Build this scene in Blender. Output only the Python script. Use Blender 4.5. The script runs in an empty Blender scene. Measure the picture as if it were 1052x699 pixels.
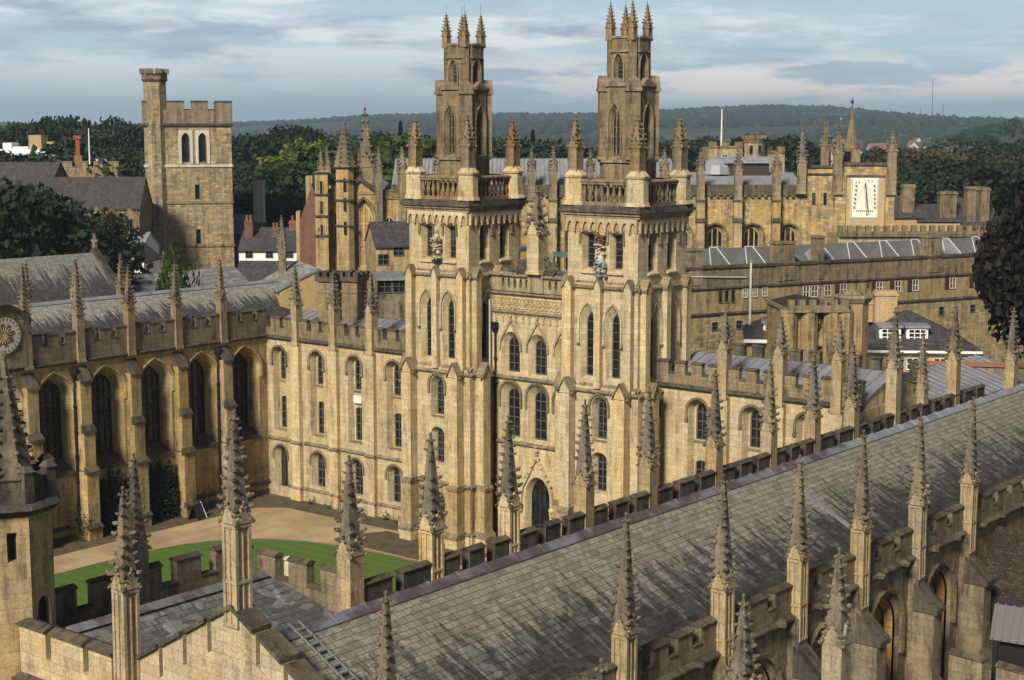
import bpy, bmesh, math, random
from mathutils import Vector, Matrix
from mathutils.geometry import tessellate_polygon
R = math.radians
PI = math.pi
sc = bpy.context.scene
COL = sc.collection

# ---------------------------------------------------------------- camera, sky, sun
CAMZ = 29.0
HEAD = R(39.0)                      # angle of the view, counted from east (+X) towards north (+Y)
FPX, CX, CY, YH = 1600.0, 526.0, 349.5, 133.0
PITCH = math.atan((CY - YH) / FPX)
cam = bpy.data.cameras.new('camera')
cam.sensor_width = 36.0
cam.lens = 36.0 * FPX / 1052.0
cam.clip_start = 0.5
cam.clip_end = 60000
cam_ob = bpy.data.objects.new('camera', cam)
COL.objects.link(cam_ob)
cam_ob.location = (0, 0, CAMZ)
cam_ob.rotation_euler = (PI / 2 - PITCH, 0, HEAD - PI / 2)
sc.camera = cam_ob

SUN_EL, SUN_AZ = R(36), R(194)     # azimuth of the sun, counted from east, counter-clockwise (180 = west)
sun = bpy.data.lights.new('sun', 'SUN')
sun.energy = 5.0
sun.angle = R(13)
sun.color = (1.0, 0.90, 0.73)
sun_ob = bpy.data.objects.new('sun', sun)
COL.objects.link(sun_ob)
sd = Vector((math.cos(SUN_AZ) * math.cos(SUN_EL), math.sin(SUN_AZ) * math.cos(SUN_EL), math.sin(SUN_EL)))
sun_ob.rotation_euler = sd.to_track_quat('Z', 'Y').to_euler()

sc.view_settings.view_transform = 'Standard'
sc.view_settings.look = 'None'
sc.view_settings.gamma = 1.0
sc.view_settings.exposure = 0.30
sc.view_settings.use_curve_mapping = False

w = bpy.data.worlds.new('World')
sc.world = w
w.use_nodes = True
nt = w.node_tree
nt.nodes.clear()


def nd(nt, typ, **kw):
    n = nt.nodes.new(typ)
    for k, v in kw.items():
        if k.startswith('i_'):
            n.inputs[k[2:].replace('_', ' ')].default_value = v
        else:
            setattr(n, k, v)
    return n


def mixc(nt, fac, a, b, blend='MIX'):
    n = nt.nodes.new('ShaderNodeMix')
    n.data_type = 'RGBA'
    n.blend_type = blend
    for sock, val in ((0, fac), (6, a), (7, b)):
        if hasattr(val, 'node'):
            nt.links.new(val, n.inputs[sock])
        else:
            n.inputs[sock].default_value = val if sock == 0 else (tuple(val) + (1,))[:4]
    return n.outputs[2]


def math_(nt, op, a, b=None, c=None):
    n = nt.nodes.new('ShaderNodeMath')
    n.operation = op
    for i, val in enumerate((a, b, c)):
        if val is None:
            continue
        if hasattr(val, 'node'):
            nt.links.new(val, n.inputs[i])
        else:
            n.inputs[i].default_value = val
    return n.outputs[0]


def ramp(nt, fac, stops):
    n = nt.nodes.new('ShaderNodeValToRGB')
    els = n.color_ramp.elements
    while len(els) < len(stops):
        els.new(0.5)
    for e, (p, col) in zip(els, stops):
        e.position = p
        e.color = (col, col, col, 1) if not isinstance(col, tuple) else (col + (1,))[:4]
    nt.links.new(fac, n.inputs[0])
    return n.outputs[0]


def maprange(nt, v, a, b, c=0.0, d=1.0):
    n = nt.nodes.new('ShaderNodeMapRange')
    nt.links.new(v, n.inputs[0])
    for i, x in enumerate((a, b, c, d)):
        n.inputs[i + 1].default_value = x
    return n.outputs[0]


sky = nd(nt, 'ShaderNodeTexSky', sky_type='NISHITA', sun_disc=False)
sky.sun_elevation = SUN_EL
sky.sun_rotation = (PI / 2 - SUN_AZ) % (2 * PI)
sky.altitude = 60
sky.air_density = 1.0
sky.dust_density = 1.5
sky.ozone_density = 2.0
tc = nd(nt, 'ShaderNodeTexCoord')
sep = nd(nt, 'ShaderNodeSeparateXYZ')
nt.links.new(tc.outputs['Generated'], sep.inputs[0])
el = sep.outputs[2]                                  # sine of the elevation of the sky direction
# cloud decks: long level bars, stretched along the horizon
mp = nd(nt, 'ShaderNodeMapping')
nt.links.new(tc.outputs['Generated'], mp.inputs[0])
mp.inputs['Scale'].default_value = (1.0, 1.0, 9.0)
n1 = nd(nt, 'ShaderNodeTexNoise', i_Scale=5.0, i_Detail=9.0, i_Roughness=0.55, i_Distortion=0.3)
nt.links.new(mp.outputs[0], n1.inputs['Vector'])
mp2 = nd(nt, 'ShaderNodeMapping')
nt.links.new(tc.outputs['Generated'], mp2.inputs[0])
mp2.inputs['Scale'].default_value = (1.0, 1.0, 5.0)
mp2.inputs['Location'].default_value = (3.1, 1.7, 0.4)
n2 = nd(nt, 'ShaderNodeTexNoise', i_Scale=11.0, i_Detail=9.0, i_Roughness=0.6, i_Distortion=0.2)
nt.links.new(mp2.outputs[0], n2.inputs['Vector'])
SKY_LOW = (6.1, 7.2, 8.0)
SKY_GREY = (4.2, 5.1, 6.2)
SKY_WHITE = (8.6, 9.1, 9.2)
SKY_PINK = (10.4, 9.6, 8.9)
up_ = maprange(nt, el, 0.0, 0.045)
base = mixc(nt, up_, SKY_LOW, (5.2, 6.9, 7.8))
hs_ = nd(nt, 'ShaderNodeVectorMath', operation='SCALE')
nt.links.new(sky.outputs[0], hs_.inputs[0])
hs_.inputs['Scale'].default_value = 0.22
base = mixc(nt, maprange(nt, el, 0.075, 0.26), base, hs_.outputs[0])
bars = ramp(nt, n1.outputs[0], [(0.40, 0.0), (0.52, 1.0)])
up2 = maprange(nt, el, 0.012, 0.055)
deck = mixc(nt, ramp(nt, n2.outputs[0], [(0.40, 0.0), (0.56, 1.0)]), SKY_GREY, SKY_WHITE)
base = mixc(nt, math_(nt, 'MULTIPLY', math_(nt, 'MULTIPLY', bars, math_(nt, 'MULTIPLY_ADD', up2, 0.9, 0.1)), maprange(nt, el, 0.32, 0.10, 0.08, 1.0)), base, deck)
# a bank of lit cumulus low above the horizon
dotn = nd(nt, 'ShaderNodeVectorMath', operation='DOT_PRODUCT')
nt.links.new(tc.outputs['Generated'], dotn.inputs[0])
ca = HEAD - R(13)
dotn.inputs[1].default_value = (math.cos(ca), math.sin(ca), 0)
side = maprange(nt, dotn.outputs['Value'], 0.955, 0.995, 0.12, 1.0)
band = math_(nt, 'MULTIPLY', maprange(nt, el, 0.014, 0.026), maprange(nt, el, 0.050, 0.034))
puff = ramp(nt, n2.outputs[0], [(0.41, 0.0), (0.50, 1.0)])
base = mixc(nt, math_(nt, 'MULTIPLY', math_(nt, 'MULTIPLY', puff, band), side), base, SKY_PINK)
bg = nd(nt, 'ShaderNodeBackground', i_Strength=0.085)
nt.links.new(base, bg.inputs[0])
ow = nd(nt, 'ShaderNodeOutputWorld')
nt.links.new(bg.outputs[0], ow.inputs[0])

# ---------------------------------------------------------------- measured points: photograph pixel -> place
_c, _s = math.cos(HEAD), math.sin(HEAD)
_fw = Vector((_c * math.cos(PITCH), _s * math.cos(PITCH), -math.sin(PITCH)))
_rt = Vector((_s, -_c, 0))
_up = _rt.cross(_fw)
_C = Vector((0, 0, CAMZ))


def ray(x, y):
    return _fw + _rt * ((x - CX) / FPX) - _up * ((y - CY) / FPX)


def onZ(x, y, z=0.0):
    d = ray(x, y)
    return _C + d * ((z - CAMZ) / d.z)


def onD(x, y, D):                    # D = level distance from the camera along the view
    d = ray(x, y)
    return _C + d * (D / (d.x * _c + d.y * _s))


# ---------------------------------------------------------------- materials
MAT = {}


def new_mat(name):
    m = bpy.data.materials.new(name)
    m.use_nodes = True
    nt = m.node_tree
    nt.nodes.clear()
    out = nt.nodes.new('ShaderNodeOutputMaterial')
    b = nt.nodes.new('ShaderNodeBsdfPrincipled')
    nt.links.new(b.outputs[0], out.inputs[0])
    MAT[name] = m
    return m, nt, b


def coords(nt):
    uv = nd(nt, 'ShaderNodeUVMap', uv_map='UVMap')
    tc = nd(nt, 'ShaderNodeTexCoord')
    oi = nd(nt, 'ShaderNodeObjectInfo')
    add = nd(nt, 'ShaderNodeVectorMath', operation='ADD')
    mul = nd(nt, 'ShaderNodeVectorMath', operation='SCALE')
    comb = nd(nt, 'ShaderNodeCombineXYZ')
    for i in range(3):
        nt.links.new(oi.outputs['Random'], comb.inputs[i])
    nt.links.new(comb.outputs[0], mul.inputs[0])
    mul.inputs['Scale'].default_value = 37.0
    nt.links.new(tc.outputs['Object'], add.inputs[0])
    nt.links.new(mul.outputs[0], add.inputs[1])
    return uv.outputs[0], add.outputs[0], tc.outputs['Object']


def scaled(nt, v, s, loc=(0, 0, 0)):
    m = nd(nt, 'ShaderNodeMapping')
    nt.links.new(v, m.inputs[0])
    m.inputs['Scale'].default_value = s
    m.inputs['Location'].default_value = loc
    return m.outputs[0]


def noise(nt, v, scale, detail=4, rough=0.55, dist=0.0):
    n = nd(nt, 'ShaderNodeTexNoise', i_Scale=scale, i_Detail=detail, i_Roughness=rough, i_Distortion=dist)
    nt.links.new(v, n.inputs['Vector'])
    return n.outputs[0]


def bump(nt, b, h, dist=0.03, strength=0.6):
    n = nd(nt, 'ShaderNodeBump', i_Strength=strength, i_Distance=dist)
    nt.links.new(h, n.inputs['Height'])
    nt.links.new(n.outputs[0], b.inputs['Normal'])


def stone(name, c1, c2, ochre, grime, bw=0.75, bh=0.34, mort=0.012, patch=0.5, streak=0.5, rub=0.0, mortc=None, top=None):
    m, nt, b = new_mat(name)
    uv, ob, obr = coords(nt)
    br = nd(nt, 'ShaderNodeTexBrick', offset=0.5)
    src = uv
    if rub:
        nn = nd(nt, 'ShaderNodeTexNoise', i_Scale=1.4, i_Detail=2.0)
        nt.links.new(uv, nn.inputs['Vector'])
        ml = nd(nt, 'ShaderNodeVectorMath', operation='SCALE')
        nt.links.new(nn.outputs['Color'], ml.inputs[0])
        ml.inputs['Scale'].default_value = rub
        ad = nd(nt, 'ShaderNodeVectorMath', operation='ADD')
        nt.links.new(uv, ad.inputs[0])
        nt.links.new(ml.outputs[0], ad.inputs[1])
        src = ad.outputs[0]
    nt.links.new(src, br.inputs['Vector'])
    br.inputs['Color1'].default_value = c1 + (1,)
    br.inputs['Color2'].default_value = c2 + (1,)
    br.inputs['Mortar'].default_value = (mortc or tuple(x * 0.6 for x in c1)) + (1,)
    br.inputs['Scale'].default_value = 1.0
    br.inputs['Mortar Size'].default_value = mort
    br.inputs['Mortar Smooth'].default_value = 0.3
    br.inputs['Bias'].default_value = 0.0
    br.inputs['Brick Width'].default_value = bw
    br.inputs['Row Height'].default_value = bh
    p = noise(nt, ob, 0.55, 5, 0.6)
    col = mixc(nt, math_(nt, 'MULTIPLY', ramp(nt, p, [(0.42, 0.0), (0.66, 1.0)]), patch), br.outputs[0], ochre)
    st = noise(nt, scaled(nt, uv, (2.2, 0.22, 1)), 1.0, 6, 0.65, 0.2)
    pt = noise(nt, ob, 1.3, 6, 0.65)
    f = math_(nt, 'MULTIPLY', ramp(nt, st, [(0.42, 0.0), (0.64, 1.0)]), ramp(nt, pt, [(0.36, 0.15), (0.60, 1.0)]))
    col = mixc(nt, math_(nt, 'MULTIPLY', f, streak), col, grime)
    fine = noise(nt, ob, 9.0, 5, 0.7)
    col = mixc(nt, 0.7, col, ramp(nt, fine, [(0.28, 0.4), (0.66, 1.08)]), 'MULTIPLY')
    oi = nd(nt, 'ShaderNodeObjectInfo')
    hv = nd(nt, 'ShaderNodeHueSaturation')
    nt.links.new(col, hv.inputs['Color'])
    nt.links.new(maprange(nt, oi.outputs['Random'], 0, 1, 0.84, 1.12), hv.inputs['Value'])
    nt.links.new(maprange(nt, math_(nt, 'FRACT', math_(nt, 'MULTIPLY', oi.outputs['Random'], 7.3)), 0, 1, 0.82, 1.12), hv.inputs['Saturation'])
    col = hv.outputs[0]
    nt.links.new(col, b.inputs['Base Color'])
    b.inputs['Roughness'].default_value = 0.9
    b.inputs['Specular IOR Level'].default_value = 0.15
    h = math_(nt, 'ADD', math_(nt, 'MULTIPLY', fine, 0.6), math_(nt, 'MULTIPLY', br.outputs['Fac'], -0.5))
    bump(nt, b, h, 0.03, 0.7)
    return m


def plain(name, col, rough=0.7, var=0.25, scale=3.0, metallic=0.0, spec=0.3):
    m, nt, b = new_mat(name)
    uv, ob, obr = coords(nt)
    n = noise(nt, ob, scale, 5, 0.65)
    c = mixc(nt, 1.0, col, ramp(nt, n, [(0.25, 1.0 - var), (0.75, 1.0)]), 'MULTIPLY')
    nt.links.new(c, b.inputs['Base Color'])
    b.inputs['Roughness'].default_value = rough
    b.inputs['Metallic'].default_value = metallic
    b.inputs['Specular IOR Level'].default_value = spec
    bump(nt, b, n, 0.02, 0.3)
    return m


GR = (0.085, 0.073, 0.058)
stone('cream_stone', (0.64, 0.53, 0.345), (0.50, 0.405, 0.25), (0.54, 0.37, 0.165), GR, 0.8, 0.36, 0.010, 0.55, 0.62)
stone('ochre_stone', (0.49, 0.38, 0.22), (0.40, 0.305, 0.17), (0.48, 0.31, 0.125), GR, 0.8, 0.36, 0.012, 0.7, 0.9)
stone('warm_stone', (0.46, 0.28, 0.11), (0.40, 0.235, 0.09), (0.50, 0.33, 0.16), GR, 0.8, 0.36, 0.012, 0.6, 0.8)
stone('shaft_stone', (0.46, 0.365, 0.23), (0.37, 0.29, 0.18), (0.40, 0.26, 0.115), (0.085, 0.072, 0.056), 0.9, 0.5, 0.008, 0.5, 1.0)
stone('grey_stone', (0.29, 0.235, 0.155), (0.21, 0.17, 0.115), (0.36, 0.245, 0.12), (0.048, 0.042, 0.036), 0.8, 0.36, 0.012, 0.5, 1.0)
stone('weathered_stone', (0.105, 0.092, 0.075), (0.075, 0.066, 0.056), (0.20, 0.16, 0.105), (0.026, 0.024, 0.022), 0.6, 0.5, 0.006, 0.6, 1.0)
stone('spire_stone', (0.20, 0.17, 0.13), (0.13, 0.112, 0.09), (0.30, 0.245, 0.165), (0.032, 0.029, 0.026), 0.35, 0.3, 0.006, 0.75, 1.0)
stone('lantern_stone', (0.27, 0.205, 0.125), (0.205, 0.155, 0.095), (0.31, 0.215, 0.105), (0.052, 0.043, 0.034), 0.8, 0.36, 0.012, 0.6, 1.0)
stone('rubble_stone', (0.54, 0.41, 0.22), (0.22, 0.17, 0.10), (0.54, 0.35, 0.12), (0.10, 0.085, 0.06), 0.62, 0.33, 0.035, 0.6, 0.9, 0.35, (0.30, 0.25, 0.16))
stone('red_brick', (0.21, 0.085, 0.055), (0.16, 0.065, 0.045), (0.22, 0.11, 0.07), (0.10, 0.05, 0.04), 0.23, 0.075, 0.01, 0.4, 0.5, 0, (0.35, 0.28, 0.2))
stone('pale_render', (0.62, 0.58, 0.50), (0.60, 0.56, 0.48), (0.55, 0.48, 0.36), (0.3, 0.27, 0.22), 3.0, 2.0, 0.002, 0.4, 0.4)
stone('buff_render', (0.52, 0.38, 0.20), (0.50, 0.36, 0.19), (0.48, 0.33, 0.16), (0.24, 0.18, 0.11), 3.0, 2.0, 0.002, 0.4, 0.4)


def slate(name, c1, c2, c3, dark, light, z0, z1, bw=0.36, bh=0.26, lstr=0.8, dstr=0.8, spots=0.0, sx_=1.5, amp=2.4, lo=0.5):
    """courses of slates; pale lichen running down from the ridge and dark moss in streaks"""
    m, nt, b = new_mat(name)
    uv, ob, obr = coords(nt)
    br = nd(nt, 'ShaderNodeTexBrick', offset=0.5)
    nt.links.new(uv, br.inputs['Vector'])
    br.inputs['Color1'].default_value = c1 + (1,)
    br.inputs['Color2'].default_value = c2 + (1,)
    br.inputs['Mortar'].default_value = tuple(x * 0.28 for x in c1) + (1,)
    br.inputs['Scale'].default_value = 1.0
    br.inputs['Mortar Size'].default_value = 0.015
    br.inputs['Mortar Smooth'].default_value = 0.2
    br.inputs['Brick Width'].default_value = bw
    br.inputs['Row Height'].default_value = bh
    vo = nd(nt, 'ShaderNodeTexVoronoi', i_Scale=1.0)
    nt.links.new(scaled(nt, uv, (1 / bw, 1 / bh, 1)), vo.inputs['Vector'])
    sv = nd(nt, 'ShaderNodeSeparateColor')
    nt.links.new(vo.outputs['Color'], sv.inputs[0])
    col = mixc(nt, math_(nt, 'MULTIPLY', ramp(nt, sv.outputs[0], [(0.55, 0.0), (0.95, 1.0)]), 0.8), br.outputs[0], c3)
    sx = nd(nt, 'ShaderNodeSeparateXYZ')
    nt.links.new(obr, sx.inputs[0])
    hz = maprange(nt, sx.outputs[2], z0, z1)
    st = noise(nt, scaled(nt, uv, (sx_, 0.2, 1)), 1.0, 9, 0.72, 0.6)
    lf = ramp(nt, math_(nt, 'ADD', hz, math_(nt, 'MULTIPLY', math_(nt, 'SUBTRACT', st, 0.5), amp)), [(lo, 0.0), (lo + 0.07, 1.0)])
    st2 = noise(nt, scaled(nt, uv, (2.1, 0.26, 1), (7, 3, 0)), 1.0, 9, 0.74, 0.5)
    df = ramp(nt, math_(nt, 'ADD', st2, maprange(nt, hz, 1.0, 0.0, -0.24, 0.13)), [(0.475, 0.0), (0.515, 1.0)])
    lc = light
    lcol = mixc(nt, br.outputs['Fac'], mixc(nt, sv.outputs[2], tuple(x * 0.62 for x in light), tuple(x * 1.12 for x in light)), tuple(x * 0.4 for x in light))
    col = mixc(nt, math_(nt, 'MULTIPLY', lf, lstr), col, lcol)
    col = mixc(nt, math_(nt, 'MULTIPLY', df, dstr), col, mixc(nt, sv.outputs[0], dark, tuple(x * 2.2 for x in dark)))
    if spots:
        sp = noise(nt, ob, 2.6, 3, 0.5)
        col = mixc(nt, math_(nt, 'MULTIPLY', ramp(nt, sp, [(0.62, 0.0), (0.7, 1.0)]), spots), col, (0.30, 0.30, 0.30))
    fine = noise(nt, ob, 7.0, 5, 0.7)
    col = mixc(nt, 0.5, col, ramp(nt, fine, [(0.25, 0.5), (0.75, 1.0)]), 'MULTIPLY')
    nt.links.new(col, b.inputs['Base Color'])
    b.inputs['Roughness'].default_value = 0.75
    b.inputs['Specular IOR Level'].default_value = 0.25
    h = math_(nt, 'ADD', math_(nt, 'MULTIPLY', fine, 0.4), math_(nt, 'MULTIPLY', br.outputs['Fac'], -1.0))
    h = math_(nt, 'ADD', h, math_(nt, 'MULTIPLY', sv.outputs[1], 0.5))
    bump(nt, b, h, 0.03, 0.8)
    return m


slate('chapel_slate', (0.12, 0.115, 0.105), (0.07, 0.067, 0.063), (0.19, 0.19, 0.185), (0.024, 0.021, 0.020), (0.27, 0.258, 0.205), 11.2, 14.0, 0.40, 0.27, 0.85, 0.85, 0, 2.6, 2.2, 0.5)
slate('small_slate', (0.17, 0.17, 0.165), (0.10, 0.10, 0.10), (0.30, 0.30, 0.30), (0.045, 0.045, 0.047), (0.24, 0.24, 0.22), 11.0, 14.0, 0.5, 0.28, 0.4, 0.5)
slate('library_slate', (0.085, 0.08, 0.085), (0.065, 0.06, 0.068), (0.11, 0.105, 0.10), (0.03, 0.028, 0.03), (0.36, 0.36, 0.33), 13.3, 16.4, 0.3, 0.2, 0.95, 0.6, 0, 3.2, 1.5, 0.62)
slate('hall_slate', (0.085, 0.08, 0.082), (0.065, 0.06, 0.065), (0.11, 0.105, 0.10), (0.03, 0.028, 0.03), (0.30, 0.31, 0.28), 12.5, 18.7, 0.3, 0.2, 0.95, 0.6, 0, 2.6, 1.3, 0.70)
slate('dark_slate', (0.075, 0.07, 0.075), (0.055, 0.05, 0.055), (0.10, 0.095, 0.095), (0.03, 0.028, 0.03), (0.12, 0.115, 0.11), -50, 100, 0.3, 0.22, 0.3, 0.6)
slate('brown_stone_slate', (0.040, 0.030, 0.022), (0.026, 0.02, 0.015), (0.075, 0.054, 0.033), (0.02, 0.016, 0.013), (0.1, 0.08, 0.06), -50, 100, 0.22, 0.15, 0.2, 0.6)
slate('grey_stone_slate', (0.25, 0.25, 0.255), (0.16, 0.16, 0.17), (0.33, 0.33, 0.33), (0.10, 0.10, 0.10), (0.3, 0.3, 0.3), -50, 100, 1.0, 0.5, 0.2, 0.3)


def lead(name, c, seam=0.7, tint=(0.20, 0.15, 0.18), tf=0.35):
    m, nt, b = new_mat(name)
    uv, ob, obr = coords(nt)
    n = noise(nt, ob, 0.8, 5, 0.6)
    col = mixc(nt, math_(nt, 'MULTIPLY', ramp(nt, n, [(0.45, 0.0), (0.6, 1.0)]), tf), c, tint)
    n2 = noise(nt, scaled(nt, uv, (3, 0.4, 1)), 1.0, 5, 0.65)
    col = mixc(nt, 1.0, col, ramp(nt, n2, [(0.25, 0.6), (0.7, 1.0)]), 'MULTIPLY')
    nt.links.new(col, b.inputs['Base Color'])
    b.inputs['Roughness'].default_value = 0.5
    b.inputs['Metallic'].default_value = 0.0
    bump(nt, b, n2, 0.01, 0.4)
    return m


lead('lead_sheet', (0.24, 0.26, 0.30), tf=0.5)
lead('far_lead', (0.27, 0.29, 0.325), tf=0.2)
lead('dull_lead', (0.13, 0.135, 0.135), tint=(0.12, 0.12, 0.11), tf=0.6)
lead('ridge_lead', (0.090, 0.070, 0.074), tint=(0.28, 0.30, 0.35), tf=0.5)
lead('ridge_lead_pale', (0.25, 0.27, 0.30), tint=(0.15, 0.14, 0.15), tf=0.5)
lead('purple_lead', (0.05, 0.036, 0.043), tint=(0.085, 0.068, 0.078))
plain('white_paint', (0.78, 0.78, 0.76), 0.5, 0.08)
plain('black_iron', (0.018, 0.017, 0.017), 0.5, 0.3)
plain('dark_door', (0.05, 0.035, 0.022), 0.6, 0.4)
plain('glazing_bar', (0.10, 0.098, 0.09), 0.6, 0.2)
plain('white_marble', (0.72, 0.69, 0.64), 0.6, 0.2, 6)
plain('terracotta', (0.24, 0.11, 0.07), 0.8, 0.3)
plain('far_tile', (0.20, 0.115, 0.08), 0.8, 0.3)
plain('crane_red', (0.26, 0.06, 0.035), 0.5, 0.2)
plain('bark', (0.085, 0.065, 0.045), 0.95, 0.5, 4)
plain('grass_bed', (0.035, 0.05, 0.018), 0.95, 0.5, 2.0)
plain('pale_panel', (0.55, 0.60, 0.66), 0.6, 0.1)
plain('blue_panel', (0.22, 0.30, 0.40), 0.5, 0.15)
plain('teal_canvas', (0.32, 0.50, 0.45), 0.7, 0.15)
plain('gilt', (0.50, 0.36, 0.14), 0.5, 0.4, 8)
plain('painted_red', (0.20, 0.095, 0.075), 0.6, 0.5, 8)
plain('painted_blue', (0.20, 0.26, 0.26), 0.6, 0.4, 8)
plain('painted_dark', (0.02, 0.022, 0.04), 0.6, 0.3, 8)
plain('dial_face', (0.58, 0.54, 0.46), 0.7, 0.35, 5)
plain('dial_white', (0.74, 0.72, 0.66), 0.7, 0.22, 2.5)
plain('dial_mark', (0.07, 0.06, 0.055), 0.7, 0.2, 5)

m, nt, b = new_mat('window_glass')
uv, ob, obr = coords(nt)
n = noise(nt, ob, 1.2, 2, 0.5)
oi = nd(nt, 'ShaderNodeObjectInfo')
gc = ramp(nt, n, [(0.3, (0.005, 0.0055, 0.006)), (0.75, (0.018, 0.019, 0.021))])
gs = nd(nt, 'ShaderNodeSeparateXYZ')
nt.links.new(uv, gs.inputs[0])
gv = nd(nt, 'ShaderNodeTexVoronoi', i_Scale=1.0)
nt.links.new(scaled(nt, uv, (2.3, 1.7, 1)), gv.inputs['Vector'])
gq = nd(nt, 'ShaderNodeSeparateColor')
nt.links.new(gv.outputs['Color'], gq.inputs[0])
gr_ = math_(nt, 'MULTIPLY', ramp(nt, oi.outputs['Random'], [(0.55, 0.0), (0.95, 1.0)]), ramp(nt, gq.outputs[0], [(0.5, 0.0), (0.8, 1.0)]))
gc = mixc(nt, gr_, gc, (0.045, 0.047, 0.05))  # paler patches: faint sky reflection put into the colour of some panes
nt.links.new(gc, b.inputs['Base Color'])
b.inputs['Roughness'].default_value = 0.18
b.inputs['Specular IOR Level'].default_value = 0.4
bump(nt, b, n, 0.02, 0.3)


def ground_mats():
    m, nt, b = new_mat('lawn')
    uv, ob, obr = coords(nt)
    n = noise(nt, obr, 0.35, 4, 0.6)
    f = noise(nt, obr, 14, 4, 0.7)
    col = mixc(nt, n, (0.058, 0.135, 0.008), (0.082, 0.170, 0.012))
    wv = nd(nt, 'ShaderNodeTexWave', i_Scale=0.28, i_Distortion=0.4)
    nt.links.new(obr, wv.inputs['Vector'])
    col = mixc(nt, 0.35, col, ramp(nt, wv.outputs[1], [(0.42, 0.62), (0.58, 1.0)]), 'MULTIPLY')
    w_ = noise(nt, obr, 0.7, 6, 0.7)
    col = mixc(nt, math_(nt, 'MULTIPLY', ramp(nt, w_, [(0.52, 0.0), (0.7, 1.0)]), 0.6), col, (0.11, 0.115, 0.022))
    col = mixc(nt, 0.6, col, ramp(nt, f, [(0.3, 0.45), (0.7, 1.0)]), 'MULTIPLY')
    nt.links.new(col, b.inputs['Base Color'])
    b.inputs['Roughness'].default_value = 0.95
    bump(nt, b, f, 0.04, 0.8)
    m, nt, b = new_mat('gravel')
    uv, ob, obr = coords(nt)
    n = noise(nt, obr, 0.22, 6, 0.65)
    f = noise(nt, obr, 11, 5, 0.75)
    vo = nd(nt, 'ShaderNodeTexVoronoi', i_Scale=5.5)
    nt.links.new(obr, vo.inputs['Vector'])
    col = mixc(nt, ramp(nt, n, [(0.40, 0.0), (0.60, 1.0)]), (0.45, 0.345, 0.20), (0.31, 0.23, 0.125))
    tr = noise(nt, scaled(nt, obr, (0.12, 0.9, 1)), 1.0, 4, 0.6, 0.4)
    col = mixc(nt, math_(nt, 'MULTIPLY', ramp(nt, tr, [(0.5, 0.0), (0.66, 1.0)]), 0.5), col, (0.24, 0.17, 0.10))
    col = mixc(nt, 0.6, col, ramp(nt, f, [(0.28, 0.5), (0.7, 1.1)]), 'MULTIPLY')
    col = mixc(nt, 0.4, col, ramp(nt, vo.outputs['Distance'], [(0.05, 0.6), (0.5, 1.0)]), 'MULTIPLY')
    nt.links.new(col, b.inputs['Base Color'])
    b.inputs['Roughness'].default_value = 0.95
    bump(nt, b, f, 0.03, 0.8)
    m, nt, b = new_mat('border_soil')
    uv, ob, obr = coords(nt)
    n = noise(nt, obr, 0.9, 6, 0.7)
    f = noise(nt, obr, 9, 4, 0.7)
    col = mixc(nt, ramp(nt, n, [(0.48, 0.0), (0.6, 1.0)]), (0.105, 0.072, 0.042), (0.05, 0.055, 0.02))
    col = mixc(nt, 0.6, col, ramp(nt, f, [(0.3, 0.4), (0.7, 1.0)]), 'MULTIPLY')
    nt.links.new(col, b.inputs['Base Color'])
    b.inputs['Roughness'].default_value = 0.95
    bump(nt, b, f, 0.05, 0.8)
    m, nt, b = new_mat('country')
    uv, ob, obr = coords(nt)
    n = noise(nt, obr, 0.004, 6, 0.6)
    vo = nd(nt, 'ShaderNodeTexVoronoi', i_Scale=0.0028)
    nt.links.new(obr, vo.inputs['Vector'])
    sv = nd(nt, 'ShaderNodeSeparateColor')
    nt.links.new(vo.outputs['Color'], sv.inputs[0])
    fld = mixc(nt, sv.outputs[0], (0.045, 0.06, 0.02), (0.13, 0.115, 0.06))
    f2 = noise(nt, obr, 0.03, 5, 0.7)
    col = mixc(nt, ramp(nt, n, [(0.40, 0.0), (0.46, 1.0)]), fld, (0.018, 0.030, 0.012))
    col = mixc(nt, 0.6, col, ramp(nt, f2, [(0.3, 0.45), (0.7, 1.0)]), 'MULTIPLY')
    nt.links.new(col, b.inputs['Base Color'])
    b.inputs['Roughness'].default_value = 0.95
    bump(nt, b, f2, 6.0, 0.8)


ground_mats()


def leafmat(name, c1, c2, c3):
    m, nt, b = new_mat(name)
    g = nd(nt, 'ShaderNodeNewGeometry')
    oi = nd(nt, 'ShaderNodeObjectInfo')
    tc = nd(nt, 'ShaderNodeTexCoord')
    n = noise(nt, tc.outputs['Object'], 0.45, 3, 0.6)
    col = mixc(nt, g.outputs['Random Per Island'], c1, c2)
    col = mixc(nt, ramp(nt, n, [(0.45, 0.0), (0.62, 1.0)]), col, c3)
    hv = nd(nt, 'ShaderNodeHueSaturation')
    nt.links.new(col, hv.inputs['Color'])
    nt.links.new(maprange(nt, oi.outputs['Random'], 0, 1, 0.65, 1.35), hv.inputs['Value'])
    nt.links.new(maprange(nt, oi.outputs['Random'], 0, 1, 0.47, 0.53), hv.inputs['Hue'])
    nt.links.new(hv.outputs[0], b.inputs['Base Color'])
    b.inputs['Roughness'].default_value = 0.7
    b.inputs['Specular IOR Level'].default_value = 0.2


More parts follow.
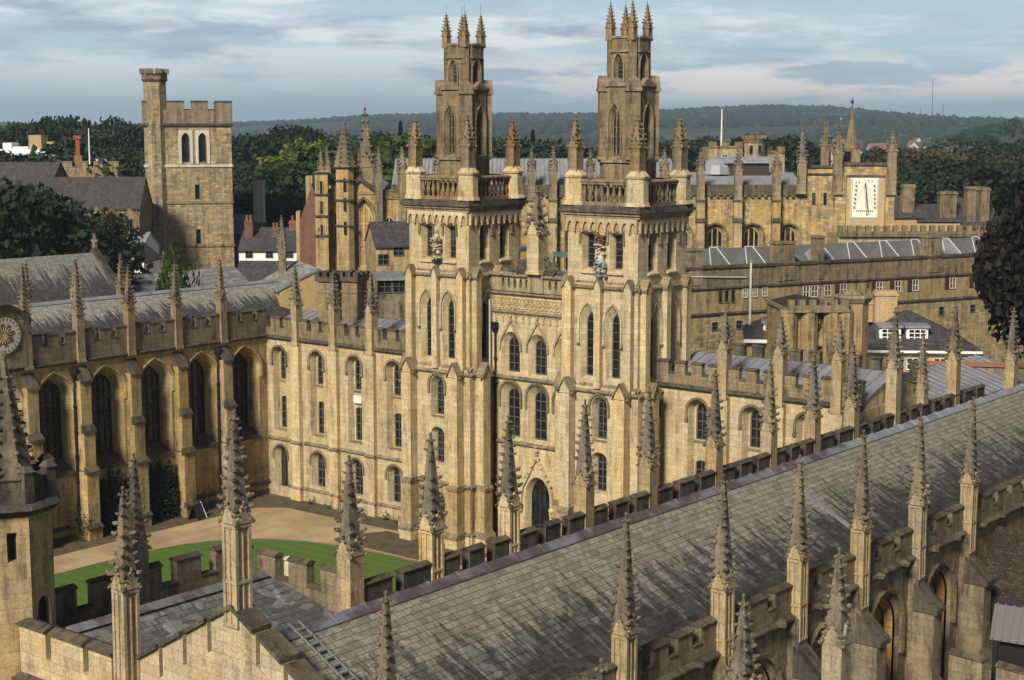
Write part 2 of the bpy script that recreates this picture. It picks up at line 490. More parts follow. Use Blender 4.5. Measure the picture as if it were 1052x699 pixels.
leafmat('leaf_green', (0.0098, 0.0187, 0.0053), (0.0201, 0.0335, 0.0081), (0.0143, 0.0246, 0.0053))
leafmat('leaf_dark', (0.012, 0.022, 0.010), (0.022, 0.036, 0.014), (0.016, 0.026, 0.010))
leafmat('leaf_yellow', (0.0720, 0.0840, 0.0108), (0.1080, 0.1140, 0.0168), (0.0840, 0.0900, 0.0120))
leafmat('leaf_bright', (0.0252, 0.0479, 0.0081), (0.0378, 0.0655, 0.0111), (0.0302, 0.0504, 0.0091))
leafmat('leaf_rust', (0.0413, 0.0315, 0.0135), (0.0638, 0.0450, 0.0180), (0.0450, 0.0338, 0.0120))
leafmat('leaf_silver', (0.0450, 0.0562, 0.0375), (0.0675, 0.0788, 0.0562), (0.0525, 0.0638, 0.0413))
leafmat('leaf_copper', (0.008, 0.007, 0.006), (0.015, 0.011, 0.009), (0.010, 0.009, 0.007))


# ---------------------------------------------------------------- mesh building
class MB:
    def __init__(self, M=None):
        self.v, self.f, self.k, self.M, self.cur = [], [], [], M, 0

    def add(self, pts, faces):
        o = len(self.v)
        for p in pts:
            p = Vector(p)
            self.v.append(self.M @ p if self.M else p)
        for f in faces:
            self.f.append([o + i for i in f])
            self.k.append(self.cur)
        return self

    def box(self, x0, x1, y0, y1, z0, z1):
        p = [(x0, y0, z0), (x1, y0, z0), (x1, y1, z0), (x0, y1, z0), (x0, y0, z1), (x1, y0, z1), (x1, y1, z1), (x0, y1, z1)]
        return self.add(p, [(0, 3, 2, 1), (4, 5, 6, 7), (0, 1, 5, 4), (1, 2, 6, 5), (2, 3, 7, 6), (3, 0, 4, 7)])

    def cbox(self, x, y, z, sx, sy, sz):          # centred in plan, z = bottom
        return self.box(x - sx / 2, x + sx / 2, y - sy / 2, y + sy / 2, z, z + sz)

    def frus(self, x, y, z0, z1, r0, r1, n=8, rot=None, cap=True):
        rot = PI / n if rot is None else rot
        p = []
        for r, z in ((r0, z0), (r1, z1)):
            for i in range(n):
                a = rot + 2 * PI * i / n
                p.append((x + r * math.cos(a), y + r * math.sin(a), z))
        f = [(i, (i + 1) % n, n + (i + 1) % n, n + i) for i in range(n)]
        if cap:
            f += [tuple(range(n))[::-1], tuple(range(n, 2 * n))]
        return self.add(p, f)

    def sq(self, x, y, z0, z1, a0, a1):            # square frustum, a = side
        return self.frus(x, y, z0, z1, a0 / math.sqrt(2), a1 / math.sqrt(2), 4, PI / 4)

    def lathe(self, x, y, prof, n=10):
        p, f = [], []
        for r, z in prof:
            for i in range(n):
                a = 2 * PI * i / n
                p.append((x + r * math.cos(a), y + r * math.sin(a), z))
        for j in range(len(prof) - 1):
            for i in range(n):
                f.append((j * n + i, j * n + (i + 1) % n, (j + 1) * n + (i + 1) % n, (j + 1) * n + i))
        f += [tuple(range(n))[::-1], tuple(range((len(prof) - 1) * n, len(prof) * n))]
        return self.add(p, f)

    def prism(self, poly, axis, a, b):             # poly in the two other axes, extruded a..b along axis
        n = len(poly)
        def pt(u, v, w_):
            return {'x': (w_, u, v), 'y': (u, w_, v), 'z': (u, v, w_)}[axis]
        p = [pt(u, v, a) for u, v in poly] + [pt(u, v, b) for u, v in poly]
        f = [tuple(range(n)), tuple(range(n, 2 * n))[::-1]]
        f += [(i, n + i, n + (i + 1) % n, (i + 1) % n) for i in range(n)]
        return self.add(p, f)

    def tube(self, pts, r, n=6):
        pts = [Vector(p) for p in pts]
        P, Fc = [], []
        for i, p in enumerate(pts):
            d = (pts[min(i + 1, len(pts) - 1)] - pts[max(i - 1, 0)]).normalized()
            a = d.cross(Vector((0, 0, 1)))
            if a.length < 1e-4:
                a = Vector((1, 0, 0))
            a.normalize()
            b_ = d.cross(a)
            rr = r[i] if isinstance(r, (list, tuple)) else r
            for k in range(n):
                t = 2 * PI * k / n
                P.append(p + (a * math.cos(t) + b_ * math.sin(t)) * rr)
        for i in range(len(pts) - 1):
            for k in range(n):
                Fc.append((i * n + k, i * n + (k + 1) % n, (i + 1) * n + (k + 1) % n, (i + 1) * n + k))
        Fc += [tuple(range(n)), tuple(range((len(pts) - 1) * n, len(pts) * n))]
        return self.add(P, Fc)

    def lump(self, c, r, seed=0, sub=1, amp=0.15):
        bm = bmesh.new()
        bmesh.ops.create_icosphere(bm, subdivisions=sub, radius=1.0)
        rnd = random.Random(seed)
        pts = [(c[0] + v.co.x * r[0] * (1 + rnd.uniform(-amp, amp)), c[1] + v.co.y * r[1] * (1 + rnd.uniform(-amp, amp)),
                c[2] + v.co.z * r[2] * (1 + rnd.uniform(-amp, amp))) for v in bm.verts]
        fs = [[v.index for v in f.verts] for f in bm.faces]
        bm.free()
        return self.add(pts, fs)

    def mesh(self, name, mats, smooth=False, fixn=True):
        me = bpy.data.meshes.new(name)
        me.from_pydata([tuple(v) for v in self.v], [], self.f)
        mats = mats if isinstance(mats, (list, tuple)) else [mats]
        for m in mats:
            me.materials.append(MAT[m])
        if len(mats) > 1:
            me.polygons.foreach_set('material_index', self.k)
        if fixn:
            bm = bmesh.new()
            bm.from_mesh(me)
            bmesh.ops.recalc_face_normals(bm, faces=bm.faces)
            bm.to_mesh(me)
            bm.free()
        uvl = me.uv_layers.new(name='UVMap')
        vs = me.vertices
        uvs = []
        Z = Vector((0, 0, 1))
        for p in me.polygons:
            nrm = p.normal
            t = Z.cross(nrm)
            if t.length < 0.05:
                t = Vector((1, 0, 0))
                b_ = Vector((0, 1, 0))
            else:
                t.normalize()
                b_ = nrm.cross(t)
            for li in p.loop_indices:
                co = vs[me.loops[li].vertex_index].co
                uvs += [co.dot(t), co.dot(b_)]
        uvl.data.foreach_set('uv', uvs)
        if smooth:
            me.polygons.foreach_set('use_smooth', [True] * len(me.polygons))
        me.update()
        return me

    def build(self, name, mats, parent=None, off=None, smooth=False, fixn=True, loc=None):
        if off is not None:
            o = Vector(off)
            self.v = [v - o for v in self.v]
        ob = bpy.data.objects.new(name, self.mesh(name, mats, smooth, fixn))
        COL.objects.link(ob)
        if parent:
            ob.parent = parent
        if loc is not None:
            ob.location = loc
        return ob


def split_build(mb, name, mats, parent=None, off=None):
    """one object for each group of pieces that stand apart from the others"""
    n = len(mb.v)
    par = list(range(n))

    def find(i):
        while par[i] != i:
            par[i] = par[par[i]]
            i = par[i]
        return i
    for f in mb.f:
        a = find(f[0])
        for i in f[1:]:
            b_ = find(i)
            if a != b_:
                par[b_] = a
    isl = {}
    for fi, f in enumerate(mb.f):
        isl.setdefault(find(f[0]), []).append(fi)
    keys = list(isl)
    box = []
    for k in keys:
        vs = [mb.v[i] for fi in isl[k] for i in mb.f[fi]]
        lo = [min(v[j] for v in vs) for j in range(3)]
        hi = [max(v[j] for v in vs) for j in range(3)]
        box.append((lo, hi, max(h - l for l, h in zip(lo, hi))))
    grp = list(range(len(keys)))

    def gf(i):
        while grp[i] != i:
            grp[i] = grp[grp[i]]
            i = grp[i]
        return i
    for i in range(len(keys)):
        for j in range(i + 1, len(keys)):
            g = math.sqrt(sum(max(0, box[i][0][k] - box[j][1][k], box[j][0][k] - box[i][1][k]) ** 2 for k in range(3)))
            if g <= max(.02, .5 * max(box[i][2], box[j][2])):
                grp[gf(j)] = gf(i)
    out = {}
    for i, k in enumerate(keys):
        out.setdefault(gf(i), []).extend(isl[k])
    obs = []
    for fs in out.values():
        m2 = MB()
        mp_ = {}
        for fi in fs:
            nf = []
            for i in mb.f[fi]:
                if i not in mp_:
                    mp_[i] = len(m2.v)
                    m2.v.append(mb.v[i])
                nf.append(mp_[i])
            m2.f.append(nf)
            m2.k.append(mb.k[fi])
        obs.append(m2.build(name, mats, parent, off))
    return obs


def put(name, me, parent=None, loc=(0, 0, 0), rz=0.0):
    o = bpy.data.objects.new(name, me)
    COL.objects.link(o)
    o.parent = parent
    o.location = loc
    o.rotation_euler = (0, 0, rz)
    return o


def tag(o, label=None, cat=None, group=None, kind=None):
    if label:
        o['label'] = label
    if cat:
        o['category'] = cat
    if group:
        o['group'] = group
    if kind:
        o['kind'] = kind
    return o


def thing(name, label, cat, loc=(0, 0, 0), rz=0.0, group=None):
    o = bpy.data.objects.new(name, None)
    COL.objects.link(o)
    o.empty_display_size = 0.5
    o.location = loc
    o.rotation_euler = (0, 0, rz)
    return tag(o, label, cat, group)


def copy_tree(o, parent=None):
    c = o.copy()
    COL.objects.link(c)
    if parent:
        c.parent = parent
    for ch in list(o.children):
        copy_tree(ch, c)
    return c


class Fr:
    """a wall's own axes: s to the right seen from outside, t inwards, z up"""
    def __init__(self, x, y, rot):
        self.O = Vector((x, y, 0))
        self.rot = rot
        self.U = Vector((math.cos(rot), math.sin(rot), 0))
        self.I = Vector((-math.sin(rot), math.cos(rot), 0))

    def P(self, s, t, z):
        return self.O + self.U * s + self.I * t + Vector((0, 0, z))

    def box(self, mb, s0, s1, t0, t1, z0, z1):
        p = [self.P(s, t, z) for z in (z0, z1) for s, t in ((s0, t0), (s1, t0), (s1, t1), (s0, t1))]
        return mb.add(p, [(0, 3, 2, 1), (4, 5, 6, 7), (0, 1, 5, 4), (1, 2, 6, 5), (2, 3, 7, 6), (3, 0, 4, 7)])

    def prof(self, mb, poly, s0, s1):              # poly in (t, z), run along s
        n = len(poly)
        p = [self.P(s0, t, z) for t, z in poly] + [self.P(s1, t, z) for t, z in poly]
        return mb.add(p, [tuple(range(n)), tuple(range(n, 2 * n))[::-1]] + [(i, n + i, n + (i + 1) % n, (i + 1) % n) for i in range(n)])

    def face(self, mb, poly, t0, t1):              # poly in (s, z), thickness t0..t1
        n = len(poly)
        p = [self.P(s, t0, z) for s, z in poly] + [self.P(s, t1, z) for s, z in poly]
        return mb.add(p, [tuple(range(n)), tuple(range(n, 2 * n))[::-1]] + [(i, n + i, n + (i + 1) % n, (i + 1) % n) for i in range(n)])


WEST, SOUTH, EAST, NORTH = -PI / 2, 0.0, PI / 2, PI


def arch(w_, z0, zs, zt, kind='round', n=10, s=0.0):
    """outline of an opening: sill left, sill right, then over the head from right to left"""
    pts = [(s - w_ / 2, z0), (s + w_ / 2, z0)]
    h = zt - zs
    if kind == 'flat':
        return pts + [(s + w_ / 2, zt), (s - w_ / 2, zt)]
    a = w_ / 2
    if kind == 'point' and h >= a * 0.98:
        cx = (a * a - h * h) / (2 * a)
        r = a - cx
        amax = math.atan2(h, -cx)
        right = [(cx + r * math.cos(amax * i / n), zs + r * math.sin(amax * i / n)) for i in range(n + 1)]
    elif kind == 'tudor':
        right = []
        for i in range(n + 1):
            th = PI / 2 * i / n
            x = a * math.cos(th)
            q = x / a
            right.append((x, zs + h * (0.62 * math.sqrt(max(0, 1 - q * q)) + 0.38 * (1 - q))))
    else:
        right = [(a * math.cos(PI / 2 * i / n), zs + h * math.sin(PI / 2 * i / n)) for i in range(n + 1)]
    head = [(s + x, z) for x, z in right] + [(s - x, z) for x, z in right[-2::-1]]
    return pts + head


def wall(mb, fr, outline, openings=(), t=0.0):
    """a wall face with real holes; each opening = (outer outline, inner outline, depth)"""
    loops = [outline] + [o[0] for o in openings]
    flat = [p for lp in loops for p in lp]
    tris = tessellate_polygon([[Vector((p[0], p[1], 0)) for p in lp] for lp in loops])
    out = []
    for a, b_, c in tris:
        (x0, y0), (x1, y1), (x2, y2) = flat[a], flat[b_], flat[c]
        cr = (x1 - x0) * (y2 - y0) - (x2 - x0) * (y1 - y0)
        if abs(cr) < 1e-9:
            continue
        out.append((a, b_, c) if cr > 0 else (a, c, b_))
    mb.add([fr.P(s, t, z) for s, z in flat], out)
    for o, i, d in openings:
        n = len(o)
        mb.add([fr.P(s, t, z) for s, z in o] + [fr.P(s, t + d, z) for s, z in i],
               [(k, n + k, n + (k + 1) % n, (k + 1) % n) for k in range(n)])


def hood(mb, fr, pts, off, width, proj, t=0.0):
    """moulding that follows an open line of (s, z) points, set off outwards"""
    n = len(pts)
    nor = []
    for i in range(n):
        a, b_ = pts[max(0, i - 1)], pts[min(n - 1, i + 1)]
        dx, dz = b_[0] - a[0], b_[1] - a[1]
        L = math.hypot(dx, dz) or 1
        nor.append((dz / L, -dx / L))
    A = [(p[0] + q[0] * off, p[1] + q[1] * off) for p, q in zip(pts, nor)]
    B = [(p[0] + q[0] * (off + width), p[1] + q[1] * (off + width)) for p, q in zip(pts, nor)]
    P, Fc = [], []
    for i in range(n):
        P += [fr.P(A[i][0], t + 0.02, A[i][1]), fr.P(A[i][0], t - proj * 0.7, A[i][1]), fr.P(B[i][0], t - proj, B[i][1]), fr.P(B[i][0], t + 0.02, B[i][1])]
    for i in range(n - 1):
        for k in range(4):
            Fc.append((4 * i + k, 4 * i + (k + 1) % 4, 4 * i + 4 + (k + 1) % 4, 4 * i + 4 + k))
    Fc += [(0, 1, 2, 3), tuple(4 * (n - 1) + k for k in (3, 2, 1, 0))]
    mb.add(P, Fc)


_win = {}


def window(parent, off, fr, s, t, out, cols=2, rows=4, bar=0.05, barmat='glazing_bar', name='window', tracery=None, pane='window_glass', mull=None):
    """glazing bars with one pane behind; out = outline (s, z) centred on s = 0"""
    key = (tuple((round(a, 3), round(b_, 3)) for a, b_ in out), cols, rows, bar, barmat, tracery, pane, mull)
    if key not in _win:
        f0 = Fr(0, 0, 0)
        z0 = min(p[1] for p in out)
        z1 = max(p[1] for p in out)
        x0 = min(p[0] for p in out)
        x1 = max(p[0] for p in out)
        mb = MB()

        def top_at(x):
            best = z0
            for a, b_ in zip(out, out[1:] + out[:1]):
                if (a[0] - x) * (b_[0] - x) <= 0 and abs(a[0] - b_[0]) > 1e-6:
                    best = max(best, a[1] + (b_[1] - a[1]) * (x - a[0]) / (b_[0] - a[0]))
            return best

        def half_at(z):
            xs = []
            for a, b_ in zip(out, out[1:] + out[:1]):
                if (a[1] - z) * (b_[1] - z) <= 0 and abs(a[1] - b_[1]) > 1e-6:
                    xs.append(a[0] + (b_[0] - a[0]) * (z - a[1]) / (b_[1] - a[1]))
            return max((abs(x) for x in xs), default=0)
        mw = mull or bar
        for c in range(1, cols):
            x = x0 + (x1 - x0) * c / cols
            f0.box(mb, x - mw / 2, x + mw / 2, -0.05, 0.03, z0, top_at(x) - 0.01)
        for r_ in range(1, rows):
            z = z0 + (z1 - z0) * r_ / rows
            h_ = half_at(z)
            if h_ > 0.05:
                f0.box(mb, -h_, h_, -0.035, 0.025, z - bar / 2, z + bar / 2)
        hood(mb, f0, out[1:] + out[:1], -bar * 1.2, bar * 1.2, 0.05)
        f0.box(mb, x0, x1, -0.055, 0.02, z0, z0 + bar * 1.3)
        me = mb.mesh(name, barmat)
        gm = MB()
        n = len(out)
        gm.add([f0.P(a, 0.035, b_) for a, b_ in out] + [f0.P(a, 0.08, b_) for a, b_ in out],
               [tuple(range(n)), tuple(range(n, 2 * n))[::-1]] + [(i, n + i, n + (i + 1) % n, (i + 1) % n) for i in range(n)])
        _win[key] = (me, gm.mesh('pane', pane))
    me, gm = _win[key]
    o = put(name, me, parent, fr.P(s, t, 0) - Vector(off), fr.rot)
    put('pane', gm, o)
    return o


# ---------------------------------------------------------------- pinnacles
_pin = {}


def pinnacle_meshes(a, hs, hp, style, seed=0):
    key = (round(a, 3), round(hs, 3), round(hp, 3), style, seed)
    if key in _pin:
        return _pin[key]
    rnd = random.Random(seed * 7 + 5)
    mb = MB()
    g = a * 0.5
    if style in ('fluted', 'fluted_plain'):
        mb.cbox(0, 0, 0, a * 0.84, a * 0.84, hs)
        for sx in (-1, 1):
            for sy in (-1, 1):
                mb.cbox(sx * a * 0.41, sy * a * 0.41, 0, a * 0.18, a * 0.18, hs - 0.004)
        for k in range(4):
            c_, s_ = math.cos(k * PI / 2), math.sin(k * PI / 2)
            mb.cbox(c_ * a * 0.44, s_ * a * 0.44, 0, a * 0.09, a * 0.09, hs - 0.02)
        for z in (0, hs * 0.42, hs - 0.16):
            mb.cbox(0, 0, z, a * 1.03, a * 1.03, 0.09)
    else:
        mb.cbox(0, 0, 0, a, a, hs)
        mb.sq(0, 0, 0, 0.3, a * 1.18, a * 1.02)
    # gablets on the four faces
    gh = a * 0.95
    for k in range(4):
        M = Matrix.Rotation(k * PI / 2, 4, 'Z')
        poly = [(-a * 0.52, hs - 0.02), (a * 0.52, hs - 0.02), (0, hs + gh)]
        P = [M @ Vector((x, -a * 0.55, z)) for x, z in poly] + [M @ Vector((x, 0, z)) for x, z in poly]
        mb.add(P, [(0, 1, 2), (5, 4, 3), (0, 3, 4, 1), (1, 4, 5, 2), (2, 5, 3, 0)])
    shaft = mb.mesh('pinnacle', {'fluted': 'shaft_stone', 'fluted_plain': 'cream_stone', 'plain': 'shaft_stone', 'grey': 'grey_stone', 'lantern': 'lantern_stone', 'cream': 'cream_stone'}.get(style, 'shaft_stone'))
    sp = MB()
    r0 = a * 0.46
    sp.frus(0, 0, hs + gh * 0.20, hs + hp, r0 * 1.42, a * 0.15, 4, PI / 4)
    nrow = max(4, int(round((hp - gh * 0.5) / (a * 0.50))))
    for i in range(nrow):
        q = (i + 0.55) / nrow
        z = hs + gh * 0.5 + (hp - gh * 0.5) * q * 0.97
        rr = r0 * 1.42 + (a * .15 - r0 * 1.42) * (z - hs - gh * 0.2) / (hp - gh * 0.2)
        size = a * (0.20 - 0.09 * q)
        for k in range(4):
            an = PI / 4 + k * PI / 2
            if rnd.random() < .07:
                continue
            an += rnd.uniform(-.12, .12)
            size = a * (0.20 - 0.09 * q) * rnd.uniform(.78, 1.25)
            x, y = math.cos(an) * (rr + size * 0.45), math.sin(an) * (rr + size * 0.45)
            sp.lump((x, y, z + rnd.uniform(-.02, .02)), (size, size, size * 0.72), rnd.randint(0, 9999), 1, 0.28)
            xo, yo = math.cos(an) * (rr + size * 1.15), math.sin(an) * (rr + size * 1.15)
            sp.lump((xo, yo, z + size * 0.35), (size * 0.55, size * 0.55, size * 0.5), rnd.randint(0, 9999), 1, 0.3)
    # leaf bosses round the foot of the spire
    for k in range(4):
        an = PI / 4 + k * PI / 2
        for rad, dz, sz in ((0.66, 0.10, 0.17), (0.80, 0.0, 0.13), (0.60, 0.42, 0.14)):
            sp.lump((math.cos(an) * a * rad, math.sin(an) * a * rad, hs + a * dz), (a * sz, a * sz, a * sz * 0.9), rnd.randint(0, 9999), 1, 0.28)
        an = k * PI / 2
        sp.lump((math.cos(an) * a * 0.54, math.sin(an) * a * 0.54, hs + gh * 1.02), (a * 0.10, a * 0.10, a * 0.15), rnd.randint(0, 9999), 1, 0.25)
        for q in (0.35, 0.7):
            for sg in (-1, 1):
                ex = a * 0.52 * (1 - q) * sg
                X, Y = -math.sin(an) * ex + math.cos(an) * a * 0.56, math.cos(an) * ex + math.sin(an) * a * 0.56
                sp.lump((X, Y, hs + gh * q + 0.05), (a * 0.07, a * 0.07, a * 0.08), rnd.randint(0, 9999), 1, 0.3)
    spire = sp.mesh('spire', 'lantern_stone' if style == 'lantern' else 'spire_stone')
    fm = MB()
    zt = hs + hp
    fm.frus(0, 0, zt - 0.05, zt + a * 0.10, a * 0.10, a * 0.16, 6)
    for k in range(4):
        an = PI / 4 + k * PI / 2
        fm.lump((math.cos(an) * a * 0.17, math.sin(an) * a * 0.17, zt + a * 0.13), (a * 0.11, a * 0.11, a * 0.09), rnd.randint(0, 9999), 1, 0.25)
    fm.frus(0, 0, zt + a * 0.14, zt + a * 0.42, a * 0.10, a * 0.05, 6)
    fm.lump((0, 0, zt + a * 0.46), (a * 0.11, a * 0.11, a * 0.12), 3, 1, 0.2)
    fin = fm.mesh('finial', 'spire_stone')
    _pin[key] = (shaft, spire, fin)
    return _pin[key]


_pc = [0]


def pinnacle(parent, off, x, y, z0, zs, zt, a=0.62, style='fluted'):
    """shaft from z0 to zs, crocketed spire to zt"""
    _pc[0] += 1
    hp = zt - zs - a * 0.5
    sh, sp, fi = pinnacle_meshes(a, zs - z0, hp, style, _pc[0] % 5)
    o = put('pinnacle', sh, parent, Vector((x, y, z0)) - Vector(off))
    rr = random.Random(_pc[0] * 13 + 1)
    o.rotation_euler = (R(rr.uniform(-.5, .5)), R(rr.uniform(-.5, .5)), R(rr.choice((0, 90, 180, 270)) + rr.uniform(-1.5, 1.5)))
    o.scale = (1, 1, rr.uniform(.985, 1.015))
    put('spire', sp, o)
    put('finial', fi, o)
    return o


def battlement(mb, fr, s0, s1, t0, t1, zb, zc, zt, mer, gap, first=None, cap=True, capmb=None):
    """parapet wall zb..zc with merlons to zt; sloping copings go into capmb"""
    fr.box(mb, s0, s1, t0, t1, zb, zc)
    n = max(1, int(round((s1 - s0 + gap) / (mer + gap))))
    step = (s1 - s0 + gap) / n
    m_ = step - gap
    cm = capmb or mb
    tm = (t0 + t1) / 2
    for i in range(n):
        a = s0 + i * step
        fr.box(mb, a, a + m_, t0 + 0.002, t1 - 0.002, zc, zt)
        if cap:
            fr.prof(cm, [(t0 - 0.06, zt), (t1 + 0.06, zt), (t1 + 0.06, zt + 0.05), (tm, zt + 0.17), (t0 - 0.06, zt + 0.05)], a - 0.04, a + m_ + 0.04)
        if cap and i < n - 1:
            fr.prof(cm, [(t0 - 0.05, zc + 0.003), (t1 + 0.05, zc + 0.003), (t1 + 0.05, zc + 0.03), (tm, zc + 0.1), (t0 - 0.05, zc + 0.03)], a + m_ + 0.002, a + step - 0.002)


def string(mb, fr, s0, s1, z, h=0.22, proj=0.16, t=0.0):
    fr.prof(mb, [(t + 0.05, z - h), (t - proj * 0.5, z - h), (t - proj, z - h * 0.55), (t - proj, z - h * 0.3), (t + 0.0, z + 0.06), (t + 0.05, z + 0.06)], s0, s1)


def downpipe(parent, off, fr, s, z0, z1, t=-0.12):
    mb = MB()
    mb.tube([fr.P(s, t, z0), fr.P(s, t, z1)], 0.075, 8)
    for z in [z0 + 0.3 + i * 1.8 for i in range(int((z1 - z0) / 1.8))]:
        mb.tube([fr.P(s, t, z), fr.P(s, t, z + 0.16)], 0.13, 8)
    o = mb.build('downpipe', 'black_iron', parent, off)
    hb = MB()
    c = fr.P(s, t - 0.05, z1)
    hb.frus(c.x, c.y, z1, z1 + 0.35, 0.12, 0.26, 6)
    hb.frus(c.x, c.y, z1 + 0.35, z1 + 0.75, 0.28, 0.28, 6)
    hb.build('hopper', 'black_iron', o, off)
    return o
# ================================================================ GROUND
def sheet(name, poly, z, mat, kind='structure', label=None):
    mb = MB()
    flat = [Vector((p[0], p[1], 0)) for p in poly]
    tr = tessellate_polygon([flat])
    mb.add([(p[0], p[1], z) for p in poly], [t for t in tr])
    o = mb.build(name, mat)
    for p in o.data.polygons:
        if p.normal.z < 0:
            o.data.flip_normals()
            break
    return tag(o, kind=kind)


sheet('gravel', [(30, 40), (84, 40), (84, 93), (30, 93)], 0.004, 'gravel')
lawn_edge = []
for i in range(64):
    a = 2 * PI * i / 64
    rx, ry = 14.6, 18.4
    ex = 0.62
    x = 60.8 + rx * math.copysign(abs(math.cos(a)) ** ex, math.cos(a))
    y = 67.2 + ry * math.copysign(abs(math.sin(a)) ** ex, math.sin(a))
    lawn_edge.append((x, y))
sheet('lawn', lawn_edge, 0.05, 'lawn')
kb = MB()
n_ = len(lawn_edge)
for i, (x, y) in enumerate(lawn_edge):
    x2, y2 = lawn_edge[(i + 1) % n_]
    q = lambda X, Y, k: (60.8 + (X - 60.8) * k, 67.2 + (Y - 67.2) * k)
    a, b_, c, d = q(x, y, 1.001), q(x2, y2, 1.001), q(x2, y2, 1.011), q(x, y, 1.011)
    kb.add([(p_[0], p_[1], z) for z in (0.0, .075) for p_ in (a, b_, c, d)], [(4, 5, 6, 7), (2, 3, 7, 6), (0, 1, 5, 4)])
tag(kb.build('lawn_kerb', 'grey_stone'), kind='structure')
sheet('border_soil', [(80.6, 74.8), (83, 74.8), (83, 92.4), (40, 92.4), (40, 89.4), (62, 89.6), (72, 89.6), (79.0, 89.4), (80.4, 87.5)], 0.012, 'border_soil')
sheet('border_soil', [(75.9, 66.5), (80.2, 66.5), (80.2, 74.79), (80.2, 76.6), (78, 77.8), (75.9, 76.5)], 0.012, 'border_soil')


# ================================================================ LODGING RANGES (the cloister side of the quadrangle)
RD = 0.52                            # depth of the tall window recesses


def bay_windows(root, off, fr, mb, sp, centres, door_at=None, half=2.05, s0=None, s1=None, z_lo=0.0):
    """wall face with a tall recessed panel per bay and a ground-floor opening below"""
    ops = []
    for s in centres:
        o = arch(1.45, 5.25, 11.25, 12.0, 'round', 10, s)
        i = arch(1.12, 5.32, 11.2, 11.9, 'round', 10, s)
        ops.append((o, i, RD))
        if door_at is not None and abs(s - door_at) < 0.1:
            ops.append((arch(1.5, 0.35, 3.3, 4.1, 'round', 10, s), arch(1.0, 0.40, 3.3, 3.95, 'round', 10, s), 0.58))
        else:
            ops.append((arch(1.5, 1.15, 3.3, 4.05, 'round', 10, s), arch(0.98, 1.25, 3.3, 3.95, 'round', 10, s), 0.58))
    wall(mb, fr, [(s0, z_lo), (s1, z_lo), (s1, 12.7), (s0, 12.7)], ops)
    up = arch(0.86, 9.35, 11.1, 11.72, 'round', 10)
    lo = arch(0.86, 5.45, 7.75, 8.02, 'round', 10)
    gw = arch(0.98, 1.25, 3.3, 3.95, 'round', 10)
    dr = arch(1.0, 0.40, 3.3, 3.95, 'round', 10)
    for s in centres:
        sh = lambda L: [(x + s, z) for x, z in L]
        out = arch(1.12, 5.32, 11.2, 11.9, 'round', 10, s)
        wall(mb, fr, out, [(sh(up), sh(up), 0.16), (sh(lo), sh(lo), 0.16)], RD)
        window(root, off, fr, s, RD + .1, up, 2, 4)
        window(root, off, fr, s, RD + .1, lo, 2, 4)
        hm = MB()
        fr.box(sp, s - 0.55, s + 0.55, RD - .1, RD + .02, 9.17, 9.30)
        fr.box(sp, s - 0.60, s + 0.60, 0.10, RD + .06, 5.24, 5.37)
        hood(hm, fr, arch(1.45, 10.7, 11.25, 12.0, 'round', 10, s)[1:] + [(s - 0.725, 10.7)], 0.02, 0.15, 0.15)
        for sg in (-1, 1):
            fr.box(hm, s + sg * 0.83 - 0.11, s + sg * 0.83 + 0.11, -0.16, 0.0, 10.55, 10.72)
        hm.build('hood_mould', 'grey_stone', root, off)
        is_door = door_at is not None and abs(s - door_at) < 0.1
        hm = MB()
        hood(hm, fr, arch(1.5, 3.0, 3.3, 4.08, 'round', 10, s)[1:] + [(s - 0.75, 3.0)], 0.03, 0.14, 0.14)
        hm.build('hood_mould', 'grey_stone', root, off)
        if is_door:
            window(root, off, fr, s, 0.50, dr, 2, 3, name='door', barmat='dark_door', pane='dark_door')
        else:
            window(root, off, fr, s, 0.50, gw, 2, 4)


def gable_roof_x(mb, x0, x1, y0, y1, ze, zr, th=0.18):      # ridge along X
    ym = (y0 + y1) / 2
    mb.prism([(y0, ze), (ym, zr), (y1, ze), (y1, ze - th), (ym, zr - th * 1.2), (y0, ze - th)], 'x', x0, x1)


def gable_roof_y(mb, x0, x1, y0, y1, ze, zr, th=0.18):      # ridge along Y
    xm = (x0 + x1) / 2
    mb.prism([(x0, ze), (xm, zr), (x1, ze), (x1, ze - th), (xm, zr - th * 1.2), (x0, ze - th)], 'y', y0, y1)


def lead_roof_y(root, off, x0, x1, y0, y1, ze, zr, mat='lead_sheet'):
    mb = MB()
    gable_roof_y(mb, x0, x1, y0, y1, ze, zr)
    o = mb.build('roof', mat, root, off)
    rb = MB()
    xm = (x0 + x1) / 2
    n = int((y1 - y0) / 0.75)
    for i in range(n + 1):
        y = y0 + (y1 - y0) * i / n
        for xa, za, xb, zb in ((x0, ze, xm, zr), (xm, zr, x1, ze)):
            p = [(xa, y - .035, za), (xa, y + .035, za), (xb, y + .035, zb), (xb, y - .035, zb)]
            q = [(a, b_, c + 0.07) for a, b_, c in p]
            rb.add(p + q, [(4, 5, 6, 7), (0, 1, 5, 4), (1, 2, 6, 5), (2, 3, 7, 6), (3, 0, 4, 7)])
    rb.build('roof_seam', mat, o, off)
    return o


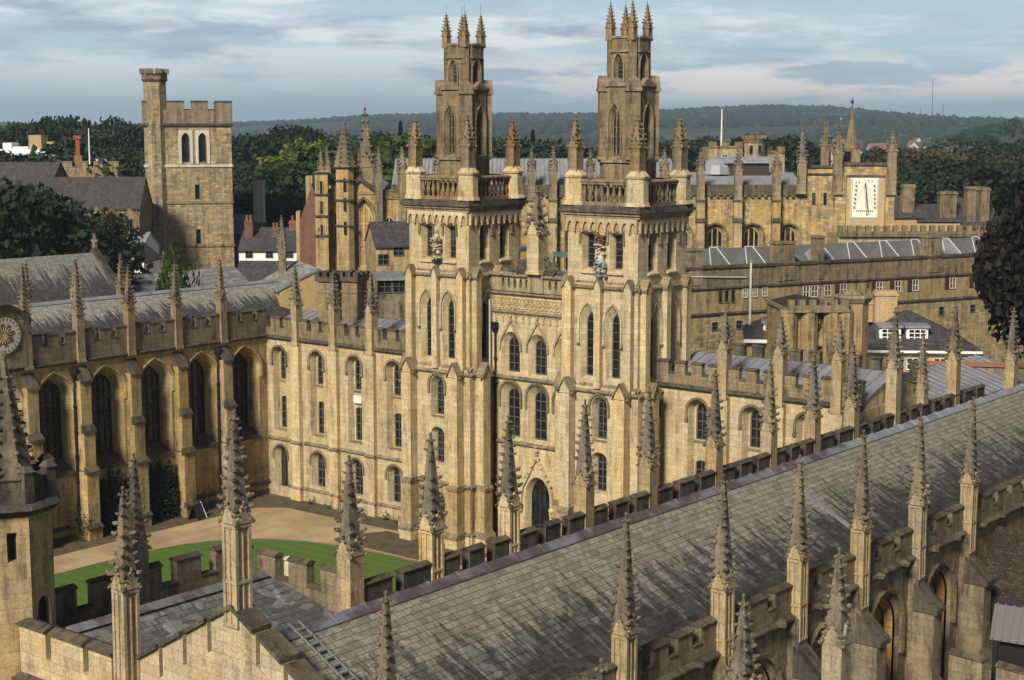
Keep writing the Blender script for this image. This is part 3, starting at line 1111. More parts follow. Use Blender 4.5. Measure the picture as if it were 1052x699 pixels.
def lodging(label, y_n, y_s, win_y, pin_y, door_y=None, ztop=18.3):
    off = (83.0, (y_n + y_s) / 2, 0)
    root = thing('lodging_range', label, 'college building', off)
    fr = Fr(83.0, 0, WEST)
    s0, s1 = -y_n, -y_s
    mb, sp, cp = MB(), MB(), MB()
    bay_windows(root, off, fr, mb, sp, [-y for y in win_y], None if door_y is None else -door_y, s0=s0, s1=s1)
    mb.box(83.95, 92.0, y_s, y_n, 0, 12.6)
    for ya, yb in ((y_s, y_s + .3), (y_n - .3, y_n)):
        mb.box(83.02, 83.95, ya, yb, 0, 12.6)
    mb.box(83.06, 83.95, y_s + .3, y_n - .3, 12.2, 12.6)
    for y in pin_y:
        pb = MB()
        fr.box(pb, -y - 0.45, -y + 0.45, -0.36, 0.02, 0.75, 12.45)
        fr.box(pb, -y - 0.55, -y + 0.55, -0.5, 0.02, 0.0, 0.9)
        pb.cur = 1
        fr.prof(pb, [(-0.36, 12.3), (-0.36, 12.45), (-.3, 12.5), (-.3, 12.3)], -y - 0.47, -y + 0.47)
        string(pb, fr, -y - 0.52, -y + 0.52, 4.70, 0.22, 0.14, -0.36)
        string(pb, fr, -y - 0.56, -y + 0.56, 1.04, 0.2, 0.14, -0.36)
        pb.build('buttress', ['cream_stone', 'grey_stone'], root, off)
    edges = [s0] + [v for y in pin_y for v in (-y - 0.52, -y + 0.52)] + [s1]
    for a, b_ in zip(edges[::2], edges[1::2]):
        if b_ > a:
            string(sp, fr, a, b_, 4.70, 0.22, 0.16)
            if door_y is not None and a < -door_y < b_:
                string(sp, fr, -door_y + 0.8, b_, 1.02, 0.2, 0.16)
            else:
                string(sp, fr, a, b_, 1.02, 0.2, 0.16)
    fr.box(mb, s0, s1, -0.14, 0.02, 0.0, 0.82)
    string(cp, fr, s0, s1, 12.85, 0.28, 0.24)
    mb.prism([(83.6, 12.6), (91.4, 12.6), (91.4, 13.0), (87.45, 14.2), (83.6, 13.0)], 'y', y_s + .1, y_s + .5)
    mb.build('wall', 'cream_stone', root, off)
    split_build(sp, 'string_course', 'grey_stone', root, off)
    pm = MB()
    stops = sorted([s0] + [-y for y in pin_y] + [s1])
    for i, (a, b_) in enumerate(zip(stops, stops[1:])):
        a2 = a + (0.36 if i else 0.0)
        b2 = b_ - (0.36 if i < len(stops) - 2 else 0.0)
        if b2 - a2 > 0.4:
            battlement(pm, fr, a2, b2, -0.10, 0.28, 12.9, 13.55, 14.25, 0.9, 0.5, capmb=cp)
        if i < len(stops) - 2:
            fr.box(pm, b_ - 0.36, b_ + 0.36, -0.10, 0.28, 12.9, 13.7)
    pm.build('parapet', 'grey_stone', root, off)
    # the parapet of the far side
    fe = Fr(92.0, 0, EAST)
    em = MB()
    battlement(em, fe, y_s + 0.3, y_n - 0.3, -0.05, 0.33, 12.6, 13.6, 14.35, 0.9, 0.6, capmb=cp)
    split_build(em, 'parapet', 'weathered_stone', root, off)
    split_build(cp, 'coping', 'weathered_stone', root, off)
    lead_roof_y(root, off, 83.3, 91.6, y_s + 0.05, y_n - 0.05, 13.1, 14.35)
    for y in pin_y:
        pinnacle(root, off, 82.98, y, 12.3, 15.5, ztop, 0.66, 'plain')
    return root, off, fr


ry, roff, rfr = lodging('crenellated cream stone range with four tall bays joining the dark-windowed library to the left tower', 93.2, 74.1,
                        [90.85, 86.65, 82.55, 78.5], [88.76, 84.6, 80.7], 90.85, 18.5)
pq = MB()
rfr.face(pq, [(-82.55 - .42 + a, 8.36 + b_) for a, b_ in ((0.08, 0), (.76, 0), (.84, .08), (.84, .5), (.76, .6), (.08, .6), (0, .5), (0, .08))], 0.25, 0.33)
pqo = pq.build('plaque', 'white_marble', ry, roff)
pqo['label'] = 'white marble tablet between two windows'
downpipe(ry, roff, rfr, -92.75, 0.2, 11.9)
lodging('crenellated cream stone range between the right tower and the slate-roofed chapel', 55.0, 40.7,
        [52.05, 48.1, 44.3], [50.15, 46.2, 42.3], None, 18.0)
# chimney stacks behind the left range
for lab, px_, py0, pw in (('chimney stack with crenellated cap behind the left range, farther from the tower', 340, 316, 1.45),
                          ('chimney stack with crenellated cap behind the left range, nearer the tower', 364, 316, 1.45)):
    p = onD(px_, 300, 122)
    t = thing('chimney_stack', lab, 'chimney', (p.x, p.y, 9.0), R(12), 'chimney stacks behind the left range')
    mb = MB()
    mb.cbox(0, 0, 0, pw, pw, 8.2)
    mb.cbox(0, 0, 7.3, pw * 1.08, pw * 1.08, 0.2)
    mb.build('stack', 'grey_stone', t)
    mb = MB()
    mb.cbox(0, 0, 8.2, pw * 1.25, pw * 1.25, 0.35)
    for i in range(3):
        for j in range(3):
            if (i, j) != (1, 1):
                mb.cbox((i - 1) * pw * .48, (j - 1) * pw * .48, 8.55, pw * .28, pw * .28, 0.4)
    mb.build('cap', 'weathered_stone', t)


# ================================================================ GATE TOWERS
def octagon_prism(mb, z0, z1, ap):
    mb.frus(0, 0, z0, z1, ap / math.cos(PI / 8), ap / math.cos(PI / 8), 8, PI / 8)


def gate_tower(cx, cy, label):
    T = thing('gate_tower', label, 'tower', (cx, cy, 0), 0, 'twin gate towers')
    off = (0, 0, 0)
    W_, S_ = Fr(0, 0, WEST), Fr(0, 0, SOUTH)
    rots = (WEST, SOUTH, EAST, NORTH)
    mb, sp, pl, dk, bw = MB(), MB(), MB(), MB(), MB()
    gl_lo = arch(0.80, 9.15, 11.2, 11.62, 'round', 10)
    gl_lo2 = arch(0.80, 5.70, 7.75, 8.05, 'round', 10)
    gl_g = arch(0.80, 1.3, 3.0, 3.4, 'round', 10)
    lan = arch(0.56, 13.2, 16.6, 17.3, 'point', 8)
    sqw = arch(0.62, 20.2, 22.0, 22.3, 'flat')
    for rot in rots:
        h1, h2, h3 = 3.12, 2.90, 2.75
        fr = Fr(math.sin(rot) * h1, -math.cos(rot) * h1, rot)
        # stages 1 and 2: one column of windows
        ops = []
        sc_ = 0.12
        for g, w2, zz0, zz1, zt in ((gl_lo, 1.25, 8.95, 11.25, 11.95), (gl_lo2, 1.25, 5.55, 7.8, 8.3), (gl_g, 1.25, 1.15, 3.05, 3.65)):
            ops.append((arch(w2, zz0, zz1, zt, 'round', 10, sc_), [(x + sc_, z) for x, z in g], 0.58))
        wall(mb, fr, [(-h1, 4.4), (h1, 4.4), (h1, 12.55), (-h1, 12.55)], ops[:2])
        wall(bw, fr, [(-h1, 0), (h1, 0), (h1, 4.4), (-h1, 4.4)], ops[2:])
        for g in (gl_lo, gl_lo2, gl_g):
            window(T, off, fr, sc_, 0.5, g, 2, 5)
        hood(sp, fr, arch(1.25, 10.7, 11.25, 12.0, 'round', 10, sc_)[1:] + [(sc_ - .625, 10.7)], 0.06, 0.15, 0.17)
        fr.box(sp, sc_ - .55, sc_ + .55, 0.02, 0.5, 8.9, 9.06)
        # stage 3: two lancets between ribs
        fr2 = Fr(math.sin(rot) * h2, -math.cos(rot) * h2, rot)
        ops = []
        for s in (-1.0, 1.0):
            ops.append((arch(1.12, 12.95, 16.75, 17.85, 'point', 8, s), [(x + s, z) for x, z in lan], 0.44))
            hood(pl, fr2, arch(1.12, 15.3, 16.75, 17.85, 'point', 8, s)[1:] + [(s - 0.56, 15.3)], 0.05, 0.14, 0.16)
            for sg in (-1, 1):
                c = fr2.P(s + sg * .68, -.1, 15.25)
                sp.lump(c, (.13, .13, .13), 3)
            window(T, off, fr2, s, 0.37, lan, 1, 7, 0.035)
        wall(mb, fr2, [(-h2, 12.5), (h2, 12.5), (h2, 19.2), (-h2, 19.2)], ops)
        # stage 4: two square-headed windows under label moulds
        fr3 = Fr(math.sin(rot) * h3, -math.cos(rot) * h3, rot)
        ops = []
        for s in (-1.08, 1.08):
            ops.append((arch(1.02, 20.0, 22.2, 22.42, 'flat', 4, s), [(x + s, z) for x, z in sqw], 0.5))
            window(T, off, fr3, s, 0.42, sqw, 1, 5, 0.04)
            hood(sp, fr3, [(s + .51, 21.75), (s + .51, 22.45), (s - .51, 22.45), (s - .51, 21.75)], 0.07, 0.13, 0.16)
            fr3.prof(pl, [(-.02, 19.78), (-.16, 19.85), (-.16, 19.93), (.45, 20.16), (.45, 19.9)], s - .58, s + .58)
        wall(mb, fr3, [(-h3, 19.1), (h3, 19.1), (h3, 23.4), (-h3, 23.4)], ops)
        # buttresses: a pair by the corners, and the slim middle rib of stage 3
        for s in (-(h1 - .95), h1 - .95):
            pb = MB()
            pb.cur = 0
            fr.box(pb, s - .38, s + .38, -.72, .02, 4.3, 12.3)
            pb.cur = 2
            fr.box(pb, s - .44, s + .44, -.84, .02, 0.9, 4.2)
            pb.cur = 0
            fr.box(pb, s - .56, s + .56, -1.0, .02, 0.0, 0.75)
            pb.cur = 1
            fr.prof(pb, [(0, 1.15), (-.84, 1.15), (-1.06, .86), (-1.06, .7), (0, .7)], s - .58, s + .58)
            pb.cur = 1
            fr.prof(pb, [(0, 4.5), (-.72, 4.5), (-.92, 4.3), (-.92, 4.12), (0, 4.12)], s - .48, s + .48)
            # gabled head
            pb.cur = 0
            fr.face(pb, [(s - .38, 12.3), (s + .38, 12.3), (s, 12.95)], -.72, .2)
            for sg in (-1, 1):
                P = [fr.P(s + sg * .52, -.84, 12.26), fr.P(s + sg * .52, .2, 12.26), fr.P(s, .2, 13.12), fr.P(s, -.84, 13.12),
                     fr.P(s + sg * .52, -.84, 12.12), fr.P(s + sg * .52, .2, 12.12), fr.P(s, .2, 12.97), fr.P(s, -.84, 12.97)]
                pb.cur = 1
                pb.add(P, [(0, 1, 2, 3), (4, 7, 6, 5), (0, 3, 7, 4), (1, 5, 6, 2), (0, 4, 5, 1)])
            pb.cur = 1
            string(pb, fr, -.62 + s - .0, s + .62, 12.12, .14, .12, -.60)
            pb.build('buttress', ['cream_stone', 'grey_stone', 'ochre_stone'], T)
        for s in (-(h2 - .55), 0.0, h2 - .55):
            pb = MB()
            wd = .27 if s else .24
            pb.cur = 0
            fr2.box(pb, s - wd, s + wd, -.42, .02, 12.5, 19.0)
            pb.cur = 0
            fr2.face(pb, [(s - wd, 19.0), (s + wd, 19.0), (s, 19.5)], -.42, .25)
            for sg in (-1, 1):
                P = [fr2.P(s + sg * (wd + .1), -.5, 18.98), fr2.P(s + sg * (wd + .1), .25, 18.98), fr2.P(s, .25, 19.64), fr2.P(s, -.5, 19.64),
                     fr2.P(s + sg * (wd + .1), -.5, 18.85), fr2.P(s + sg * (wd + .1), .25, 18.85), fr2.P(s, .25, 19.5), fr2.P(s, -.5, 19.5)]
                pb.cur = 1
                pb.add(P, [(0, 1, 2, 3), (4, 7, 6, 5), (0, 3, 7, 4), (1, 5, 6, 2), (0, 4, 5, 1)])
            pb.build('wall_rib', ['cream_stone', 'grey_stone'], T)
        e = h2 - .55
        for a, b_ in ((-h2, -e - .3), (-e + .3, -.27), (.27, e - .3), (e + .3, h2)):
            string(sp, fr2, a, b_, 19.05, .2, .16)
            fr2.prof(sp, [(0, 19.0), (.14, 19.35), (.14, 19.0)], a, b_)
        e = h1 - .95
        for a, b_ in ((-h1, -e - .46), (-e + .46, e - .46), (e + .46, h1)):
            string(sp, fr, a, b_, 12.35, .22, .18)
            fr.prof(sp, [(-.02, 12.38), (.22, 12.75), (.22, 12.3)], a, b_)
            string(sp, fr, a, b_, 4.45, .24, .18)
            string(sp, fr, a, b_, 1.05, .24, .18)
            fr.box(pl, a, b_, -.12, .02, 0, .82)
        # corbel table: a row of little pointed arches
        n = 9
        st = 2 * h3 / n
        for i in range(n):
            s = -h3 + i * st
            cut = [(s + .07, 22.66)] + [(s + st / 2 - (st / 2 - .07) * math.cos(t * PI / 8) * (1 - .25 * math.sin(t * PI / 4) ** 2), 22.66 + .5 * math.sin(t * PI / 8) ** .8) for t in range(1, 8)] + [(s + st - .07, 22.66)]
            fr3.face(pl, [(s, 22.58), (s + .05, 22.58)] + cut + [(s + st - .05, 22.58), (s + st - .002, 22.58), (s + st - .002, 23.4), (s, 23.4)], -.2, -.004)
            c = fr3.P(s, -.14, 22.54)
            pl.lump(c, (.09, .09, .09), i, 1, .2)
        fr3.box(dk, -h3, h3, -.03, -.001, 22.5, 23.3)
    mb.box(-1.9, 1.9, -1.9, 1.9, 0, 23.0)
    mb.build('wall', 'cream_stone', T)
    bw.build('base_wall', 'ochre_stone', T)
    split_build(pl, 'carved_moulding', 'cream_stone', T)
    dk.build('corbel_band', 'ochre_stone', T)
    split_build(sp, 'string_course', 'grey_stone', T)
    cm = MB()
    for h, z0, z1 in ((2.95, 23.4, 23.6), (3.06, 23.6, 23.78)):
        cm.box(-h, h, -h, h, z0, z1)
    cm.build('cornice', 'grey_stone', T)
    cm = MB()
    for h, z0, z1 in ((3.20, 23.78, 24.0), (3.10, 24.0, 24.2)):
        cm.box(-h, h, -h, h, z0, z1)
    cm.build('coping', 'weathered_stone', T)
    # pedestals and balustrade
    bal = MB()
    for rot in rots:
        fr = Fr(math.sin(rot) * 2.5, -math.cos(rot) * 2.5, rot)
        fr.box(bal, -1.95, 1.95, -.2, .2, 24.2, 24.42)
        fr.box(bal, -1.95, 1.95, -.2, .2, 25.52, 25.68)
        fr.prof(bal, [(-.26, 25.68), (.26, 25.68), (.26, 25.74), (0, 25.86), (-.26, 25.74)], -1.95, 1.95)
        for i in range(8):
            c = fr.P(-1.6 + i * 3.2 / 7, 0, 0)
            bal.lathe(c.x, c.y, [(.10, 24.42), (.10, 24.5), (.07, 24.55), (.14, 24.85), (.10, 25.05), (.065, 25.25), (.10, 25.42), (.11, 25.52)], 8)
    for sx in (-1, 1):
        for sy in (-1, 1):
            x, y = sx * 2.42, sy * 2.42
            ped = MB()
            ped.frus(x, y, 24.2, 24.45, .86, .78, 8, PI / 8)
            ped.frus(x, y, 24.45, 25.95, .72, .70, 8, PI / 8)
            ped.frus(x, y, 25.95, 26.08, .78, .82, 8, PI / 8)
            ped.frus(x, y, 26.08, 26.4, .78, .5, 8, PI / 8)
            ped.build('pedestal', 'cream_stone', T)
            pinnacle(T, off, x, y, 26.2, 27.85, 29.85, 0.72, 'lantern')
    bal.build('balustrade', 'lantern_stone', T)
    # lantern
    ln, lc = MB(), MB()
    octagon_prism(ln, 24.2, 26.9, 1.72)
    octagon_prism(lc, 26.9, 27.08, 1.86)
    l1 = arch(0.50, 27.35, 29.5, 30.3, 'point', 8)
    l2 = arch(0.42, 32.2, 33.0, 33.55, 'point', 8)
    for k in range(8):
        rot = WEST + k * PI / 4
        card = k % 2 == 0
        for ap, z0, z1, lw in ((1.5, 27.0, 31.9, l1), (1.12, 31.9, 34.8, l2)):
            fr = Fr(math.sin(rot) * ap, -math.cos(rot) * ap, rot)
            hw = ap * math.tan(PI / 8) + .002
            if card:
                big = lw is l1
                ow = arch(.92 if big else .74, lw[0][1] - .18, lw[2][1], max(p[1] for p in lw) + (.28 if big else .2), 'point', 8)
                wall(ln, fr, [(-hw, z0), (hw, z0), (hw, z1), (-hw, z1)], [(ow, lw, .3)])
                window(T, off, fr, 0, .24, lw, 2 if big else 1, 5, .03, 'lantern_stone', mull=.09)
                hood(lc, fr, ow[1:] + [ow[0]], .02, .1, .1)
            else:
                fr.face(ln, [(-hw, z0), (hw, z0), (hw, z1), (-hw, z1)], 0, .3)
        if not card:
            fr = Fr(0, 0, rot)
            fr.box(ln, -.43, .43, -1.92, -1.2, 27.08, 31.4)
            fr.box(lc, -.50, .50, -2.0, -1.1, 27.08, 27.25)
            fr.box(lc, -.52, .52, -2.03, -1.0, 31.4, 31.62)
            fr.box(lc, -.48, .48, -1.98, -.9, 31.62, 31.95)
            fr.face(lc, [(-.48, 31.95), (.48, 31.95), (0, 32.4)], -1.98, -1.0)
            fr.box(ln, -.25, .25, -1.38, -.9, 31.95, 34.9)
            a = fr.P(0, -1.2, 0)
            pinnacle(T, off, a.x, a.y, 34.6, 35.4, 36.95, 0.44, 'lantern')
            rod = MB()
            rod.tube([(a.x + .16, a.y + .16, 35.0), (a.x + .16, a.y + .16, 37.6)], .010, 5)
            rod.build('lightning_rod', 'black_iron', T)
        else:
            fr = Fr(0, 0, rot)
            fr.face(lc, [(-.6, 31.9), (.6, 31.9), (0, 32.25)], -1.58, -1.1)
    octagon_prism(lc, 31.7, 31.9, 1.62)
    octagon_prism(lc, 33.85, 33.98, 1.24)
    octagon_prism(ln, 33.98, 34.72, 1.16)
    octagon_prism(lc, 34.72, 34.86, 1.24)
    ln.build('lantern', 'lantern_stone', T)
    lc.build('lantern_moulding', 'grey_stone', T)
    return T


TL = gate_tower(83.4, 71.85, 'pinnacled gate tower with a white and gilt coat of arms between its top windows')
TR = gate_tower(83.4, 57.9, 'pinnacled gate tower with red, white and blue painted arms between its top windows')


def arms(root, mats, seed):
    """a carved and painted achievement standing out from the wall between the top windows"""
    rnd = random.Random(seed)
    fr = Fr(-2.75, 0, WEST)
    for name, mat, items in mats:
        mb = MB()
        for (s, z, rs, rz, t) in items:
            c = fr.P(s, -t, z)
            mb.lump(c, (0.22, rs, rz), rnd.randint(0, 9999), 2, 0.12)
        mb.build(name, mat, root, (0, 0, 0))


def spots(n, s, z, ss, zz, r, seed):
    rnd = random.Random(seed)
    return [(s + rnd.uniform(-ss, ss), z + rnd.uniform(-zz, zz), r * rnd.uniform(.6, 1.3), r * rnd.uniform(.6, 1.3), rnd.uniform(.2, .34)) for _ in range(n)]


arms(TL, [('arms_shield', 'dial_face', [(0, 20.75, .30, .5, .12), (0, 21.7, .16, .18, .2)] + spots(26, 0, 20.95, .40, .75, .065, 1)),
          ('arms_mantling', 'painted_red', spots(22, 0, 20.95, .36, .6, .055, 2)),
          ('arms_crest', 'gilt', [(0, 21.95, .08, .2, .2), (0, 21.4, .36, .05, .22)] + spots(34, 0, 20.85, .40, .65, .06, 3)),
          ('arms_bracket', 'black_iron', [(0, 19.98, .46, .09, .25), (0, 19.86, .2, .1, .2)])], 5)
arms(TR, [('arms_shield', 'dial_face', [(0, 20.9, .22, .6, .16)] + spots(34, 0, 20.9, .34, 1.0, .075, 4)),
          ('arms_mantling', 'painted_red', [(0, 22.2, .24, .14, .12)] + spots(30, 0, 21.85, .36, .5, .075, 6)),
          ('arms_supporter', 'painted_blue', [(.26, 20.3, .14, .4, .16), (-.1, 19.75, .22, .1, .18)] + spots(34, .05, 20.15, .38, .5, .085, 7)),
          ('arms_figure', 'painted_dark', spots(9, -.26, 20.4, .1, .35, .08, 11))], 9)


# ================================================================ GATE RANGE between the towers
def gate_range():
    off = (82.8, 64.8, 0)
    G = thing('gatehouse', 'ornate gatehouse front with ogee-headed windows between the two towers', 'college building', off)
    fr = Fr(82.8, 0, WEST)
    mb, sp, pl = MB(), MB(), MB()
    ops, wins = [], []
    s0, s1 = -69.0, -60.8
    WY = (67.15, 64.8, 62.45)
    up = arch(0.92, 12.35, 14.2, 14.75, 'round', 10)
    lo = arch(1.0, 7.8, 10.6, 11.15, 'round', 10)
    for y in WY:
        s = -y
        ops.append((arch(1.62, 12.15, 14.35, 15.15, 'round', 10, s), [(x + s, z) for x, z in up], .5))
        ops.append((arch(1.68, 7.55, 10.75, 11.6, 'round', 10, s), [(x + s, z) for x, z in lo], .5))
        window(G, off, fr, s, .42, up, 2, 4)
        window(G, off, fr, s, .42, lo, 2, 5)
        hood(sp, fr, arch(1.68, 9.9, 10.75, 11.62, 'round', 10, s)[1:] + [(s - .84, 9.9)], .04, .15, .16)
        # ogee head
        og = [(s + .84, 13.9), (s + .84, 14.35)]
        for i in range(1, 9):
            q = i / 8
            og.append((s + .84 * (1 - q) ** 0.85 * (1 + .1 * math.sin(q * PI)), 14.35 + 1.45 * (0.55 * math.sin(q * PI / 2) + .45 * q ** 3)))
        og += [(2 * s - a, b_) for a, b_ in og[-2::-1]]
        hood(pl, fr, og, .02, .13, .18)
        c = fr.P(s, -.14, 0)
        pl.lump((c.x, c.y, 15.95), (.16, .2, .2), 4, 1, .25)
        pl.lump((c.x, c.y, 16.25), (.1, .12, .16), 5, 1, .25)
    dr = arch(1.7, 0.1, 3.6, 4.95, 'round', 12)
    sd_ = -64.8
    ops.append((arch(2.15, 0.05, 3.7, 5.2, 'round', 12, sd_), [(x + sd_, z) for x, z in dr], .6))
    d = window(G, off, fr, sd_, .5, dr, 4, 6, .05, 'black_iron', name='gate', pane='window_glass')
    for y in (67.3, 62.3):
        g = arch(.8, 1.4, 3.2, 3.7, 'round', 10)
        ops.append((arch(1.3, 1.2, 3.3, 4.0, 'round', 10, -y), [(x - y, z) for x, z in g], .45))
        window(G, off, fr, -y, .38, g, 2, 4)
    wall(mb, fr, [(s0, 0), (s1, 0), (s1, 17.9), (s0, 17.9)], ops)
    mb.box(83.5, 90.5, 60.5, 69.2, 0, 18.6)
    # ogee canopy of the gate with finial
    og = [(sd_ + 1.3, 3.2), (sd_ + 1.15, 4.3)]
    for i in range(1, 11):
        q = i / 10
        og.append((sd_ + 1.15 * (1 - q) ** .8, 4.3 + 2.1 * (.5 * math.sin(q * PI / 2) + .5 * q ** 3)))
    og += [(2 * sd_ - a, b_) for a, b_ in og[-2::-1]]
    hood(pl, fr, og, .04, .2, .24)
    c = fr.P(sd_, -.18, 0)
    for z, r_ in ((6.55, .28), (6.85, .18), (7.1, .24), (7.35, .14)):
        pl.lump((c.x, c.y, z), (.2, r_, r_ * .7), int(z * 10), 1, .25)
    for q in (.25, .45, .65, .85):
        for sg in (-1, 1):
            c = fr.P(sd_ + sg * (1.35 * (1 - q) ** .8 + .15), -.2, 4.4 + 2.0 * (.5 * math.sin(q * PI / 2) + .5 * q ** 3))
            pl.lump(c, (.14, .14, .14), int(q * 100), 1, .3)
    for sg in (-1, 1):
        c = fr.P(sd_ + sg * 1.45, -.25, 3.1)
        pl.lump(c, (.26, .3, .2), 12, 1, .25)
        fr.box(pl, sd_ + sg * 1.45 - .2, sd_ + sg * 1.45 + .2, -.3, 0, 2.7, 3.0)
    string(sp, fr, s0, s1, 7.48, .22, .18)
    string(sp, fr, s0, s1, 12.05, .24, .2)
    string(sp, fr, s0, s1, 4.5, .2, .15) if False else None
    string(sp, fr, s0, s1, 16.62, .2, .2)
    string(sp, fr, s0, s1, 17.95, .26, .26)
    # label moulds between the heads, little blind arcade, carved frieze
    for i in range(14):
        a = s0 + (i + .5) * (s1 - s0) / 14
        hood(pl, fr, arch(.46, 15.95, 16.1, 16.36, 'round', 6, a)[1:] + [(a - .23, 15.95)], 0, .07, .09)
    for i in range(15):
        a = s0 + i * (s1 - s0) / 14
        c = fr.P(a, -.05, 15.9)
        pl.lump(c, (.07, .09, .1), i, 1, .2)
    fm = MB()
    fr.box(fm, s0, s1, -.05, .0, 16.68, 17.66)
    nq = 12
    for i in range(nq):
        a = s0 + (i + .5) * (s1 - s0) / nq
        for k in range(4):
            an = PI / 4 + k * PI / 2
            c = fr.P(a + .2 * math.cos(an), -.06, 17.16 + .2 * math.sin(an))
            P = []
            hood(fm, fr, [(a + .2 * math.cos(an) + .17 * math.cos(t * PI / 6), 17.16 + .2 * math.sin(an) + .17 * math.sin(t * PI / 6)) for t in range(13)], 0, .06, .07, -.05)
        c = fr.P(a, -.07, 17.16)
        fm.lump(c, (.06, .1, .1), i, 1, .2)
        for dz in (-.4, .4):
            c = fr.P(a + .34, -.07, 17.16 + dz * .6)
            fm.lump(c, (.05, .08, .08), i + 50, 1, .2)
    fm.build('frieze', 'cream_stone', G, off)
    # pierced parapet
    pm = MB()
    ops = []
    for y0, n in ((67.7, 5), (63.75, 5)):
        for i in range(n):
            y = y0 - i * .52 - (0 if y0 > 65 else .12)
            o = [(-y + .13 * math.cos(2 * PI * t / 12), 18.55 + .36 * math.sin(2 * PI * t / 12)) for t in range(12)]
            ops.append((o, o, .3))
    fb = Fr(82.62, 0, WEST)
    wall(pm, fb, [(s0, 18.0), (s1, 18.0), (s1, 19.05), (s0, 19.05)], ops)
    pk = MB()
    fb.box(pk, s0, s1, .24, .4, 18.0, 19.05)  # dark sheet added behind the ovals, its colour standing in for their shade
    pk.build('parapet_shade_sheet', 'weathered_stone', G, off)
    fb.box(pm, -65.45, -64.15, -.14, .5, 18.0, 19.4)
    pm.build('parapet', 'shaft_stone', G, off)
    fb.prof(sp, [(-.2, 19.05), (.45, 19.05), (.45, 19.15), (.1, 19.32), (-.2, 19.15)], s0, -65.46)
    fb.prof(sp, [(-.2, 19.05), (.45, 19.05), (.45, 19.15), (.1, 19.32), (-.2, 19.15)], -64.14, s1)
    # beasts crouching at the foot of the middle pinnacle
    for sg in (-1, 1):
        bm_ = MB()
        cx_, cy_ = 82.75, 64.8 + sg * 1.35
        for dy, dz, ry_, rz_, rx_ in ((.0, .35, .62, .30, .26), (-.45, .72, .28, .36, .24), (-.6, 1.1, .2, .2, .18), (.55, .2, .4, .16, .2), (-.2, .1, .5, .12, .3), (.95, .1, .35, .09, .12), (.1, .7, .3, .28, .1)):
            bm_.lump((cx_, cy_ + sg * dy * 1.0, 19.25 + dz), (rx_, ry_, rz_), int(dz * 100), 2, .1)
        for dy in (-.5, .3):
            bm_.tube([(cx_ - .2, cy_ + sg * dy, 19.6), (cx_ - .28, cy_ + sg * (dy - .15), 19.25)], .1, 6)
        bm_.build('carved_beast', 'weathered_stone', G, off, smooth=False)
    mb.build('wall', 'cream_stone', G, off)
    split_build(pl, 'carved_moulding', 'cream_stone', G, off)
    split_build(sp, 'string_course', 'grey_stone', G, off)
    rf = MB()
    rf.box(83.0, 90.4, 60.6, 69.1, 18.6, 18.8)
    rf.build('roof', 'lead_sheet', G, off)
    pinnacle(G, off, 82.72, 64.8, 19.3, 22.0, 25.2, 1.0, 'cream')
    wp = MB()
    wp.tube([(82.55, 68.85, 11.9), (82.55, 68.85, 17.3)], .07, 6)
    wp.build('pipe', 'white_paint', G, off)
    downpipe(G, off, fr, -68.45, 0.2, 15.0)


gate_range()
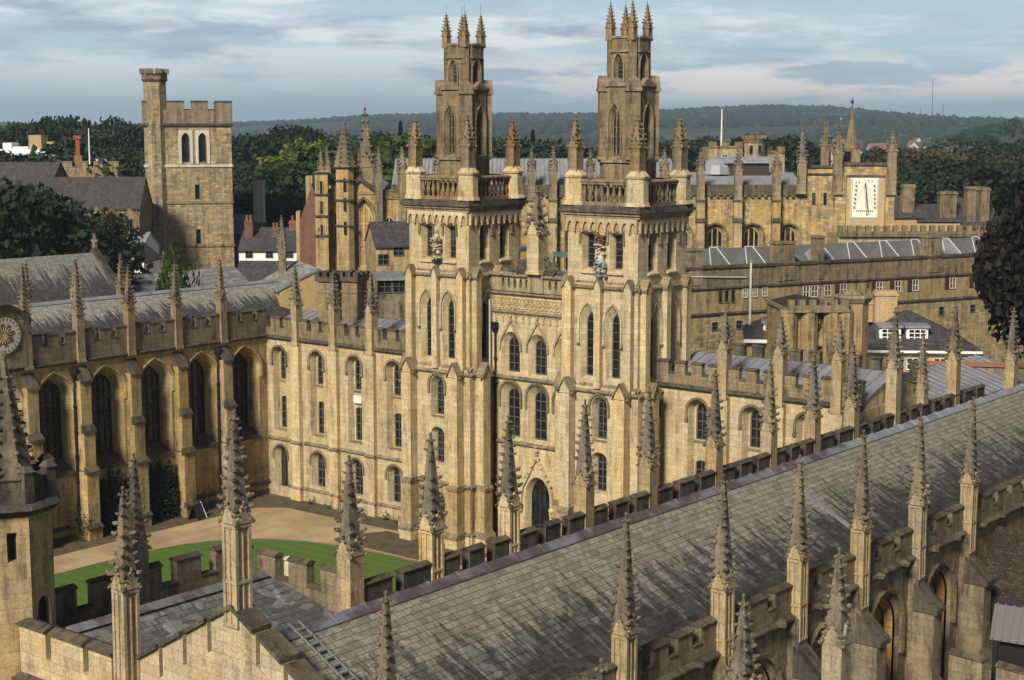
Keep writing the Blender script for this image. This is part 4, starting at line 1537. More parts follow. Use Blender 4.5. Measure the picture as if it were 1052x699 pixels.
# ================================================================ LIBRARY
def library():
    off = (66.0, 97.8, 0)
    L = thing('library', 'long library with tall dark round-headed windows, buttresses and lichen-streaked dark slate roof', 'college building', off)
    fr = Fr(0, 92.3, SOUTH)
    X0, X1 = 44.0, 83.0
    PX = [48.2, 52.5, 56.8, 61.1, 65.4, 69.75, 74.1, 78.45]
    WX = [(a + b_) / 2 for a, b_ in zip(PX, PX[1:])] + [80.65]
    mb, sp, cp = MB(), MB(), MB()
    ops = []
    inn = arch(2.15, 5.75, 10.5, 11.6, 'tudor', 12)
    for x in WX:
        mid = arch(2.75, 5.15, 10.55, 11.95, 'tudor', 12, x)
        ops.append((arch(3.0, 4.95, 10.6, 12.1, 'tudor', 12, x), mid, .25))
        wall(mb, fr, mid, [(mid, [(a + x, b_) for a, b_ in inn], .85)], .25)
        window(L, off, fr, x, 1.0, inn, 4, 14, .035, 'black_iron')
        hm = MB()
        hood(hm, fr, arch(3.0, 9.6, 10.6, 12.1, 'tudor', 12, x)[1:] + [(x - 1.5, 9.6)], .03, .16, .18)
        hm.build('hood_mould', 'ochre_stone', L, off)
        sm = MB()
        fr.prof(sm, [(-.14, 4.72), (-.14, 4.92), (.0, 4.99), (.3, 5.2), (1.08, 5.78), (1.08, 4.72)], x - 1.36, x + 1.36)
        sm.build('sill', 'weathered_stone', L, off)
    wall(mb, fr, [(X0, 0), (X1, 0), (X1, 12.75), (X0, 12.75)], ops)
    mb.box(X0 + .1, X1 - .05, 93.6, 103.2, 0, 12.7)
    for x in PX:
        pb = MB()
        fr.box(pb, x - .44, x + .44, -.62, .02, 7.9, 11.4)
        fr.box(pb, x - .46, x + .46, -.88, .02, 5.0, 7.9)
        fr.box(pb, x - .50, x + .50, -1.08, .02, 0.85, 4.9)
        fr.box(pb, x - .56, x + .56, -1.2, .02, 0, .85)
        pb.cur = 1
        fr.prof(pb, [(0, 12.45), (0, 12.1), (-.74, 11.25), (-.74, 11.4)], x - .5, x + .5)
        fr.prof(pb, [(-.6, 8.25), (-1.0, 7.85), (-1.0, 7.7), (-.6, 7.7)], x - .53, x + .53)
        fr.prof(pb, [(-.84, 5.3), (-1.22, 4.95), (-1.22, 4.78), (-.84, 4.78)], x - .57, x + .57)
        fr.prof(pb, [(-1.02, 1.15), (-1.32, .92), (-1.32, .78), (-1.02, .78)], x - .62, x + .62)
        pb.build('buttress', ['ochre_stone', 'weathered_stone'], L, off)
    st = [X0] + [v for x in PX for v in (x - .58, x + .58)] + [X1]
    for a, b_ in zip(st[::2], st[1::2]):
        string(sp, fr, a, b_, 1.1, .24, .2)
        fr.box(sp, a, b_, -.16, .02, 0, .4)
    split_build(sp, 'string_course', 'weathered_stone', L, off)
    string(cp, fr, X0, X1, 12.95, .3, .26)
    mb.build('wall', 'ochre_stone', L, off)
    pm = MB()
    stops = [X0] + PX + [X1]
    for i, (a, b_) in enumerate(zip(stops, stops[1:])):
        battlement(pm, fr, a + .33, b_ - (.33 if i < len(stops) - 2 else 0), -.1, .3, 12.95, 14.15, 14.85, .95, .5, capmb=cp)
        if b_ < X1:
            fr.box(pm, b_ - .33, b_ + .33, -.1, .3, 12.95, 14.3)
        # pale stones set in below the notches
        w_ = (b_ - a) / 3
    pm.build('parapet', 'grey_stone', L, off)
    cp.build('coping', 'weathered_stone', L, off)
    rf = MB()
    rf.prism([(92.7, 13.25), (97.6, 16.4), (103.0, 13.2), (103.0, 13.0), (97.6, 16.15), (92.7, 13.05)], 'x', X0, X1 + 8.4)
    ro = rf.build('roof', 'library_slate', L, off)
    rg = MB()
    rg.prism([(97.35, 16.3), (97.6, 16.52), (97.85, 16.3)], 'x', X0, X1 + 8.2)
    rg.build('ridge', 'ridge_lead_pale', ro, off)
    for i, x in enumerate(PX):
        pinnacle(L, off, x, 92.28, 12.7, 16.1, 19.25 + (.75 if x < 66 else 0), .60, 'grey')
    for i, x in enumerate(PX + [82.8]):
        pinnacle(L, off, x - 1.1, 103.2, 12.7, 16.4, 19.0, .60, 'grey')
    for x in (65.4 - .62, 78.45 - .62):
        downpipe(L, off, fr, x, .2, 11.6)
    # sundial in its arched stone frame, standing on the parapet
    sd_ = MB()
    cx_, cz_ = 59.2, 15.25
    out = [(cx_ - 1.75, 12.9), (cx_ + 1.75, 12.9), (cx_ + 1.75, 15.3)] + [(cx_ + 1.75 * math.cos(t * PI / 12), 15.3 + 1.85 * math.sin(t * PI / 12)) for t in range(1, 12)] + [(cx_ - 1.75, 15.3)]
    fr.face(sd_, out, -.35, .5)
    so = sd_.build('sundial_frame', 'grey_stone', L, off)
    mo = MB()
    hood(mo, fr, out[2:], .0, .22, .3, -.35)
    mo.build('frame_moulding', 'weathered_stone', so, off)

    def disc(mb, r0, r1, t0, t1, a0=0, a1=2 * PI, n=40, cx=cx_, cz=cz_):
        P, F_ = [], []
        for i in range(n + 1):
            a = a0 + (a1 - a0) * i / n
            for r, t in ((r0, t1), (r0, t0), (r1, t0), (r1, t1)):
                P.append(fr.P(cx + r * math.cos(a), t, cz + r * math.sin(a)))
        for i in range(n):
            for k in range(4):
                F_.append((4 * i + k, 4 * i + (k + 1) % 4, 4 * i + 4 + (k + 1) % 4, 4 * i + 4 + k))
        mb.add(P, F_)
    dm = MB()
    disc(dm, .02, 1.32, -.42, -.35)
    dl = dm.build('sundial', 'dial_face', L, off)
    rm = MB()
    disc(rm, .25, .62, -.44, -.42)
    for i in range(8):
        disc(rm, .62, .80, -.44, -.42, i * PI / 4, i * PI / 4 + .35, 4)
    rm.build('dial_ring', 'painted_red', dl, off)
    nm = MB()
    for i in range(24):
        a = i * 2 * PI / 24
        disc(nm, 1.0, 1.2, -.44, -.42, a, a + .05, 1)
    disc(nm, 1.26, 1.32, -.44, -.42)
    nm.build('dial_hours', 'dial_mark', dl, off)
    gm = MB()
    for i in range(16):
        a = i * 2 * PI / 16
        gm.tube([fr.P(cx_ + .25 * math.cos(a), -.45, cz_ + .25 * math.sin(a)), fr.P(cx_ + .58 * math.cos(a + .12), -.45, cz_ + .58 * math.sin(a + .12))], .03, 4)
    gm.build('dial_rays', 'gilt', dl, off)
    gn = MB()
    gn.tube([fr.P(cx_, -.42, cz_ + .4), fr.P(cx_, -.95, cz_ - .35)], .03, 5)
    gn.build('gnomon', 'black_iron', dl, off)
    return L


library()


# ================================================================ LEAFY THINGS
def leaf_cloud(mb, pts, size, rnd, flat=0.5):
    for p in pts:
        n = Vector((rnd.gauss(0, 1), rnd.gauss(0, 1), rnd.gauss(0, 1) + flat)).normalized()
        t = n.orthogonal().normalized()
        t = Matrix.Rotation(rnd.uniform(0, 6.28), 3, n) @ t
        b_ = n.cross(t)
        s = size * rnd.uniform(.6, 1.3)
        p = Vector(p)
        mb.add([p - t * s * .5, p + b_ * s * .32, p + t * s * .5, p - b_ * s * .32], [(0, 1, 2, 3)])


def ivy(x0, x1, z1, label):
    t = thing('ivy', label, 'ivy', ((x0 + x1) / 2, 92.2, 0), 0, 'ivy on the library wall')
    rnd = random.Random(int(x0 * 10))
    mb = MB()
    pts = []
    w_ = x1 - x0
    for i in range(2600):
        s = rnd.uniform(-.5, .5)
        z = rnd.random() ** .8
        top = z1 * (1 - .25 * abs(s * 2) ** 3) * (0.88 + .12 * math.sin(s * 21 + x0))
        pts.append((s * w_, -.05 - rnd.uniform(0, .55) * (1 - .4 * z), z * top))
    leaf_cloud(mb, pts, .26, rnd, 0)
    mb.build('foliage', 'leaf_dark', t, fixn=False)
    sm = MB()
    for i in range(4):
        x = (i - 1.5) * w_ * .18
        sm.tube([(x * .4, -.1, 0), (x * .8, -.12, z1 * .4), (x * 1.4, -.1, z1 * .85)], [.05, .035, .015], 5)
    sm.build('stem', 'bark', t)


ivy(66.5, 68.9, 4.7, 'dark ivy below a library window, reaching from the sill to the ground, left clump')
ivy(70.5, 73.3, 4.75, 'broad dark ivy clump below the next library window, beside the black signboard')
rs = random.Random(4)


def shrub(name, x, y, h, r, mat, label, n=260, stems=5, leaf=.16, group=None):
    t = thing(name, label, 'shrub', (x, y, 0), 0, group)
    mb, sm = MB(), MB()
    pts = []
    for i in range(stems):
        a = rs.uniform(0, 6.28)
        tip = (r * .7 * math.cos(a), r * .7 * math.sin(a), h * rs.uniform(.7, 1))
        sm.tube([(0, 0, 0), (tip[0] * .4, tip[1] * .4, tip[2] * .5), tip], [.03, .02, .01], 4)
        for k in range(n // stems):
            q = rs.uniform(.3, 1.1)
            pts.append((tip[0] * q + rs.gauss(0, r * .28), tip[1] * q + rs.gauss(0, r * .28), max(.05, tip[2] * q + rs.gauss(0, r * .25))))
    leaf_cloud(mb, pts, leaf, rs, .3)
    mb.build('foliage', mat, t, fixn=False)
    sm.build('stem', 'bark', t)
    return t


shrub('rose_bush', 64.3, 91.4, 2.4, .9, 'leaf_green', 'loose green climbing rose against the library wall near the turret', 300, 6)
for i, (x, y) in enumerate(((75.5, 91.6), (77.2, 91.8), (74.8, 91.5))):
    shrub('border_plant', x, y, 1.5, .6, 'leaf_green', 'small green plant in the border below the library wall', 120, 4, .14, 'plants in the library border')
for i, y in enumerate((86.9, 84.9, 83.0, 81.0, 79.0, 77.5)):
    shrub('edging_plant', 82.4, y, .45, .5, 'leaf_bright' if i % 2 else 'leaf_green', 'low green edging plant at the foot of the cream range', 90, 4, .12, 'plants along the cream range')
p = onZ(192, 529)
t = thing('signboard', 'black folding signboard standing on the border by the ivy', 'sign', (73.8, 90.2, 0), R(20))
mb = MB()
for sg in (-1, 1):
    mb.add([(-.55, sg * .5, 0), (.55, sg * .5, 0), (.55, sg * .04, 1.15), (-.55, sg * .04, 1.15), (-.55, sg * .46, 0), (.55, sg * .46, 0), (.55, 0, 1.15), (-.55, 0, 1.15)],
           [(0, 1, 2, 3), (4, 7, 6, 5), (0, 3, 7, 4), (1, 5, 6, 2), (0, 4, 5, 1), (3, 2, 6, 7)])
mb.build('board', 'black_iron', t)
mb = MB()
for sg in (-1, 1):
    mb.tube([(.58, sg * .52, 0), (.58, 0, 1.2)], .03, 5)
mb.build('frame', 'pale_panel', t)


# ================================================================ CHAPEL (nave, ante-chapel arm and western gable)
def chapel():
    off = (58, 34, 0)
    K = thing('chapel', 'long chapel in the foreground with streaked stone-slate roof, battlements and crocketed pinnacles', 'chapel', off)
    S = Fr(0, 27.6, SOUTH)
    N = Fr(0, 40.4, NORTH)
    Wf = Fr(29.0, 0, WEST)
    XE = 100.0
    SP = [28.6, 39.55, 45.6, 50.95, 56.1, 61.47, 66.85]
    mb, sp, cp, pm = MB(), MB(), MB(), MB()
    # ---- south wall with deep moulded windows
    ops = []
    inn = arch(1.75, 3.6, 7.9, 8.95, 'round', 12)
    xs = [31.4, 36.8] + [(a + b_) / 2 for a, b_ in zip(SP[1:], SP[2:])]
    for x in xs:
        A1 = arch(3.1, 2.9, 8.1, 9.75, 'round', 12, x)
        A2 = arch(2.75, 3.1, 8.05, 9.5, 'round', 12, x)
        A3 = arch(2.35, 3.3, 7.98, 9.25, 'round', 12, x)
        ops.append((A1, A2, .12))
        sm = MB()
        wall(sm, S, A2, [(A2, A3, .3)], .22)
        wall(sm, S, A3, [(A3, [(a + x, b_) for a, b_ in inn], .4)], .6)
        sm.build('window_surround', 'warm_stone', K, off)
        window(K, off, S, x, .9, inn, 3, 6, .05, 'warm_stone', mull=.14)
        hm = MB()
        hood(hm, S, arch(3.1, 6.8, 8.1, 9.77, 'round', 12, x)[1:] + [(x - 1.55, 6.8)], .02, .18, .2)
        hm.build('hood_mould', 'grey_stone', K, off)
    wall(mb, S, [(29.2, 0), (XE, 0), (XE, 10.75), (29.2, 10.75)], ops)
    mb.box(29.2, XE, 28.9, 39.2, 0, 10.5)
    mb.box(29.2, XE, 39.2, 40.4, 0, 10.6)
    # buttresses under the pinnacles
    for x in SP:
        pb = MB()
        S.box(pb, x - .42, x + .42, -1.25, .02, 5.2, 8.9)
        S.box(pb, x - .45, x + .45, -1.75, .02, 0, 5.1)
        S.box(pb, x - .36, x + .36, -.45, .02, 8.9, 10.8)
        pb.cur = 1
        S.prof(pb, [(-.3, 9.75), (-1.4, 8.75), (-1.4, 8.55), (-.3, 8.55)], x - .48, x + .48)
        S.prof(pb, [(-1.2, 5.6), (-1.9, 5.0), (-1.9, 4.8), (-1.2, 4.8)], x - .52, x + .52)
        pb.build('buttress', ['grey_stone', 'weathered_stone'], K, off)
    string(cp, S, 29.2, XE, 10.95, .34, .3)
    ax = [29.2, 34.1] + SP[1:] + [72.0, 77.2, 82.5, 87.8, 93.0, XE]
    for i, (a, b_) in enumerate(zip(ax, ax[1:])):
        battlement(pm, S, a + .33, b_ - .33, -.08, .34, 10.95, 11.45, 12.0, 1.05, .55, capmb=cp)
        S.box(pm, b_ - .33, b_ + .33, -.08, .34, 10.95, 11.6)
        for q in (.28, .72):
            c = S.P(a + (b_ - a) * q, -.3, 10.85)
            cp.lump(c, (.2, .26, .16), i, 1, .3)
    for x in SP:
        pinnacle(K, off, x, 27.42, 9.9 if x > 30 else 10.8, 13.15, 17.05, .60, 'fluted')
    # ---- north parapet (its battlements show above the ridge)
    NP = [40.2, 44.75, 49.65, 54.95, 60.05, 65.95, 71.4, 76.25, 80.9]
    nb = MB()
    stops = NP + [86.2, 91.2, 96.0, XE]
    for a, b_ in zip(stops, stops[1:]):
        battlement(nb, N, -b_ + .42, -a - .42, -.06, .36, 10.5, 11.15, 12.0, 1.2, .62, capmb=None)
        N.box(nb, -b_ - .42, -b_ + .42, -.06, .36, 10.5, 11.3)
    nb.build('parapet', 'weathered_stone', K, off)
    for i, x in enumerate(NP):
        pinnacle(K, off, x, 40.35, 10.4, 13.3, 17.05, .72 if i < 2 else .66, 'plain' if i == 0 else ('fluted_plain' if i < 3 else 'plain'))
    for x, zt, a in ((86.3, 18.4, .7), (90.4, 16.6, .6), (95.1, 17.9, .7), (104.9, 16.8, .7)):
        pinnacle(K, off, x, 40.35, 10.4, zt - 3.6, zt, a, 'plain')
    # ---- roof
    rf = MB()
    rf.prism([(28.0, 10.95), (33.8, 14.0), (39.9, 10.9), (39.9, 10.7), (33.8, 13.75), (28.0, 10.75)], 'x', 29.7, XE)
    ro = rf.build('roof', 'chapel_slate', K, off)
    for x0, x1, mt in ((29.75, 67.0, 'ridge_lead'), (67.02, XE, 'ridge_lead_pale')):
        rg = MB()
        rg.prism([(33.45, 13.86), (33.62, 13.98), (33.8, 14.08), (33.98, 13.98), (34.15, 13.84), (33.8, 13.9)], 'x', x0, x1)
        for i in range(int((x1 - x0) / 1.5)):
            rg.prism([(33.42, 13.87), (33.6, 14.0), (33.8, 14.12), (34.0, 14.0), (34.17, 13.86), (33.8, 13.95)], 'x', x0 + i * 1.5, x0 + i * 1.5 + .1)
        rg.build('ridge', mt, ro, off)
    fl = MB()
    sl = lambda y: 14.0 - (33.8 - y) * 3.05 / 5.8
    fl.add([(60.0, 32.4, sl(32.4) + .03), (60.35, 32.4, sl(32.4) + .03), (60.35, 28.7, sl(28.7) + .03), (60.0, 28.7, sl(28.7) + .03),
            (60.0, 32.4, sl(32.4) - .05), (60.35, 32.4, sl(32.4) - .05), (60.35, 28.7, sl(28.7) - .05), (60.0, 28.7, sl(28.7) - .05)],
           [(0, 1, 2, 3), (4, 7, 6, 5), (0, 3, 7, 4), (1, 5, 6, 2), (0, 4, 5, 1), (3, 2, 6, 7)])
    fl.build('flashing', 'lead_sheet', ro, off)
    for x, y in ((66.5, 29.3),):
        vm = MB()
        vm.frus(x, y, sl(y), sl(y) + .45, .07, .06, 8)
        vm.frus(x, y, sl(y) + .45, sl(y) + .52, .11, .08, 8)
        vm.build('roof_vent', 'pale_panel', ro, off)
    # ---- western gable with stepped battlements on the rake
    gm = MB()
    ap, ez = (34.0, 15.15), 11.9
    g0, g1 = 28.2, 39.8
    poly = [(-g1, 0), (-g0, 0), (-g0, ez), (-ap[0], ap[1]), (-g1, ez)]
    iw = arch(4.0, 3.0, 7.2, 9.8, 'point', 12, -34)
    Wf.face(gm, [(-g1, 0), (-g0, 0), (-g0, ez - .95), (-ap[0], ap[1] - .95), (-g1, ez - .95)], 0, .55)
    for sg in (-1, 1):
        e = g1 if sg > 0 else g0
        L_ = e - ap[0]
        n = 5
        for i in range(n):
            q0, q1 = i / n + .0, (i + .84) / n
            y0, y1 = ap[0] + L_ * q0, ap[0] + L_ * q1
            z0, z1 = ap[1] + (ez - ap[1]) * q0, ap[1] + (ez - ap[1]) * q1
            Wf.face(gm, [(-y0, z0 - .94), (-y0, z0), (-y1, z1), (-y1, z1 - .94)], .03, .52)
            Wf.face(cp, [(-y0, z0 + .003), (-y0, z0 + .15), (-y1, z1 + .15), (-y1, z1 + .003)], -.1, .66)
    gm.build('gable', 'cream_stone', K, off)
    # ---- north arm of the ante-chapel
    mb.box(29.35, 40.2, 40.4, 46.9, 0, 10.6)
    mb.box(29.05, 29.35, 39.8, 47.2, 0, 10.6)
    E_ = Fr(40.5, 0, EAST)
    N2 = Fr(0, 47.25, NORTH)
    wb = MB()
    Wf.box(wb, -47.2, -39.85, 0, .5, 10.6, 11.55)
    a = -47.2
    for ww in (1.75, 1.75, 1.75, 1.2):
        Wf.box(wb, a, a + ww, .003, .497, 11.55, 12.45)
        Wf.prof(cp, [(-.1, 12.45), (.6, 12.45), (.6, 12.52), (.25, 12.66), (-.1, 12.52)], a - .04, a + ww + .04)
        a += ww + .3
    wb.build('parapet', 'cream_stone', K, off)
    string(cp, Wf, -47.2, -28.6, 10.75, .34, .28)
    nb = MB()
    battlement(nb, N2, -40.4, -29.6, 0, .4, 10.6, 11.6, 12.45, 1.15, .75, capmb=cp)
    battlement(nb, E_, 40.85, 47.2, -.02, .38, 10.6, 11.6, 12.45, 1.15, .75, capmb=cp)
    nb.build('parapet', 'grey_stone', K, off)
    r2 = MB()
    P = [(29.75, 40.6, 10.9), (29.75, 43.3, 12.35), (29.75, 46.3, 10.9), (39.9, 46.3, 10.9), (38.6, 43.3, 12.35), (39.9, 40.6, 10.9)]
    Q = [(x, y, z - .2) for x, y, z in P]
    r2.add(P + Q, [(0, 5, 4, 1), (1, 4, 3, 2), (4, 5, 3), (0, 1, 7, 6), (1, 2, 8, 7), (2, 3, 9, 8), (3, 5, 11, 9), (5, 0, 6, 11), (6, 7, 10, 11), (7, 8, 9, 10), (9, 11, 10)])
    ro2 = r2.build('roof', 'small_slate', K, off)
    rg = MB()
    rg.prism([(43.0, 12.3), (43.3, 12.5), (43.6, 12.3)], 'x', 29.8, 38.6)
    rg.build('ridge', 'ridge_lead', ro2, off)
    gt = MB()
    gt.box(29.6, 39.9, 46.3, 46.9, 10.6, 10.8)
    gt.build('gutter', 'purple_lead', K, off)
    mb.build('wall', 'grey_stone', K, off)
    pm.build('parapet', 'grey_stone', K, off)
    split_build(cp, 'coping', 'weathered_stone', K, off)
    pinnacle(K, off, 35.6, 47.1, 10.5, 13.3, 16.95, .62, 'grey')
    pinnacle(K, off, 29.25, 34.0, 14.6, 17.75, 21.0, .60, 'fluted')
    pinnacle(K, off, 28.75, 38.75, 8.5, 14.9, 18.0, .60, 'fluted')
    # ---- stair turret at the north-west corner
    tm, tc_ = MB(), MB()
    x, y, r = 29.6, 46.1, 1.36
    tw = MB()
    for k in range(8):
        rot = WEST + k * PI / 4 + R(14)
        f = Fr(x + math.sin(rot) * r, y - math.cos(rot) * r, rot)
        hw = r * math.tan(PI / 8) + .003
        ops = []
        if k == 1:
            ops = [(arch(.34, 14.6, 15.6, 15.62, 'flat'), arch(.26, 14.65, 15.6, 15.6, 'flat'), .3)]
            o_ = ops[0][1]
            window(K, off, f, 0, .28, o_, 1, 2, .03, 'black_iron')
        if k == 2:
            ops = [(arch(.62, 11.3, 12.8, 13.25, 'round', 8), arch(.56, 11.3, 12.8, 13.2, 'round', 8), .22)]
            window(K, off, f, 0, .18, ops[0][1], 1, 2, .05, 'dark_door', name='door', pane='dark_door')
        wall(tw, f, [(-hw, 0), (hw, 0), (hw, 16.2), (-hw, 16.2)], ops)
    tw.build('turret', 'shaft_stone', K, off)
    k8 = 1 / math.cos(PI / 8)
    ro_ = PI / 8 + R(14)
    tc_.frus(x, y, 16.15, 16.4, (r + .05) * k8, (r + .3) * k8, 8, ro_)
    tc_.frus(x, y, 16.4, 16.6, (r + .34) * k8, (r + .2) * k8, 8, ro_)
    tc_.frus(x, y, 16.6, 17.0, (r + .06) * k8, (r + .04) * k8, 8, ro_)
    for k in range(8):
        a = ro_ + k * PI / 4
        tc_.cbox(x + math.cos(a) * (r + .05), y + math.sin(a) * (r + .05), 16.5, .36, .36, 1.15)
        tc_.sq(x + math.cos(a) * (r + .05), y + math.sin(a) * (r + .05), 17.65, 17.85, .46, .2)
        m_ = a + PI / 8
        f = Fr(x + math.sin(m_ + PI / 2) * (r - .05), y - math.cos(m_ + PI / 2) * (r - .05), m_ + PI / 2)
        f.box(tc_, -.34, .34, -.05, .2, 17.0, 17.4)
        f.prof(tc_, [(-.12, 17.4), (.28, 17.4), (.28, 17.44), (.08, 17.56), (-.12, 17.44)], -.36, .36)
    tc_.build('turret_parapet', 'weathered_stone', K, off)
    ts = MB()
    ts.frus(x, y, 17.0, 21.3, 1.0, .12, 8, ro_)
    for k in range(8):
        a = ro_ + k * PI / 4
        for i in range(9):
            z = 17.35 + i * .42
            rr = 1.0 - .88 * (z - 17) / 4.3 + .05
            s_ = .12 - .006 * i
            ts.lump((x + math.cos(a) * rr, y + math.sin(a) * rr, z), (s_, s_, s_ * .8), k * 9 + i, 1, .3)
    ts.lump((x, y, 21.4), (.17, .17, .2), 3, 1, .2)
    ts.build('turret_spire', 'spire_stone', K, off)
    return K


chapel()

# roof ladder lying on the slates beside the ridge
sl = lambda y: 14.0 - (33.8 - y) * 3.05 / 5.8
t = thing('roof_ladder', 'grey roof ladder hooked over the chapel ridge near its western gable', 'ladder', (31.35, 33.0, 13.6))
mb = MB()
nv = .09
for dx in (-.2, .2):
    mb.tube([(dx, 33.95 - 33, 14.16 - 13.6), (dx, .75, sl(33.75) + .12 - 13.6), (dx, 28.6 - 33, sl(28.6) + .12 - 13.6)], .04, 6)
mb.build('rail', 'dull_lead', t)
mb = MB()
for i in range(17):
    y = 33.6 - i * .3
    mb.cbox(0, y - 33, sl(y) + .10 - 13.6, .5, .09, .05)
mb.build('rung', 'lead_sheet', t)

t = thing('vent_pot', 'small cream-white vent pot on the ante-chapel parapet by the lawn', 'vent', (40.7, 44.2, 11.6))
mb = MB()
mb.lathe(0, 0, [(.22, 0), (.22, .55), (.17, .6), (.17, .62)], 12)
mb.build('pot', 'pale_render', t)
mb = MB()
mb.lathe(0, 0, [(.1, .6), (.24, .68), (.24, .74), (.05, .8)], 12)
mb.build('cap', 'pale_render', t)

# pinnacled piers that stand south of the chapel
for x, y, zt, lab in ((30.7, 22.0, 15.7, 'pinnacled stone pier south of the chapel, only its mossy tip in view'),
                      (37.75, 22.0, 15.85, 'pinnacled stone pier before the chapel battlements, with a mossy green tip'),
                      (43.55, 22.0, 15.9, 'pinnacled stone pier with gabled shaft and dense crockets, before the chapel windows')):
    t = thing('buttress_pier', lab, 'pier', (x, y, 0), 0, 'pinnacled piers south of the chapel')
    mb = MB()
    mb.cbox(0, 0, 0, 1.3, 1.3, 8.2)
    mb.sq(0, 0, 8.2, 8.7, 1.3, .8)
    mb.build('pier', 'grey_stone', t)
    pinnacle(t, (0, 0, 0), 0, 0, 8.5, zt - 3.0, zt, .68, 'plain')

# low outbuilding by the south wall
o = (70.3, 18.5, 0)
t = thing('stone_slate_outbuilding', 'low outbuilding with dark brown stone-slate roof against the chapel wall', 'building', o)
mb = MB()
mb.box(66.9, 73.7, 9.8, 27.3, 0, 4.8)
mb.prism([(67.0, 4.8), (73.6, 4.8), (70.3, 10.0)], 'y', 9.9, 27.2)
mb.build('wall', 'rubble_stone', t, o)
mb = MB()
gable_roof_y(mb, 66.5, 74.1, 9.6, 27.45, 4.4, 10.4, .2)
mb.build('roof', 'brown_stone_slate', t, o)
p = onD(1043, 640, 60)
o = (p.x, p.y, 0)
t = thing('lead_hood', 'small purple lead-covered canopy on a dark frame beside the brown roof', 'canopy', o, R(8))
mb = MB()
mb.prism([(-.75, 8.9), (.9, 8.9), (.9, 10.2), (-.1, 10.2)], 'y', -1.0, .8)
for i in range(6):
    mb.prism([(-.76, 8.92), (-.1, 10.22), (-.1, 10.27), (-.78, 8.97)], 'y', -.95 + i * .32, -.90 + i * .32)
mb.build('roof', 'purple_lead', t)
mb = MB()
for sx in (-.55, .75):
    for sy in (-.8, .6):
        mb.cbox(sx, sy, 0, .2, .2, 8.9)
mb.box(-.4, .7, -.7, .5, 0, 8.8)
mb.build('frame', 'black_iron', t)
p0, p1 = onD(975, 668, 59), onD(1110, 668, 55)
ang = math.atan2(p1.y - p0.y, p1.x - p0.x)
Ln = (p1 - p0).length
t = thing('garden_wall', 'battlemented stone wall in front of the brown-roofed outbuilding', 'wall', (p0.x, p0.y, 0), ang)
mb, cm = MB(), MB()
f = Fr(0, 0, 0)
battlement(mb, f, 0, Ln, 0, .5, 0, 7.6, 8.6, 1.5, .6, capmb=cm)
mb.build('wall', 'grey_stone', t)
cm.build('coping', 'weathered_stone', t)
# ================================================================ BEYOND THE QUADRANGLE
CA = HEAD - PI / 2                  # local x to the right of the view, local y away from it
HD = 1614.6


def zp(y, D, x=526):
    return onD(x, y, D).z


def base(x, D):
    p = onD(x, 300, D)
    return Vector((p.x, p.y, 0))


def lx(x, x0, D):                   # sideways metres from pixel x0 to pixel x
    return (x - x0) * D / HD


def simple_gable(mb, rf, x0, x1, y0, y1, ze, zr, along='x', over=.25, th=.15):
    mb.box(x0, x1, y0, y1, 0, ze)
    if along == 'x':
        ym = (y0 + y1) / 2
        mb.prism([(y0 + .01, ze), (y1 - .01, ze), (ym, zr - .05)], 'x', x0 + .01, x1 - .01)
        gable_roof_x(rf, x0 - over * .4, x1 + over * .4, y0 - over, y1 + over, ze - over * (zr - ze) / ((y1 - y0) / 2), zr + .08, th)
    else:
        xm = (x0 + x1) / 2
        mb.prism([(x0 + .01, ze), (x1 - .01, ze), (xm, zr - .05)], 'y', y0 + .01, y1 - .01)
        gable_roof_y(rf, x0 - over, x1 + over, y0 - over * .4, y1 + over * .4, ze - over * (zr - ze) / ((x1 - x0) / 2), zr + .08, th)


def flatwin(root, x, y, z, w_, h_, rot=0.0, cols=2, rows=2, mat='white_paint', bar=.05):
    out = [(-w_ / 2, z), (w_ / 2, z), (w_ / 2, z + h_), (-w_ / 2, z + h_)]
    return window(root, (0, 0, 0), Fr(x, y, rot), 0, -.04, out, cols, rows, bar, mat)


def stack(root, x, y, z0, z1, a, mat, pots=2):
    mb = MB()
    mb.cbox(x, y, z0, a * 1.3, a, z1 - z0)
    mb.cbox(x, y, z1 - .35, a * 1.45, a * 1.15, .18)
    c = mb.build('chimney', mat, root)
    for i in range(pots):
        pm = MB()
        xx = x + (i - (pots - 1) / 2) * a * .6
        pm.lathe(xx, y, [(.16, z1), (.13, z1 + .3), (.16, z1 + .6), (.12, z1 + .6)], 8)
        pm.build('chimney_pot', 'terracotta', c)


# ---- great slate roof rising behind the library
o = (72, 110, 0)
t = thing('slate_roofed_hall', 'tall dark slate roof with lichen-white ridge rising behind the library, gable cross at its end', 'college building', o)
mb, rf = MB(), MB()
mb.box(50, 79.9, 104.2, 115.8, 0, 13.2)
mb.prism([(104.2, 13.2), (115.8, 13.2), (110, 18.5)], 'x', 50, 79.9)
mb.build('wall', 'grey_stone', t, o)
gable_roof_x(rf, 50, 79.6, 103.8, 116.2, 12.7, 18.7)
ro = rf.build('roof', 'hall_slate', t, o)
cm = MB()
for y0, y1, z0, z1 in ((103.7, 110, 12.95, 19.1), (116.3, 110, 12.95, 19.1)):
    cm.add([(79.6, y0, z0), (80.2, y0, z0), (80.2, y1, z1), (79.6, y1, z1), (79.6, y0, z0 - .6), (80.2, y0, z0 - .6), (80.2, y1, z1 - .6), (79.6, y1, z1 - .6)],
           [(0, 1, 2, 3), (4, 7, 6, 5), (0, 4, 5, 1), (1, 5, 6, 2), (2, 6, 7, 3), (3, 7, 4, 0)])
cm.build('coping', 'weathered_stone', t, o)
fm = MB()
fm.cbox(79.9, 110, 19.0, .3, .3, .7)
fm.cbox(79.9, 110, 19.6, .2, .8, .2)
fm.cbox(79.9, 110, 19.5, .2, .2, .8)
fm.build('cross', 'grey_stone', t, o)

